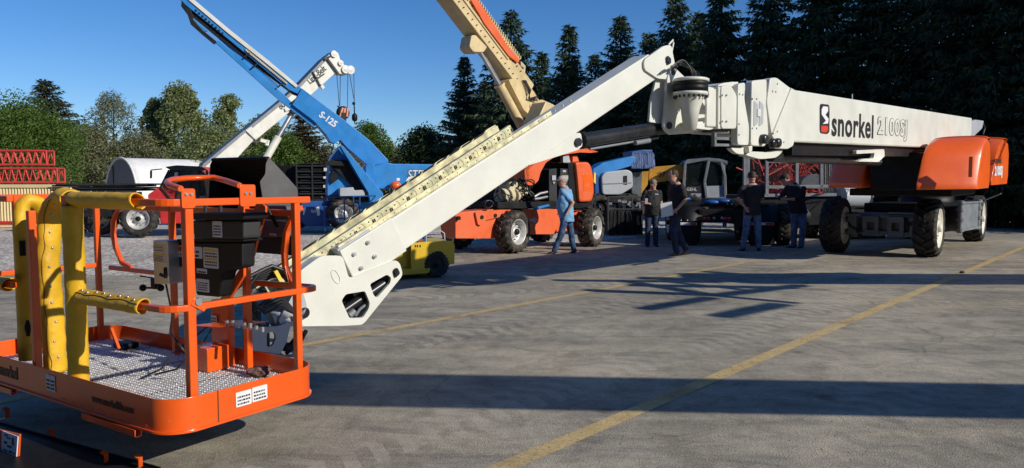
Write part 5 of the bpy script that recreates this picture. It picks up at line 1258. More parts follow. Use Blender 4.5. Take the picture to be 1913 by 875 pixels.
# ======== blue and grey boom lift on the right
B2 = Fr(P(1150, 420, 24), (.96, .28, 0))
b2 = thing('boom_lift', B2.w(0, .8, 0), 'blue boom lift with light grey hood behind the black trolley, right of the orange machine', 'boom lift')
pp(B2, [(1108, 316), (1125, 305), (1180, 292), (1188, 294), (1188, 308), (1160, 316), (1120, 328), (1116, 362), (1108, 362)], .2, .6, 'boom', 'blue', b2, .02, .02)
pp(B2, [(1180, 284), (1200, 280), (1219, 280), (1221, 300), (1216, 310), (1190, 310), (1181, 300)], .3, .7, 'boom_end', 'dblue', b2, .03, .03)
rs = random.Random(5); m = MB(B2)
for k in range(200):
    a = rs.uniform(1180, 1222); p = B2.px(a, rs.uniform(284, 300), .25); q = B2.px(a+rs.uniform(-1, 1), rs.uniform(306, 316), .2); m.bar(p, q, .035, .012)
m.build('rotary_brush', M['dblue'], b2)  # dark blue stands in for the shadow over the brush
pp(B2, [(1124, 330), (1130, 322), (1172, 317), (1182, 322), (1183, 350), (1160, 364), (1126, 364)], .0, .9, 'hood', 'greyw', b2, .05, .1)
pp(B2, [(1164, 329), (1172, 328), (1172, 346), (1164, 345)], -.01, .03, 'hood_grip', 'black', b2, .01, .03)
pp(B2, [(1127, 343), (1180, 341), (1180, 343), (1127, 345)], -.012, .02, 'hood_groove', 'grey', b2, .002, 0)
pp(B2, [(1112, 326), (1127, 330), (1126, 364), (1112, 362)], .1, .7, 'side_cover', 'dblue', b2, .03, .03)
pp(B2, [(1106, 362), (1190, 362), (1186, 396), (1110, 396)], .1, 1.4, 'chassis', 'black', b2, .03, .03)
for a in (1120, 1180): wheel(b2, B2.w(B2.px(a, 400, 0).x, 0.2, .5), V((.3, -.95, 0)), .5, .38, 'lug', 'rubber', 'dgrey', 'black')

# ======== yellow telehandler boom and the dark cab
T2 = Fr(P(1270, 430, 24.5), (.97, -.12, 0))
t2 = thing('telehandler', T2.w(1, .8, 0), 'telehandler with yellow arm and grey framed cab marked GEHL behind the flatbed truck', 'telehandler')
pp(T2, [(1213, 317), (1222, 312), (1270, 308), (1276, 312), (1276, 334), (1222, 342), (1212, 336)], .5, .6, 'arm', 'tyellow', t2, .02, .02)
pp(T2, [(1199, 321), (1212, 320), (1210, 345), (1199, 362), (1198, 350)], .3, .4, 'arm_head', 'tyellow', t2, .02, .01)
pp(T2, [(1178, 323), (1200, 321), (1198, 378), (1192, 392), (1182, 392), (1180, 340)], .2, .6, 'attachment_plate', 'grey', t2, .02, .01)
m = MB(T2)
for y_ in (312, 319, 326, 333): p, q = T2.px(1264, y_, .4), T2.px(1284, y_+1, .4); m.bar(p, q, .05, .03)
m.build('arm_ladder', M['tyellow'], t2)
fit_text('37 55', T2, 1230, 331, 1260, 321, .47, 'graphite', t2, off=.01)
cab = [(1279, 303), (1284, 299), (1322, 295), (1345, 297), (1358, 302), (1358, 312), (1354, 320), (1356, 370), (1318, 372), (1310, 355), (1278, 350)]
# cab posts, roof and panes
m = MB(T2)
def cb_(a, b, c, d, w_=.09, y=.0): m.bar(T2.px(a, b, y), T2.px(c, d, y), w_, w_)
for q in ((1280, 303, 1277, 348), (1324, 299, 1316, 340), (1316, 340, 1320, 372), (1347, 301, 1354, 330), (1354, 330, 1355, 371), (1324, 299, 1349, 301), (1320, 371, 1355, 371)): cb_(*q)
for q in ((1280, 303, 1278, 350), (1352, 301, 1352, 371)): cb_(*q, y=1.3)
m.build('cab_frame', M['grey'], t2, bevel=.015)
pp(T2, [(1278, 304), (1284, 298), (1322, 295), (1345, 297), (1359, 301), (1359, 308), (1346, 301), (1322, 299), (1280, 307)], -.05, 1.5, 'cab_roof', 'grey', t2, .03, .02)
pp(T2, [(1281, 306), (1321, 303), (1314, 347), (1279, 347)], .03, .015, 'windscreen', 'clear', t2, 0, 0)
pp(T2, [(1327, 303), (1345, 304), (1350, 330), (1350, 346), (1325, 346), (1320, 338)], .03, .015, 'side_window', 'clear', t2, 0, 0)
pp(T2, [(1320, 348), (1352, 347), (1354, 370), (1321, 371)], .02, .05, 'door', 'greyw', t2, .01, .01)
pp(T2, [(1276, 349), (1315, 348), (1319, 372), (1276, 374)], .0, .9, 'cab_base', 'dgrey', t2, .03, .02)
fit_text('GEHL', T2, 1283, 357, 1302, 351, -.005, 'decal', t2, off=.01)
m = MB(T2); p = T2.px(1296, 340, .6); m.box(p.x-.2, p.x+.25, .5, 1.0, p.z-.4, p.z); m.box(p.x-.2, p.x-.1, .5, 1.0, p.z, p.z+.5); p = T2.px(1300, 338, .3); m.lathe([(.16, -.01), (.18, .01), (.16, .02)], (p.x, .3, p.z), n=20, cap=False)
m.build('operator_seat', M['black'], t2)
pp(T2, [(1290, 362), (1310, 362), (1308, 370), (1292, 371)], -.05, .1, 'grille', 'greyw', t2, .02, .02)
MB(T2).box(-.2, 3.0, .3, 1.6, .5, 1.15).build('chassis', M['dgrey'], t2, bevel=.03)
for x_ in (.3, 2.6): wheel(t2, T2.w(x_, .1, .6), V((-.1, -1, 0)), .6, .42, 'lug', 'rubber', 'dgrey', 'black')
MB(T2).box(-2.2, -1.9, .3, .9, .1, 1.3).build('attachment', M['tyellow'], t2, bevel=.02)

# ======== black trolley in front of the blue lift
TR_ = Fr(G(1168, 440), (.97, .2, 0))
tr2 = thing('tool_trolley', TR_.w(0, .3, 0), 'black steel tool trolley with open top rail standing beside the orange machine', 'trolley')
m = MB(TR_)
for a in (1136, 1181, 1199): m.bar(TR_.px(a, 368, 0), TR_.px(a, 440, 0), .05); m.bar(TR_.px(a, 370, .7), TR_.px(a, 440, .7), .05)
for b in (368, 391): m.bar(TR_.px(1136, b, 0), TR_.px(1199, b, 0), .04); m.bar(TR_.px(1136, b, .7), TR_.px(1199, b, .7), .04)
m.build('trolley_frame', M['dgrey'], tr2, bevel=.005)
for a, b in ((1138, 1152), (1154, 1168), (1170, 1184), (1186, 1198)): fpx(TR_, a, 394, b, 438, .02, .6, 'drawer', 'black', tr2)
m = MB(TR_); rs = random.Random(2)
for k in range(20): a, b = rs.uniform(1138, 1196), rs.uniform(374, 388); p = TR_.px(a, b, rs.uniform(.1, .5)); m.box(p.x-.05, p.x+.06, p.y-.03, p.y+.05, p.z-.03, p.z+.04)
m.build('tool', M['grey'], tr2)
m = MB(TR_); rs = random.Random(9)
for k in range(8): a = 1142+k*7; m.tube([TR_.px(a, 395, -.02), TR_.px(a+3, 410, -.05), TR_.px(a-2, 428, -.03)], .012, 5)
m.build('hanging_strap', M['steel'], tr2)
# ------------------------------------------------------------------ yard structures on the left
def gp(px, py, Y):
    p = P(px, py, Y); return V((p.x, p.y, 0))
# cream container with red lattice boom sections on it
KF2 = Fr(gp(50, 420, 27), (1, .06, 0))
a, b = KF2.px(-60, 345, 0), KF2.px(112, 424, 0)
ct = thing('shipping_container', KF2.w((a.x+b.x)/2, 1.2, 0), 'low cream corrugated container under the red lattice sections at the left edge', 'container')
m = MB(KF2); m.box(a.x, b.x, .06, 2.4, b.z, a.z-.04)
n_ = 30
for k in range(n_):
    x0 = a.x+(k+.2)*(b.x-a.x)/n_; x1 = a.x+(k+.75)*(b.x-a.x)/n_; m.prism([(x0, .07), (x0+.03, .02), (x1-.03, .02), (x1, .07)], b.z+.1, a.z-.14, ax='z')
m.build('wall', M['contain'], ct)
m = MB(KF2); m.box(a.x-.03, b.x+.03, 0, 2.45, a.z-.12, a.z); m.box(a.x-.03, b.x+.03, 0, .12, b.z-.02, b.z+.1); m.box(b.x-.08, b.x+.03, -.01, .12, b.z, a.z); m.build('frame_rail', M['contain'], ct, bevel=.01)
m = MB(KF2); p = KF2.px(8, 419, -.02); m.box(p.x-.3, p.x+.5, -.03, .0, .12, .24); m.build('stripe', M['red'], ct)
MB(KF2).box(a.x, b.x, .2, 2.2, 0, b.z-.02).build('skid_base', M['black'], ct)
def truss(fr, x0, x1, z0, z1, y0, dpt, name, label, r=.035, nb=14, diag2=True):
    t = thing(name, fr.w((x0+x1)/2, y0+dpt/2, z0), label, 'lattice section', 'red lattice boom sections stacked on the container')
    m = MB(fr)
    for z in (z0, z1):
        for y in (y0, y0+dpt): m.cyl((x0, y, z), (x1, y, z), r*1.2, 8)
    m.build('chord', M['lred'], t)
    m = MB(fr)
    for y in (y0, y0+dpt):
        for k in range(nb):
            xa = x0+k*(x1-x0)/nb; xb = x0+(k+1)*(x1-x0)/nb; xm = (xa+xb)/2
            m.cyl((xa, y, z0), (xm, y, z1), r*.6, 6); m.cyl((xm, y, z1), (xb, y, z0), r*.6, 6)
    for k in range(nb+1):
        xa = x0+k*(x1-x0)/nb; m.cyl((xa, y0, z1), (xa, y0+dpt, z1), r*.5, 6); m.cyl((xa, y0, z0), (xa, y0+dpt, z0), r*.5, 6)
    for x in (x0, x1):
        m.cyl((x, y0, z0), (x, y0, z1), r, 6); m.cyl((x, y0+dpt, z0), (x, y0+dpt, z1), r, 6)
    m.build('lacing', M['lred'], t); return t
q = lambda px_, py_: KF2.px(px_, py_, 0)
truss(KF2, a.x-.3, q(107, 330).x, q(50, 341).z, q(50, 315).z, 0, .5, 'lattice_section', 'lower and longer of the two red lattice sections resting on the cream container')
truss(KF2, a.x-.5, q(87, 300).x, q(50, 308).z, q(50, 282).z, 0, .5, 'lattice_section', 'upper and shorter red lattice section on top of the stack', nb=13)
m = MB(KF2); p = q(4, 350); m.lathe([(.001, -.05), (.14, -.05), (.14, 0), (.001, 0)], (p.x, -.02, p.z), n=16, cap=False)
# stack of black mats
SF_ = Fr(gp(185, 358, 24), (1, .12, 0))
st = thing('mat_stack', SF_.w(0, .8, 0), 'stack of thin black plates lying flat on a dark stand behind the yellow sleeves', 'plate stack')
rs = random.Random(6)
for k, (x0, x1, y_) in enumerate(((94, 272, 356), (90, 276, 352), (100, 262, 348), (108, 280, 345))):
    p, r2 = SF_.px(x0, y_, 0), SF_.px(x1, y_, 0); MB(SF_).box(p.x, r2.x, -.1*k*.5, 1.5+rs.uniform(-.2, .2), p.z-.02, p.z+.035).build('mat', M['black' if k % 2 == 0 else 'dgrey'], st)
for a_ in ((150, 338, 176, 345), (130, 345, 240, 347)):
    p, r2 = SF_.px(a_[0], a_[3], -.05), SF_.px(a_[2], a_[1], -.05); MB(SF_).box(p.x, r2.x, -.12, .1, p.z, p.z+.03).build('lath', M['wood'], st)
m = MB(SF_); z_ = SF_.px(185, 358, 0).z
for a_ in (115, 250):
    p = SF_.px(a_, 400, .5); m.box(p.x-.06, p.x+.06, .3, .42, 0, z_-.03); m.box(p.x-.06, p.x+.06, 1.0, 1.12, 0, z_-.03)
m.build('stand', M['black'], st)
# white storage tent
DF = Fr(gp(258, 345, 43), (.62, .78, 0))
dn = thing('storage_tent', DF.w(0, 3, 0), 'white arched fabric storage building with grey end wall among the trees', 'storage building')
xa, xb = 0, DF.px(400, 340, 0).x
ax_ = Fr(DF.w(xa, 0, 0), (.37, -.93, 0))     # end wall faces left-front
hz_ = DF.px(260, 294, 0).z
w2 = 2.1
arc = [(-w2*math.cos(t), max(0, hz_*(math.sin(t)**.75))) for t in [k*math.pi/20 for k in range(21)]]
def arcs(y_, k_=1.0): return [(y_, (p[0]+w2)*1.0*k_, p[1]*k_) for p in arc]
m = MB(DF); L_ = []
for x in [xa+k*(xb-xa)/10 for k in range(11)]: L_.append([(x, p[0]+w2, p[1]*(1-.0*(x))) for p in arc])
vs = [p for r_ in L_ for p in r_]; n_ = 21
m.add(vs, [(i_*n_+k, i_*n_+k+1, (i_+1)*n_+k+1, (i_+1)*n_+k) for i_ in range(10) for k in range(n_-1)], True)
o = m.build('fabric_roof', M['fabricw'], dn); sl = o.modifiers.new('s', 'SOLIDIFY'); sl.thickness = .05
MB(DF).add(L_[0], [list(range(n_))]).build('end_wall', M['fabricg'], dn)
m = MB(DF); m.tube([(xa-.03, w2*1.45, 0), (xa-.03, w2*1.45, hz_*.86)], .03, 5); m.build('door_seam', M['dgrey'], dn)
m = MB(DF)
m.tube([(xa-.02, p[1], p[2]) for p in L_[0]], .07, 6); m.build('end_hoop', M['fabricw'], dn)
# black rack
RK = Fr(gp(570, 390, 28.5), (1, .1, 0))
rk = thing('machine_rack', RK.w(0, .6, 0), 'tall black ribbed steel rack standing between the basket cover and the blue lift', 'rack')
a, b = RK.px(552, 306, 0), RK.px(612, 400, 0)
MB(RK).box(a.x, b.x, .12, 1.4, 0, a.z).build('rack_body', M['black'], rk, bevel=.02)
a2 = RK.px(512, 308, 0); MB(RK).box(a2.x, a.x-.06, .3, 1.4, 0, a2.z-.02).build('rack_body', M['black'], rk, bevel=.02)
m = MB(RK)
for k in range(9):
    z = b.z+.1+k*(a.z-b.z)/9; m.box(a.x+.02, b.x-.05, .0, .15, z, z+.06); m.box(a.x+.15, b.x-.2, .04, .14, z+.1, z+.13)
for x in (a.x, (a.x+b.x)/2, b.x-.06): m.box(x, x+.05, -.02, .14, 0, a.z)
m.build('rib', M['dgrey'], rk, bevel=.006)
m = MB(RK)
for q_ in ((605, 314, 612, 320), (604, 330, 614, 334), (604, 346, 612, 351)): p, r2 = RK.px(q_[0], q_[3], -.02), RK.px(q_[2], q_[1], -.02); m.box(p.x, r2.x, -.03, .0, p.z, r2.z)
m.build('light_tab', M['decal'], rk)
rs = random.Random(12); m = MB(RK)
for k in range(22): p = RK.px(rs.uniform(512, 612), rs.uniform(362, 402), rs.uniform(-.4, 0)); r2 = RK.px(rs.uniform(512, 612), rs.uniform(362, 402), rs.uniform(-.4, 0)); m.bar(p, p.lerp(r2, .3), rs.uniform(.04, .1))
m.build('clutter_bar', M['dgrey'], rk)
# ------------------------------------------------------------------ flatbed truck seen from the rear; its black base colours take in the shade
TK = Fr(V((G(1360, 460).x, G(1360, 460).y, 0)), (1, -.06, 0))
tk = thing('truck_tractor', TK.w(0, 1.5, 0), 'road truck seen from the rear, coloured black for the shade it stands in, with mudflaps and big mirrored windows', 'truck')
for (x0, x1, n_) in ((1269, 1302, 0), (1401, 1446, 1)):
    mf = fpx(TK, x0, 421, x1, 459, .0, .03, 'mudflap', 'black', tk, .004)
    pz = fpx(TK, x0, 416, x1, 421, -.01, .03, 'reflector_strip', 'decal', tk, .002)
    xm = x0+(x1-x0)*(.62 if not n_ else .66); fpx(TK, xm, 416.2, x1-1, 420.8, -.014, .01, 'reflector_strip', 'red', tk, 0)
    if n_: fpx(TK, x0, 416.2, x0+6, 420.8, -.014, .01, 'reflector_strip', 'red', tk, 0)
for x_ in (1284, 1425):
    c = TK.px(x_, 430, .5).x
    for yy in (.62, 2.0): 
        for dx in (-.17, .17): wheel(tk, TK.w(c+dx, yy, .50), TK.M.to_3x3() @ V((-1 if x_ < 1350 else 1, 0, 0)), .50, .28, 'block', 'rubber', 'silver', 'black')
    m = MB(TK); m.lathe([(.56, -.34), (.60, -.34), (.60, .34), (.56, .34)], (c, .62, .50), ax='x', n=28, cap=False); fd = m.build('fender', M['black'], tk)
    for v in fd.data.vertices:
        l = TK.l(v.co); 
        if l.z < .62: l.z = .62; v.co = TK.w(*l)
m = MB(TK); a, b = TK.px(1304, 385, .2).x, TK.px(1402, 385, .2).x
m.box(a, a+.1, .1, 5, .62, .92); m.box(b-.1, b, .1, 5, .62, .92); m.box(a, b, .1, .22, .60, .95); m.box(a-.5, b+.5, .3, 3.2, 1.0, 1.06)
m.build('chassis_rail', M['black'], tk, bevel=.01)
m = MB(TK); m.prism(rnd([(-.5, .4), (.5, .4), (.45, 1.5), (-.45, 1.5)], .2), 1.10, 1.2, ax='z'); m.build('fifth_wheel', M['black'], tk, bevel=.02)
m = MB(TK)
for a_, b_ in ((1276, 372), (1330, 378), (1352, 376), (1400, 379)): p = TK.px(a_, b_, .3); m.ball(tuple(p), .12, 10, (1.8, 1, .6))
for k in range(5): m.tube([TK.px(1330+k*9, 384, .4), TK.px(1340+k*8, 372, .6), TK.px(1352+k*8, 378, .9)], .02, 6)
m.build('air_line', M['dblue'], tk)
lb = fpx(TK, 1312, 402, 1368, 416, -.02, .06, 'light_bar', 'black', tk)
for x_ in (1316, 1323, 1355, 1362):
    p = TK.px(x_, 409, -.03); MB(TK).lathe([(.001, -.03), (.05, -.02), (.055, .01)], (p.x, -.02, p.z), n=16, cap=False).build('tail_lamp', M['lampred'], lb)
for x_ in (1334, 1349):
    p = TK.px(x_, 408, -.03); MB(TK).lathe([(.001, -.03), (.035, -.02), (.04, .01)], (p.x, -.02, p.z), n=12, cap=False).build('reverse_lamp', M['greyw'], lb)
m = MB(TK); [m.ball(tuple(TK.px(x_, 412, -.02)), .02, 6) for x_ in (1272, 1284, 1296)]; m.build('rivet', M['alu'], tk)
fpx(TK, 1350, 416, 1358, 424, -.01, .02, 'plate', 'dblue', tk)
# side of the truck running away to the right: wheel, tank and glazed body
TS = Fr(V((*TK.w(TK.px(1446, 430, .3).x, .3, 0).xy, 0)), (.60, .80, 0))
sn = TS.M.to_3x3() @ V((0, -1, 0))
wheel(tk, TS.w(.35, -.12, .54), V((.97, -.2, 0)), .55, .32, 'block', 'brubber', 'chrome', 'chrome', deep=.3)
wheel(tk, TS.w(3.4, .0, .5), sn, .50, .3, 'block', 'rubber', 'chrome', 'chrome')
MB(TS).cyl((1.2, .1, .62), (2.7, .1, .62), .30, 28).build('fuel_tank', M['chrome'], tk)
GLF = Fr(P(1440, 340, 21.5), (1, .05, 0))
m = MB(GLF)
def gb(a, b, c, d, w_=.09, y=0): m.bar(GLF.px(a, b, y), GLF.px(c, d, y), w_, w_)
for q_ in ((1391, 291, 1391, 366), (1397, 291, 1397, 360), (1432, 291, 1432, 366), (1488, 291, 1488, 366), (1534, 291, 1534, 352), (1560, 291, 1560, 352)): gb(*q_)
for q_ in ((1388, 291, 1562, 291), (1432, 302, 1488, 302), (1432, 350, 1562, 348), (1391, 366, 1562, 364)): gb(*q_)
m.build('window_frame', M['grey'], tk, bevel=.01)
for q_ in ((1398, 292, 1430, 360), (1434, 303, 1486, 348), (1490, 292, 1532, 346), (1536, 292, 1558, 346)):
    fpx(GLF, *q_, .02, .01, 'window', 'clear', tk, 0)
MB(GLF).box(GLF.px(1391, 360, 0).x, GLF.px(1600, 360, 0).x, .05, 1.6, -GLF.w(0, 0, 0).z+.4, GLF.px(1440, 366, 0).z).build('body', M['black'], tk, bevel=.02)
m = MB(GLF)
for k in range(6): a_ = 1540+k*4; m.cyl(GLF.px(a_, 298, .3), GLF.px(a_, 362, .3), .03 if k % 2 else .05, 8)
m.build('exhaust_stack', M['chrome'], tk)
# made-up heap of red bars standing in for reflections in the windows
RF_ = Fr(gp(1500, 340, 26), (1, 0, 0))
hp_ = thing('reflection_heap', RF_.w(0, .8, 0), 'tangle of red bars added behind the truck windows in place of their reflections', 'reflection stand-in')
rs = random.Random(21); m = MB(RF_)
for k in range(150):
    p = RF_.px(rs.choice((rs.gauss(1510, 18), rs.gauss(1475, 16), rs.uniform(1395, 1560))), rs.uniform(296, 372), rs.uniform(0, 1.2)); d = V((rs.gauss(0, 1), rs.gauss(0, .4), rs.gauss(0, 1.2))).normalized()*rs.uniform(.2, .6); m.cyl(p-d, p+d, rs.uniform(.015, .035), 5)
m.build('reflection_bar', M['lred'], hp_)
m = MB(RF_)
for a_ in (1520,): pp(RF_, [(1494, 352), (1498, 336), (1508, 328), (1524, 325), (1540, 330), (1550, 342), (1552, 354)], -.5, .4, 'hood_panel', 'grey', hp_, .05, .1)
m = MB(RF_)
for k in range(4): m.box(-1.5+k*.9, -1.4+k*.9, .2, .3, 0, 1.6)
m.build('stand', M['black'], hp_)
# coil of grey ducting under the main boom
DU = Fr(gp(1600, 375, 22), (.8, .3, 0))
du = thing('duct_roll', DU.w(0, 0, 0), 'short grey drum on its side standing behind the front wheels of the white lift', 'drum')
a, b = DU.px(1566, 368, 0), DU.px(1612, 368, 0)
MB(DU).cyl((a.x, 0, a.z), (b.x, 0, a.z), .34, 28).build('drum_body', M['greyw'], du)
m = MB(DU); m.tube([(b.x+.01, .36*math.cos(k*math.pi/12), a.z+.36*math.sin(k*math.pi/12)) for k in range(24)], .03, 6, closed=True); m.build('rim_ring', M['chrome'], du)
MB(DU).box(a.x-.2, b.x+.5, -.4, .4, 0, a.z-.36).build('pallet', M['black'], du)
# ------------------------------------------------------------------ second platform panel lying low at the bottom left
LPF = Fr(G(0, 830), (.833, -.553, 0))
lp_ = thing('platform_tray', G(60, 840), 'steel tray, black in place of the shade there, with orange brackets and a white sticker, bottom left corner', 'platform tray')
m = MB()
base = [G(-200, 800), G(-20, 796), G(300, 890), G(330, 960), G(-200, 1100)]
m.prism([(p.x, p.y) for p in base], .01, .04, ax='z'); m.build('tray_plate', M['black'], lp_, bevel=.004)  # black plate stands in for the shaded ground here
m = MB()
for pa, pb in ((G(-20, 796), G(300, 890)), (G(-200, 840), G(130, 920))):
    m.bar(pa+V((0, 0, .045)), pb+V((0, 0, .045)), .01, .012)
m.build('tray_edge', M['black'], lp_)
def hook(a, b, c, d, s=1):
    m = MB(); p0 = P(a, b, 4.9*s); p1 = P(c, d, 4.9*s); dd = (p1-p0)
    pts = [p0, p0.lerp(p1, .75), p1, p1+V((0, 0, .05)), p1+V((-.025, 0, .065))]
    rings = []
    for p in pts: rings.append((p+V((0, -.02, 0)), p+V((0, .02, 0))))
    vs = [x for r_ in rings for x in r_]; fs = [(2*i_, 2*i_+1, 2*i_+3, 2*i_+2) for i_ in range(4)]
    m.add(vs, fs); o = m.build('bracket', M['orange'], lp_); s_ = o.modifiers.new('s', 'SOLIDIFY'); s_.thickness = .006
for q_ in ((68, 828, 98, 822, .95), (155, 874, 198, 865, .86), (238, 880, 262, 872, .84), (-5, 785, 14, 780, 1.03)): hook(*q_)
stf = Fr(P(15, 832, 4.35), (.833, -.553, 0))
a_, b_ = stf.px(0, 806, 0), stf.px(32, 852, 0)
def par4(m, pix, y0, d): m.prism([tuple(stf.px(a, b, y0))[::2] for a, b in pix], y0, y0+d)
m = MB(stf); par4(m, [(-30, 796), (36, 812), (33, 862), (-30, 830)], .01, .012); m.build('end_panel', M['orange'], lp_, bevel=.003)
m = MB(stf); par4(m, [(4, 805), (33, 816), (30, 857), (2, 842)], .002, .006); ds = m.build('sticker', M['decal'], lp_)
m = MB(stf)
for (a_, b_, w_, h_) in ((8, 811, 6, 3), (12, 817, 7, 2), (7, 824, 5, 4), (22, 818, 3, 14), (13, 832, 8, 3), (6, 839, 7, 2), (16, 842, 6, 3), (24, 846, 4, 2)):
    par4(m, [(a_, b_), (a_+w_, b_+w_*.35), (a_+w_, b_+h_+w_*.35), (a_, b_+h_)], -.001, .003)
m.build('printing', M['ink'], ds)

# ------------------------------------------------------------------ lifts parked just outside the frame on the right; their booms throw the long shadows
SH = V((-sunv.x, -sunv.y))/sunv.z
def up(px, py, h):
    g = G(px, py); return V((g.x-SH.x*h, g.y-SH.y*h, h))
sl1 = thing('boom_lift', (15, 1.2, 0), 'white boom lift parked out of frame on the right with a level boom', 'boom lift')
pa, pb = up(450, 722, 3.1), up(1913, 748, 3.1); dd = (pb-pa).normalized()
pe = pa+dd*16.5
MB().bar(pa-dd*1.0, pe, .52, .50).build('boom', M['white'], sl1, bevel=.02)
MB().box(pe.x-2.2, pe.x+1.2, pe.y-1.1, pe.y+1.1, 1.3, 2.8).build('turret', M['hood'], sl1, bevel=.1)
MB().box(pe.x-2.4, pe.x+2.0, pe.y-.9, pe.y+.9, .5, 1.25).build('chassis', M['dgrey'], sl1, bevel=.05)
for x_ in (-2, 1.7):
    for y_ in (-1.1, 1.1): wheel(sl1, V((pe.x+x_, pe.y+y_, .6)), V((0, -1 if y_ < 0 else 1, 0)), .6, .4, 'lug', 'rubber', 'crimw')
sl2 = thing('boom_lift', (17, 9.2, 0), 'white boom lift with a folded jib parked out of frame on the right', 'boom lift')
H2 = 3.7
pa, pb = up(1330, 520, H2), up(1913, 522, H2); dd = (pb-pa).normalized(); pe = pa+dd*12
MB().bar(pa, pe, .85, .60).build('boom', M['white'], sl2, bevel=.02)
MB().box(pe.x-2.2, pe.x+1.2, pe.y-1.1, pe.y+1.1, 1.3, 3.0).build('turret', M['hood'], sl2, bevel=.1)
MB().box(pe.x-2.4, pe.x+2.0, pe.y-.9, pe.y+.9, .5, 1.25).build('chassis', M['dgrey'], sl2, bevel=.05)
for x_ in (-2, 1.7):
    for y_ in (-1.1, 1.1): wheel(sl2, V((pe.x+x_, pe.y+y_, .6)), V((0, -1 if y_ < 0 else 1, 0)), .6, .4, 'lug', 'rubber', 'crimw')
m = MB()
for (a, b, c, d, w_) in ((1040, 524, 1340, 527, .16), (1200, 520, 1500, 528, .3), (1320, 508, 1440, 516, .2), (1100, 543, 1320, 551, .2), (1160, 524, 1330, 552, .18), (1320, 551, 1480, 566, .14), (1200, 578, 1330, 556, .12), (1330, 553, 1500, 533, .14), (1340, 592, 1460, 568, .16), (1330, 515, 1600, 511, .16), (1180, 533, 1480, 538, .2), (1250, 527, 1420, 545, .12)):
    m.bar(up(a, b, H2), up(c, d, H2), w_*1.15, .10)
m.build('jib_frame', M['white'], sl2)

# ------------------------------------------------------------------ trees
def spruce_mesh(h, seed, rmax=.23):
    rs = random.Random(seed); m = MB(); vs = []; fs = []
    def tri(a, b, c): i_ = len(vs); vs.extend((a, b, c)); fs.append((i_, i_+1, i_+2))
    z = .4
    while z < h-.2:
        t = z/h; L_ = h*rmax*min(1, (1-t)**.85*1.08+.02)*(.8 if t < .1 else 1); nb = 5 if t > .8 else 8
        a0 = rs.uniform(0, 6.28)
        for k in range(nb):
            a = a0+k*6.283/nb+rs.uniform(-.35, .35); l = L_*rs.uniform(.6, 1.2); zj = rs.uniform(-.22, .22); 
            if rs.random() < .08: l *= .3
            d = V((math.cos(a), math.sin(a), 0)); sg = V((-d.y, d.x, 0)); steps = max(3, int(l/.16)); slope = rs.uniform(.0, .25)-.35*(1-t)
            if t > .85: slope = .5
            for s_ in range(1, steps+1):
                u = s_/steps; p = d*(l*u) + V((0, 0, z+zj+l*(slope*u+.30*u*u*(1-t)+.05*u)))
                wd = l*.24*(1-u*.7)+.10
                for q_ in range(6):
                    side = rs.uniform(-1, 1); c = p+sg*side*wd
                    ln = rs.uniform(.16, .42); dr = (d*rs.uniform(.2, 1.0)+sg*side*rs.uniform(.2, 1.1)+V((0, 0, rs.uniform(-1.3, .15)))).normalized()*ln
                    pr = dr.cross(V((rs.uniform(-1, 1), rs.uniform(-1, 1), rs.uniform(-1, 1)))).normalized()*rs.uniform(.03, .07)
                    tri(c+pr, c-pr, c+dr)
        z += rs.uniform(.14, .22)
    for _ in range(26):
        a = rs.uniform(0, 6.28); zz = h-rs.uniform(0, .9); ln = .08+.25*(h-zz); tri(V((0, 0, zz+.03)), V((0, 0, zz-.03)), V((math.cos(a)*ln, math.sin(a)*ln, zz+ln*.9)))
    me = bpy.data.meshes.new('crown'); me.from_pydata([tuple(v) for v in vs], [], fs); me.materials.append(LEAF['spruce']); me.update(); return me
def trunk_mesh(h, r, bends=0, seed=0, branches=0, sh=(0, 0)):
    rs = random.Random(seed); m = MB(); pts = [(0, 0, -.1)]; 
    for k in range(1, 7): pts.append((sh[0]*k/6+rs.uniform(-1, 1)*bends, sh[1]*k/6+rs.uniform(-1, 1)*bends, h*k/6))
    m.tube(pts, r, 8, rs=[r*(1.15-k/6*.95) for k in range(7)])
    for k in range(branches):
        z = rs.uniform(.25, .85)*h; a = rs.uniform(0, 6.28); l = h*rs.uniform(.15, .32)*(1.1-z/h); i_ = int(z/h*6); b_ = V(pts[i_]); b_.z = z
        e = b_+V((math.cos(a)*l, math.sin(a)*l, l*rs.uniform(.4, .9))); m.tube([b_, b_.lerp(e, .5)+V((0, 0, l*.08)), e], .05, 5, rs=[r*.35, r*.22, r*.07])
    return m.mesh('trunk', M['bark'])
LEAF = dict(
 spruce=leafmat('spruce_needles', [(.022, .042, .022), (.042, .072, .036), (.070, .105, .050), (.045, .065, .028)], .2),
 green=leafmat('bush_leaves', [(.05, .10, .018), (.09, .16, .025), (.14, .22, .04), (.07, .12, .022)], .4),
 poplar=leafmat('poplar_leaves', [(.14, .18, .055), (.22, .27, .09), (.35, .38, .20), (.16, .20, .06)], .45, .4),
 olive=leafmat('pale_leaves', [(.13, .15, .065), (.20, .21, .10), (.27, .27, .15), (.14, .16, .07)], .4),
 brown=leafmat('dry_needles', [(.05, .05, .02), (.08, .07, .03), (.11, .085, .04), (.04, .045, .02)], .15),
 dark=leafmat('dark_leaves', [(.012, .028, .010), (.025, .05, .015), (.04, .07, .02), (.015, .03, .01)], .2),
)
_sp = [(spruce_mesh(13.0, s, r_), trunk_mesh(12.6, .17)) for s, r_ in ((1, .22), (2, .26), (3, .19))]
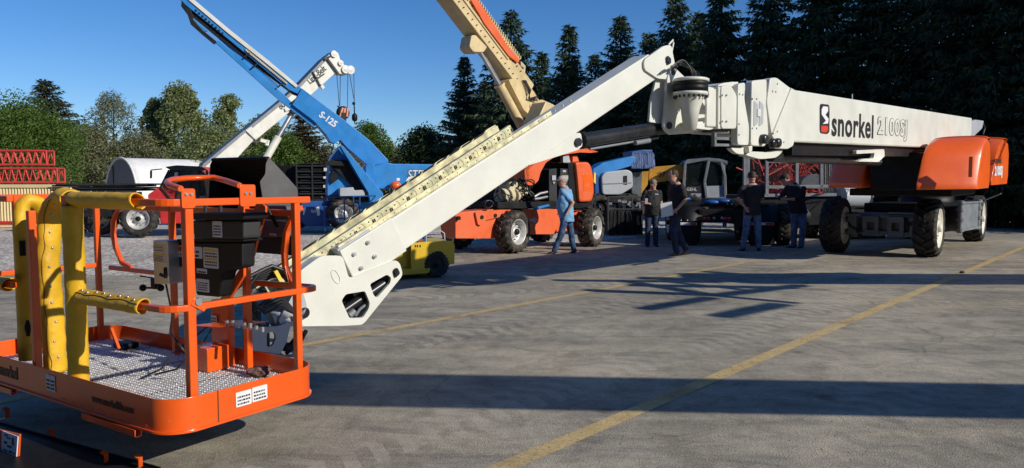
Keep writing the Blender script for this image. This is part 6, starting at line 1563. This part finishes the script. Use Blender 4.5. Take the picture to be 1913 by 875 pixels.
def place_spruce(px_, Y, topy, k, label, s_w=1.0, row=True):
    p = P(px_, 340, Y); h = P(px_, topy, Y).z; s = h/13.0
    t = thing('spruce_tree', (p.x, p.y, 0), label, 'spruce tree', 'spruce trees in the row behind the machines' if row else None)
    t.scale = (s*s_w, s*s_w, s); t.rotation_euler = (0, 0, k*1.7); t.matrix_basis = Matrix.LocRotScale(t.location, t.rotation_euler, t.scale)
    for me in _sp[k % 3]:
        o = bpy.data.objects.new('crown' if me.name.startswith('crown') else 'trunk', me); COL.objects.link(o); o.parent = t
    return t
rowl = [(868, 46, 104, 'leftmost spruce of the row, beside the open sky left of the raised cream boom'), (955, 44, 18, 'pointed spruce right behind the raised cream boom'), (1062, 42, 44, 'spruce with a broad top above the middle of the white jib'),
 (1157, 40.5, 28, 'slender spruce just left of the upper end of the white jib'), (1258, 38.5, -8, 'tall spruce directly above the rotator at the boom tip'), (1342, 36.5, -55, 'spruce right of the tall one above the rotator'),
 (1432, 35, -80, 'dark spruce above the white boom collars'), (1528, 33.5, -120, 'dark spruce above the logo on the white boom'), (1622, 32, -140, 'dark spruce above the outlined number on the white boom'), (1715, 30.5, -170, 'dark spruce above the far end of the white boom'),
 (1812, 29, -200, 'dark spruce above the large orange hood'), (1905, 27.5, -220, 'spruce cut off by the right edge of the picture'), (2010, 26.3, -240, 'spruce just outside the right edge of the picture'), (2130, 25.0, -260, 'second spruce outside the right edge')]
for k, (x, Y, t_, lab) in enumerate(rowl): place_spruce(x, Y, t_, k, lab, 1.15)
back = [(905, 51, 150), (1012, 50, 95), (1110, 48, 100), (1210, 46, 60), (1300, 44, 20), ]
for k, (x, Y, t_) in enumerate(back): place_spruce(x, Y, t_, k+1, 'spruce in the back row, showing through the gap right of %s' % rowl[k][3].split(',')[0][:200].replace('spruce ', 'the spruce ', 1) if False else ['far spruce low behind the left end of the row', 'far spruce filling the dip left of the broad topped spruce', 'far spruce filling the dip left of the slender spruce', 'far spruce filling the dip right of the slender spruce', 'far spruce behind and left of the boom collars', 'far spruce behind the tallest boom collar', 'far spruce behind the left half of the boom logo', 'far spruce behind the right half of the boom logo', 'far spruce behind the outlined number', 'far spruce behind the boom foot', 'far spruce behind the rear of the orange hood', 'far spruce beyond the right edge'][k], 1.2)
for k, (x, y) in enumerate(((29, 22.5), (33, 20.8), (37, 19), (41.5, 17), (46, 15), (51, 13))):  # trees added out of frame to cast shade on the visible row
    t = place_spruce(CX, 30, -200, k, ['nearest', 'second', 'third', 'fourth', 'fifth', 'sixth'][k]+' spruce added out of frame to the right, continuing the row to shade it'); t.location = (x, y, 0); t.matrix_basis = Matrix.LocRotScale(V((x, y, 0)), t.rotation_euler, t.scale)
def leaf_tree(name, px_, Y, topy, wpx, lf, label, cat, seed, boty=345, clumps=60, per=130, ls=.20, round_=1.0, sh=0, trunk=True):
    rs = random.Random(seed); b = P(px_, 340, Y); h = P(px_, topy, Y).z; rad = wpx/2/FPX*Y; z0 = max(.3, P(px_, boty, Y).z)
    vs = []; fs = []
    cl = []
    for k in range(int(clumps*1.7)):
        t = rs.random()**.9; z = z0+(h-z0)*t
        prof = math.sin(math.pi*min(1, .12+t*.88)**(.9*round_))**.6 if round_ > 0 else (1-t)
        a = rs.uniform(0, 6.28); rr = rad*prof*math.sqrt(rs.uniform(.1, 1))*rs.uniform(.8, 1.12); cl.append((V((math.cos(a)*rr, math.sin(a)*rr, z)), rs.uniform(.5, 1.25)*max(.6, rad*.36)))
    for c, r_ in cl:
        for _ in range(per):
            v = V((rs.gauss(0, 1), rs.gauss(0, 1), rs.gauss(0, .8))); v = v/v.length*r_*rs.uniform(.5, 1.05)**.6; p = c+v
            if p.z < .1: continue
            n_ = V((rs.gauss(0, 1), rs.gauss(0, 1), rs.gauss(.3, 1))).normalized(); u = n_.orthogonal().normalized(); w_ = n_.cross(u); s = ls*rs.uniform(.6, 1.3)
            i_ = len(vs); vs.extend((p-u*s*.5, p+w_*s*.36, p+u*s*.6, p-w_*s*.36)); fs.append((i_, i_+1, i_+2, i_+3))
    t = thing(name, (b.x, b.y, 0), label, cat, 'trees beyond the yard on the left')
    me = bpy.data.meshes.new('crown'); me.from_pydata([tuple(v) for v in vs], [], fs); me.materials.append(LEAF[lf]); me.update()
    o = bpy.data.objects.new('crown', me); COL.objects.link(o); o.parent = t
    o = bpy.data.objects.new('trunk', trunk_mesh(h*.93, .035*h*.5, .12, seed, 14)); COL.objects.link(o); o.parent = t
    return t
LT = [('bush_tree', 30, 40, 214, 235, 'green', 'rounded bright green tree behind the red lattice sections at the left edge', 90, 300, .11, 1.0),
 ('leafy_tree', 215, 60, 184, 120, 'olive', 'sparse feathery tree between the dark conifer and the poplars', 46, 90, .17, .8),
 ('poplar_tree', 345, 56, 172, 110, 'poplar', 'tallest poplar with round crown, left of the white crane boom', 60, 120, .24, .9),
 ('poplar_tree', 298, 57, 190, 70, 'poplar', 'narrow poplar on the left side of the tallest poplar', 34, 110, .24, .9),
 ('poplar_tree', 432, 57, 188, 85, 'poplar', 'poplar directly left of the white crane boom', 34, 110, .24, .9),
 ('leafy_tree', 170, 52, 250, 120, 'olive', 'low pale tree at the foot of the dark conifer', 50, 110, .18, 1),
 ('leafy_tree', 262, 54, 262, 130, 'olive', 'low bushy tree behind the white storage tent', 50, 110, .18, 1),
 ('leafy_tree', 400, 50, 255, 150, 'poplar', 'low dense tree under the lower end of the white crane boom', 60, 110, .2, 1),
 ('leafy_tree', 490, 52, 232, 110, 'poplar', 'tree filling the gap between the crane boom and its lift cylinder', 50, 110, .2, 1),
 ('leafy_tree', 525, 48, 262, 110, 'green', 'low tree right of the crane lift cylinder', 40, 110, .18, 1),
 ('leafy_tree', 690, 60, 240, 95, 'green', 'tree beyond the blue boom foot', 50, 110, .2, 1),
 ('leafy_tree', 728, 62, 285, 80, 'olive', 'low pale tree above the blue turret', 30, 100, .2, 1),
 ('leafy_tree', 790, 54, 250, 110, 'dark', 'dark tree at the left foot of the spruce row', 60, 120, .2, 1),
 ('leafy_tree', 640, 54, 275, 120, 'olive', 'pale low tree behind the blue tower', 40, 100, .2, 1)]
for k, (n_, x, Y, t_, w_, lf, lab, cl_, per, ls, ro) in enumerate(LT): leaf_tree(n_, x, Y, t_, w_, lf, lab, 'tree', 40+k, clumps=cl_, per=int(per*(1 if ls < .12 else 1.9)), ls=ls*(1 if ls < .12 else .72), round_=ro)
t = place_spruce(93, 58, 148, 1, 'tall dark conifer on the left, standing behind the bright green tree', 1.9, False); t['category'] = 'conifer'
LEAF['spruce2'] = leafmat('grey_green_needles', [(.03, .04, .02), (.05, .06, .03), (.07, .08, .045), (.035, .045, .02)], .15)
for ch in t.children:
    if ch.name.startswith('crown'): ch.data = ch.data.copy(); ch.data.materials.clear(); ch.data.materials.append(LEAF['spruce2'])
t = place_spruce(568, 50, 205, 0, 'brownish conifer behind the blue boom', 2.1, False); t['category'] = 'conifer'
for ch in t.children:
    if ch.name.startswith('crown'): ch.data = ch.data.copy(); ch.data.materials.clear(); ch.data.materials.append(LEAF['brown'])
# far-off woodland closing the gaps at the horizon
rs = random.Random(77); vs = []; fs = []
def wood(x0, y0, x1, y1, n, hmin, hmax, dep, ls):
    for _ in range(n):
        t_ = rs.random(); x = x0+(x1-x0)*t_; y = y0+(y1-y0)*t_+rs.uniform(0, dep); hh_ = hmin+(hmax-hmin)*(.5+.5*math.sin(x*.7)*math.sin(x*.23+2)); z = hh_*rs.random()**.7
        p = V((x, y, z)); n_ = V((rs.gauss(0, 1), rs.gauss(0, 1), rs.gauss(0, 1))).normalized(); u = n_.orthogonal().normalized(); w_ = n_.cross(u); s = ls*rs.uniform(.6, 1.3)
        i_ = len(vs); vs.extend((p-u*s, p+w_*s*.7, p+u*s, p-w_*s*.7)); fs.append((i_, i_+1, i_+2, i_+3))
wood(-62, 66, 6, 66, 60000, 3.2, 5.2, 5, .22)
me = bpy.data.meshes.new('woodland'); me.from_pydata([tuple(v) for v in vs], [], fs); me.materials.append(LEAF['poplar'])
o = bpy.data.objects.new('woodland', me); COL.objects.link(o); tag(o, 'far-off belt of mixed green woodland along the horizon on the left', 'woodland', kind='stuff')
vs = []; fs = []
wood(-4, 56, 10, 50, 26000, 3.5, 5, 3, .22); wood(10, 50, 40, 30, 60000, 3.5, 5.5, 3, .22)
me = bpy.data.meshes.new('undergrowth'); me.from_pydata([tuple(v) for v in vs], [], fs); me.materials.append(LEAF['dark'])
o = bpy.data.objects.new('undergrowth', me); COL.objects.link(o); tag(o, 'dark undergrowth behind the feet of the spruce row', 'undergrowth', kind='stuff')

vs = []; fs = []
wood(-60, -22, 22, -22, 9000, 13, 16, 4, 1.1); wood(-62, -20, -62, 60, 6000, 11, 14, 4, 1.1)  # added out of view; blocks low sky so shaded faces go darker
me = bpy.data.meshes.new('woodland'); me.from_pydata([tuple(v) for v in vs], [], fs); me.materials.append(LEAF['dark'])
o = bpy.data.objects.new('woodland', me); COL.objects.link(o); tag(o, 'unseen tall belt of trees added behind the viewer to cut the skylight', 'woodland', kind='stuff')
# ------------------------------------------------------------------ people
def eval_mesh(o, name, mt):
    bpy.context.view_layer.update(); dg = bpy.context.evaluated_depsgraph_get(); me = bpy.data.meshes.new_from_object(o.evaluated_get(dg)); me.name = name
    me.materials.clear(); me.materials.append(mt)
    for p in me.polygons: p.use_smooth = True
    old = o.data; bpy.data.objects.remove(o); bpy.data.meshes.remove(old); return me
_clouds = bpy.data.textures.new('folds', 'CLOUDS'); _clouds.noise_scale = .12; _clouds.noise_depth = 2
def fuse(mb, name, mt, voxel, parent, fold=0.0, sm_it=3):
    me = mb.mesh('tmp', None); o = bpy.data.objects.new('tmp', me); COL.objects.link(o)
    r_ = o.modifiers.new('r', 'REMESH'); r_.mode = 'VOXEL'; r_.voxel_size = voxel; r_.use_smooth_shade = True
    s_ = o.modifiers.new('s', 'SMOOTH'); s_.iterations = sm_it; s_.factor = .5
    if fold:
        d = o.modifiers.new('d', 'DISPLACE'); d.texture = _clouds; d.strength = fold; d.mid_level = .5; d.texture_coords = 'LOCAL'
    me = eval_mesh(o, name, mt); o = bpy.data.objects.new(name, me); COL.objects.link(o); attach(o, parent); return o
SK = mat('skin', (.50, .27, .19), .5, var=.06); HAIR = mat('hair', (.05, .03, .02), .7, var=.2, scale=40); HAIRG = mat('grey_hair', (.35, .33, .30), .7, var=.2, scale=40)
JEAN = mat('blue_denim', (.11, .19, .34), .85, var=.22, scale=9, bump=.25, bscale=300); JEAND = mat('dark_denim', (.02, .035, .08), .85, var=.2, scale=9, bump=.25, bscale=300)
SHB = mat('light_blue_shirt', (.17, .38, .62), .7, var=.08, scale=5, bump=.2, bscale=200); TEE = mat('black_tee_shirt', (.012, .013, .015), .8, var=.2, scale=6); TEEG = mat('charcoal_tee_shirt', (.022, .022, .024), .8, var=.2, scale=6)
BOOT = mat('tan_boot_leather', (.20, .12, .06), .7, var=.2, scale=20); SHOE = mat('black_shoe_leather', (.015, .014, .014), .5, var=.2); CAPW = mat('pale_cap', (.55, .42, .36), .8, var=.15, scale=30); CAPC = mat('camouflage_cap', (.26, .23, .16), .8, var=.5, scale=40); CAPB = mat('black_cap', (.02, .02, .022), .8)
PAPER = mat('paper', (.78, .80, .80), .6, var=.02)
def person(base, j, H, label, cl, headdir, headtilt=0, name='person', hand_pose=None, untucked=False):
    """j: joint name -> (x to image right, y away, z up) in metres for a 1.8 m body; headdir = angle of the face in the xy plane (degrees, -90 faces the camera)"""
    s = H/1.8; f = Fr(base, (1, 0, 0)); t = thing(name, base, label, 'person')
    J = {k: V(v)*s for k, v in j.items()}
    def limb(m, pts, rs_, n=14):
        P_ = [V(p) for p in pts]; d = []; r2 = []
        for a in range(len(P_)-1):
            for k in range(5): d.append(P_[a].lerp(P_[a+1], k/5)); u = k/5; r2.append(rs_[a]*(1-u)+rs_[a+1]*u)
        d.append(P_[-1]); r2.append(rs_[-1]); m.tube(d, 1, n, rs=[x*s for x in r2])
        for p, r_ in zip(P_, rs_): m.ball(tuple(p), r_*s*.98, 10)
    def loft(m, secs, n=22):
        """secs: (centre, half width vector, half depth vector)"""
        vs = []
        for c, u, w_ in secs:
            for k in range(n): a = 2*math.pi*k/n; vs.append(c+u*math.cos(a)+w_*math.sin(a))
        fs = [(i_*n+k, i_*n+(k+1) % n, (i_+1)*n+(k+1) % n, (i_+1)*n+k) for i_ in range(len(secs)-1) for k in range(n)]
        m.add(vs, fs); m.add(vs[:n], [list(range(n))[::-1]]); m.add(vs[-n:], [list(range(n))])
    sl, sr, hl, hr_ = J['sl'], J['sr'], J['hl'], J['hr']; ch = (sl+sr)/2; hp = (hl+hr_)/2
    ux = (sr-sl).normalized(); uh = (hr_-hl).normalized(); up_ = (ch-hp).normalized(); ud = ux.cross(up_).normalized(); udh = uh.cross(up_).normalized()
    sw = (sr-sl).length/2; bel = cl.get('belly', 0)*s; fwd = V((math.cos(R(cl.get('face', headdir))), math.sin(R(cl.get('face', headdir))), 0))
    def torso(m, g, low=-.10, top=True):
        g *= s
        g += .012*s
        secs = [(hp+up_*low*s, uh*(.165*s+g), udh*(.125*s+g)), (hp+up_*.02*s+fwd*bel*.3, uh*(.165*s+g), udh*(.125*s+g+bel*.3)), (hp+up_*.14*s+fwd*bel*.5, ux*(.150*s+g+bel*.35), ud*(.115*s+g+bel*.6)), (hp.lerp(ch, .55)+fwd*bel*.35, ux*(.165*s+g+bel*.2), ud*(.115*s+g+bel*.4)), (hp.lerp(ch, .80), ux*(.19*s+g), ud*(.12*s+g)), (ch+up_*.015*s, ux*(sw*.96), ud*(.095*s+g)), (ch+up_*.055*s, ux*(sw*.60), ud*(.07*s+g))]
        if top: secs.append((ch+up_*.095*s, ux*(.065*s+g*.6), ud*(.06*s+g*.6)))
        loft(m, secs)
    m = MB(f); nk = J['hd']-V((0, 0, .10*s)); torso(m, 0)
    limb(m, [ch+up_*.05*s, nk, J['hd']], [.068, .064, .06])
    for a in 'lr':
        limb(m, [J['s'+a], J['e'+a], J['w'+a]], [.055, .042, .028]); limb(m, [J['h'+a], J['k'+a], J['a'+a]], [.085, .056, .038])
    # head
    hd = V((math.cos(R(headdir)), math.sin(R(headdir)), math.tan(R(headtilt)))).normalized(); hs = V((-hd.y, hd.x, 0)).normalized(); hu = hd.cross(hs)*1; 
    if hu.z < 0: hu = -hu
    H0 = J['hd']
    secs = [(-.115, .035, .045, .030), (-.10, .052, .065, .022), (-.07, .064, .083, .010), (-.03, .071, .092, .004), (.015, .075, .096, 0), (.055, .074, .094, -.005), (.09, .060, .077, -.008), (.113, .034, .045, -.008), (.122, .008, .01, -.008)]
    loft(m, [(H0+hu*z*s*1.04+hd*o_*s, hs*w_*s*1.07, hd*d_*s*1.05) for z, w_, d_, o_ in secs])
    m.ball(tuple(H0+hd*.103*s-hu*.012*s), .014*s, 8, (1, 1, 1.5)); m.ball(tuple(H0+hd*.095*s-hu*.055*s), .020*s, 8, (1, 1, .5))
    for sg in (-1, 1): m.ball(tuple(H0+hs*sg*.076*s-hd*.005*s), .024*s, 8, (.7, .7, 1.2))
    # hands
    for a in 'lr':
        w_ = J['w'+a]; hdir = V(hand_pose[a][0]).normalized() if hand_pose and a in hand_pose else (J['w'+a]-J['e'+a]).normalized()
        pn = V(hand_pose[a][1]).normalized() if hand_pose and a in hand_pose else V((1, 0, 0)) if abs(hdir.x) < .8 else V((0, 0, 1))
        sd_ = hdir.cross(pn).normalized(); pn = sd_.cross(hdir).normalized()
        loft(m, [(w_, sd_*.026*s, pn*.020*s), (w_+hdir*.03*s, sd_*.036*s, pn*.017*s), (w_+hdir*.085*s, sd_*.042*s, pn*.014*s), (w_+hdir*.095*s, sd_*.040*s, pn*.011*s)], 12)
        for k, (o_, L_) in enumerate(((-.031, .062), (-.010, .072), (.011, .068), (.031, .052))):
            b_ = w_+hdir*.088*s+sd_*o_*s; m1 = b_+(hdir*.95+pn*.25)*L_*.5*s; m2 = m1+(hdir*.6+pn*.75)*L_*.5*s; m.tube([b_, m1, m2], .009*s, 7, rs=[.0098*s, .009*s, .0075*s])
        th = w_+hdir*.03*s-sd_*.03*s; m.tube([th, th+(hdir*.6-sd_*.7+pn*.3)*.035*s, th+(hdir*.95-sd_*.7+pn*.5)*.06*s], .011*s, 7, rs=[.013*s, .011*s, .009*s])
    body = fuse(m, 'body', SK, .0085, t)
    for sg in (-1, 1):
        MB(f).ball(tuple(H0+hd*.083*s+hs*sg*.030*s+hu*.015*s), .012*s, 8).build('eye', M['decal'], t)
    # clothes
    m = MB(f); torso(m, .016, low=-.20 if untucked else -.12, top=False)
    for a in 'lr': limb(m, [J['s'+a]-V((0, 0, .005)), J['s'+a].lerp(J['e'+a], cl.get('sleeve', .75))], [.072, .062])
    limb(m, [ch+up_*.03*s, ch+up_*.075*s], [.08, .068])
    shirt = fuse(m, 'shirt', cl['shirt'], .014, t, fold=.035)
    m = MB(f)
    loft(m, [(hp+up_*.06*s, uh*.168*s, udh*.132*s), (hp, uh*.178*s, udh*.14*s), (hp-up_*.08*s, uh*.178*s, udh*.135*s), (hp-up_*.13*s, uh*.13*s, udh*.10*s)])
    for a in 'lr': limb(m, [J['h'+a], J['k'+a], J['a'+a]-V((0, 0, .02*s))], [.102, .078, .064])
    fuse(m, 'trousers', cl['pants'], .014, t, fold=.03)
    for a in 'lr':
        an = J['a'+a]; to = J['t'+a]; d = (to-an); d2 = V((d.x, d.y, 0)); d2 = d2.normalized() if d2.length > 1e-4 else V((0, -1, 0)); fd = (to-an).normalized(); q_ = V((-d2.y, d2.x, 0))
        m = MB(f); heel = an-d2*.05*s+V((0, 0, -.045*s)); 
        limb(m, [an+V((0, 0, .05*s if cl.get('boots') else 0)), an-V((0, 0, .03*s))], [.052, .050]); loft(m, [(heel-fd*.02*s, q_*.03*s, V((0, 0, .03*s))), (heel+fd*.04*s, q_*.04*s, V((0, 0, .045*s))), (heel+fd*.14*s, q_*.048*s, V((0, 0, .040*s))), (heel+fd*.21*s, q_*.048*s, V((0, 0, .030*s))), (heel+fd*.255*s, q_*.03*s, V((0, 0, .020*s)))], 14)
        fuse(m, 'shoe', cl['shoes'], .010, t)
    if cl.get('hair'):
        m = MB(f); hh2 = cl.get('hairlen', .0)
        loft(m, [(H0+hu*z*s*1.06+hd*(o_-.016)*s, hs*(w_+.014)*s, hd*(d_+.010)*s) for z, w_, d_, o_ in [(-.03-hh2, .06, .06, -.035)]+secs[4:]], 18); fuse(m, 'hair', cl['hair'], .009, t)
    if cl.get('cap'):
        m = MB(f); loft(m, [(H0+hu*z*s-hd*.006*s, hs*w_*s*1.08, hd*d_*s*1.08) for z, w_, d_ in ((.035, .084, .104), (.07, .083, .102), (.105, .068, .084), (.128, .04, .05), (.135, .01, .012))]); 
        loft(m, [(H0+hu*.045*s+hd*.09*s, hs*.07*s, hu*.006*s), (H0+hu*.04*s+hd*.13*s, hs*.065*s, hu*.005*s), (H0+hu*.028*s+hd*.165*s, hs*.04*s, hu*.004*s)]); fuse(m, 'cap', cl['cap'], .008, t, sm_it=1)
    if cl.get('glasses'):
        m = MB(f)
        for sg in (-1, 1): m.tube([tuple(H0+hd*.098*s+hs*sg*(.012+.025)*s+hu*(.012)*s+(hs*math.cos(k*.785)*.022+hu*math.sin(k*.785)*.015)*s) for k in range(8)], .004, 5, closed=True); m.tube([H0+hd*.095*s+hs*sg*.06*s+hu*.015*s, H0+hs*sg*.08*s+hu*.015*s], .003, 4)
        m.tube([H0+hd*.1*s-hs*.015*s+hu*.012*s, H0+hd*.1*s+hs*.015*s+hu*.012*s], .004, 5); m.build('spectacles', cl['glasses'], t)
    return t, J, f
STAND = dict(hd=(0, 0, 1.66), sl=(-.18, 0, 1.44), sr=(.18, 0, 1.44), hl=(-.09, 0, .93), hr=(.09, 0, .93), kl=(-.10, 0, .50), kr=(.10, 0, .50), al=(-.11, 0, .09), ar=(.11, 0, .09), tl=(-.13, -.15, .05), tr=(.13, -.15, .05), el=(-.23, .02, 1.16), er=(.23, .02, 1.16), wl=(-.24, -.03, .92), wr=(.24, -.03, .92))
def pose(**k): d = dict(STAND); d.update(k); return d
# man in the light blue shirt, walking to the left
A = G(1057, 474)
person(A, pose(hd=(-.09, 0, 1.66), sl=(-.10, -.13, 1.44), sr=(.08, .14, 1.43), hl=(-.01, -.09, .93), hr=(.05, .08, .93), kl=(-.10, -.10, .50), kr=(.12, .09, .50), al=(-.27, -.10, .10), ar=(.19, .08, .10), tl=(-.43, -.14, .055), tr=(.06, .04, .04), el=(.14, -.20, 1.18), wl=(.02, -.24, .97), er=(.10, .22, 1.15), wr=(-.10, .22, .98)), 1.80,
 'man in an untucked light blue shirt, pale cap and jeans walking to the left', dict(shirt=SHB, pants=mat('worn_denim', (.05, .10, .20), .85, var=.3, scale=7, bump=.25, bscale=300), shoes=SHOE, cap=CAPW, hair=HAIRG, belly=.09, face=190, sleeve=.78, glasses=M['ink']), 195, -12, untucked=True, hand_pose={'l': ((-.35, -.1, -.9), (-1, 0, .1))})
# man in the camouflage cap facing the camera, looking at his phone
B = G(1217, 461)
tb, Jb, fb = person(B, pose(hd=(.02, -.05, 1.63), sl=(-.18, -.02, 1.42), sr=(.19, .02, 1.42), el=(-.27, -.03, 1.16), wl=(-.10, -.26, 1.12), er=(.24, .03, 1.15), wr=(.25, -.02, .90), tl=(-.14, -.16, .05), tr=(.14, -.14, .05)), 1.76,
 'man in camouflage cap and red glasses facing the camera, holding a phone', dict(shirt=TEE, pants=JEAND, shoes=SHOE, cap=CAPC, hair=HAIR, belly=.07, face=-90, glasses=M['red']), -100, -28, hand_pose={'l': ((-.9, -.3, .2), (0, -.3, 1))})
fe = Fr(B, (1, 0, 0)); sB = 1.76/1.8
m = MB(fe); m.box(-.235, -.165, -.325, -.315, 1.10, 1.24); o = m.build('phone', M['greyw']); bpy.data.objects['phone']; tag(recentre(o), 'small pale phone held up by the man in the camouflage cap', 'phone')
m = MB(fe); m.box(.05, .13, -.135, -.130, 1.33, 1.35); m.build('name_tag', M['decal'], tb)
# walking man with a sheet of paper
Cq = G(1264, 477)
tc_, Jc, fc = person(Cq, pose(hd=(-.10, .02, 1.67), sl=(-.10, .14, 1.45), sr=(.05, -.16, 1.44), hl=(-.03, .08, .93), hr=(.02, -.09, .93), kl=(.03, .09, .50), kr=(-.10, -.10, .51), al=(.21, .08, .15), ar=(-.02, -.10, .09), tl=(.08, .07, .05), tr=(-.20, -.15, .045), er=(.12, -.22, 1.17), wr=(-.06, -.27, .98), el=(-.10, .24, 1.15), wl=(-.20, .10, 1.02)), 1.93,
 'man in black shirt, dark jeans and tan boots striding with a white paper', dict(shirt=TEE, pants=JEAND, shoes=BOOT, hair=HAIR, boots=True, face=190, sleeve=.8), 190, -5, hand_pose={'r': ((-.8, -.1, -.5), (0, -1, 0))})
m = MB(Fr(Cq, (1, 0, 0))); m.add([(-.42, -.30, .86), (-.16, -.34, .92), (-.20, -.34, 1.22), (-.44, -.30, 1.17)], [(0, 1, 2, 3)]); o = m.build('paper_sheet', PAPER, fix=False); sd2 = o.modifiers.new('s', 'SOLIDIFY'); sd2.thickness = .004
tag(recentre(o), 'white sheet of paper held by the striding man in tan boots', 'paper')
# man seen from the back with hand on hip
D = G(1403, 469)
person(D, pose(hd=(.0, .05, 1.67), sl=(-.21, 0, 1.44), sr=(.21, 0, 1.44), el=(-.33, -.06, 1.17), wl=(-.19, -.10, 1.0), er=(.27, .12, 1.19), wr=(.27, .36, 1.13), kl=(-.13, -.02, .50), kr=(.14, -.02, .50), al=(-.18, 0, .09), ar=(.17, 0, .09), tl=(-.22, .15, .05), tr=(.24, .15, .05)), 1.90,
 'man in charcoal tee shirt and jeans seen from behind, hand on his hip', dict(shirt=TEEG, pants=JEAN, shoes=SHOE, hair=HAIR, cap=CAPB, belly=.03, face=90, sleeve=.75), 95, -15, hand_pose={'l': ((.5, -.1, -.8), (0, -1, 0))})
# man leaning over the truck
E_ = G(1487, 464)
person(E_, pose(hd=(-.22, .20, 1.60), sl=(-.20, .10, 1.40), sr=(.12, -.06, 1.38), hl=(-.05, .04, .93), hr=(.11, -.04, .93), el=(-.34, .16, 1.15), wl=(-.36, .30, 1.20), er=(-.08, -.16, 1.14), wr=(-.26, -.02, 1.14), kl=(-.03, .06, .50), kr=(.13, -.04, .50), al=(-.02, .10, .09), ar=(.12, .0, .09), tl=(-.16, .14, .05), tr=(.02, -.06, .05)), 1.93,
 'man in black shirt, black cap and faded jeans leaning over beside the truck wheel', dict(shirt=TEE, pants=JEAN, shoes=SHOE, hair=HAIR, cap=CAPB, belly=.05, face=150, sleeve=.95), 160, -25)

# ------------------------------------------------------------------ loose grit on the asphalt and one dropped lump
rs = random.Random(51); m = MB()
def peb(x, y, r_):
    a = rs.uniform(0, 6.28); c, s_ = math.cos(a), math.sin(a); k = [rs.uniform(.6, 1.1)*r_ for _ in range(5)]
    m.add([(x+c*k[0], y+s_*k[0], .001), (x-s_*k[1], y+c*k[1], .001), (x-c*k[2], y-s_*k[2], .001), (x+s_*k[3], y-c*k[3], .001), (x+rs.uniform(-.2, .2)*r_, y, k[4]*.9)], [(0, 1, 4), (1, 2, 4), (2, 3, 4), (3, 0, 4)])
for _ in range(900):
    q = G(rs.uniform(300, 1913), 875-rs.random()**.6*360); peb(q.x+rs.uniform(-.2, .2), q.y, rs.uniform(.003, .009))
for _ in range(1500):
    k = rs.randrange(len(edge)-1); p = edge[k].lerp(edge[k+1], rs.random()); peb(p.x+rs.uniform(-.5, .5), p.y+rs.gauss(-.25, .35), rs.uniform(.008, .022))
o = m.build('grit', mat('grit_stone', (.30, .28, .24), .9, var=.3, scale=30)); tag(o, 'loose grit scattered over the asphalt', 'grit', kind='stuff')
b = bmesh.new(); bmesh.ops.create_icosphere(b, subdivisions=2, radius=.05)
for v in b.verts: v.co *= rs.uniform(.75, 1.1); v.co.z *= .5
me = bpy.data.meshes.new('rubber_lump'); b.to_mesh(me); b.free(); me.materials.append(M['rubber']); o = bpy.data.objects.new('rubber_lump', me); COL.objects.link(o); q = G(1797, 511); o.location = (q.x, q.y, .02)
tag(o, 'small black lump lying on the asphalt near the far yellow line', 'debris')
# ------------------------------------------------------------------ rag on the basket floor
def rag():
    b = bmesh.new(); bmesh.ops.create_icosphere(b, subdivisions=4, radius=.06)
    from mathutils import noise as nz
    for v in b.verts:
        n_ = nz.noise(v.co*28)+.6*nz.noise(v.co*60); v.co *= 1+n_*.45; v.co.z *= .55; v.co.x *= 1.25
    me = bpy.data.meshes.new('rag'); b.to_mesh(me); b.free(); me.materials.append(mat('rag_cloth', (.20, .10, .08), .9, var=.3, scale=30))
    o = bpy.data.objects.new('rag', me); COL.objects.link(o); p = G(486, 698, .41); o.location = (p.x, p.y, .425)
    tag(o, 'crumpled brown rag lying on the tread floor of the orange basket', 'rag')
rag()

# ------------------------------------------------------------------ countable pieces built together become parts of their own
def islands(me):
    key = {}; par = list(range(len(me.vertices)))
    def find(a):
        while par[a] != a: par[a] = par[par[a]]; a = par[a]
        return a
    for v in me.vertices:
        k = tuple(round(c, 5) for c in v.co)
        if k in key: par[find(v.index)] = find(key[k])
        else: key[k] = v.index
    for p in me.polygons:
        a = find(p.vertices[0])
        for b in p.vertices[1:]: par[find(b)] = a
    g = {}
    for p in me.polygons: g.setdefault(find(p.vertices[0]), []).append(p.index)
    return list(g.values())
NOSPLIT = ('lettering', 'printing', 'crown', 'trunk', 'tyre', 'wheel', 'rim', 'hub', 'body', 'shirt', 'trousers', 'grip_tread', 'link_edge', 'woodland', 'undergrowth', 'cable_carrier', 'mounting_rail', 'chord', 'lacing', 'reflection_bar', 'rotary_brush', 'cable_chain', 'chain_link', 'rivet', 'weld', 'rib', 'platform_frame', 'spectacles', 'clutter_bar', 'front_loader_frame', 'tool', 'jib_frame', 'fabric_roof', 'wall', 'front_axle_beam', 'logo_mark', 'warning_stripe', 'seam', 'hose_loop')
def split_parts():
    for o in list(COL.objects):
        if o.type != 'MESH' or o.parent is None: continue
        base = o.name.split('.')[0]
        if base in NOSPLIT or o.data.users > 1 or any(c.parent == o for c in COL.objects) and False: continue
        g = islands(o.data)
        if not 2 <= len(g) <= 45: continue
        me = o.data; kids = [c for c in COL.objects if c.parent == o]
        sizes = sorted(g, key=len, reverse=True)
        for i_, fc in enumerate(sizes):
            vi = {}; vs = []; fs = []; sm = []
            for f_ in fc:
                p = me.polygons[f_]; q = []
                for v in p.vertices:
                    if v not in vi: vi[v] = len(vs); vs.append(tuple(me.vertices[v].co))
                    q.append(vi[v])
                fs.append(q); sm.append(p.use_smooth)
            nm = bpy.data.meshes.new(base); nm.from_pydata(vs, [], fs); nm.polygons.foreach_set('use_smooth', sm); nm.materials.append(me.materials[0]); nm.update()
            if i_ == 0: first = nm
            else: c = o.copy(); c.data = nm; COL.objects.link(c)
        o.data = first
split_parts()
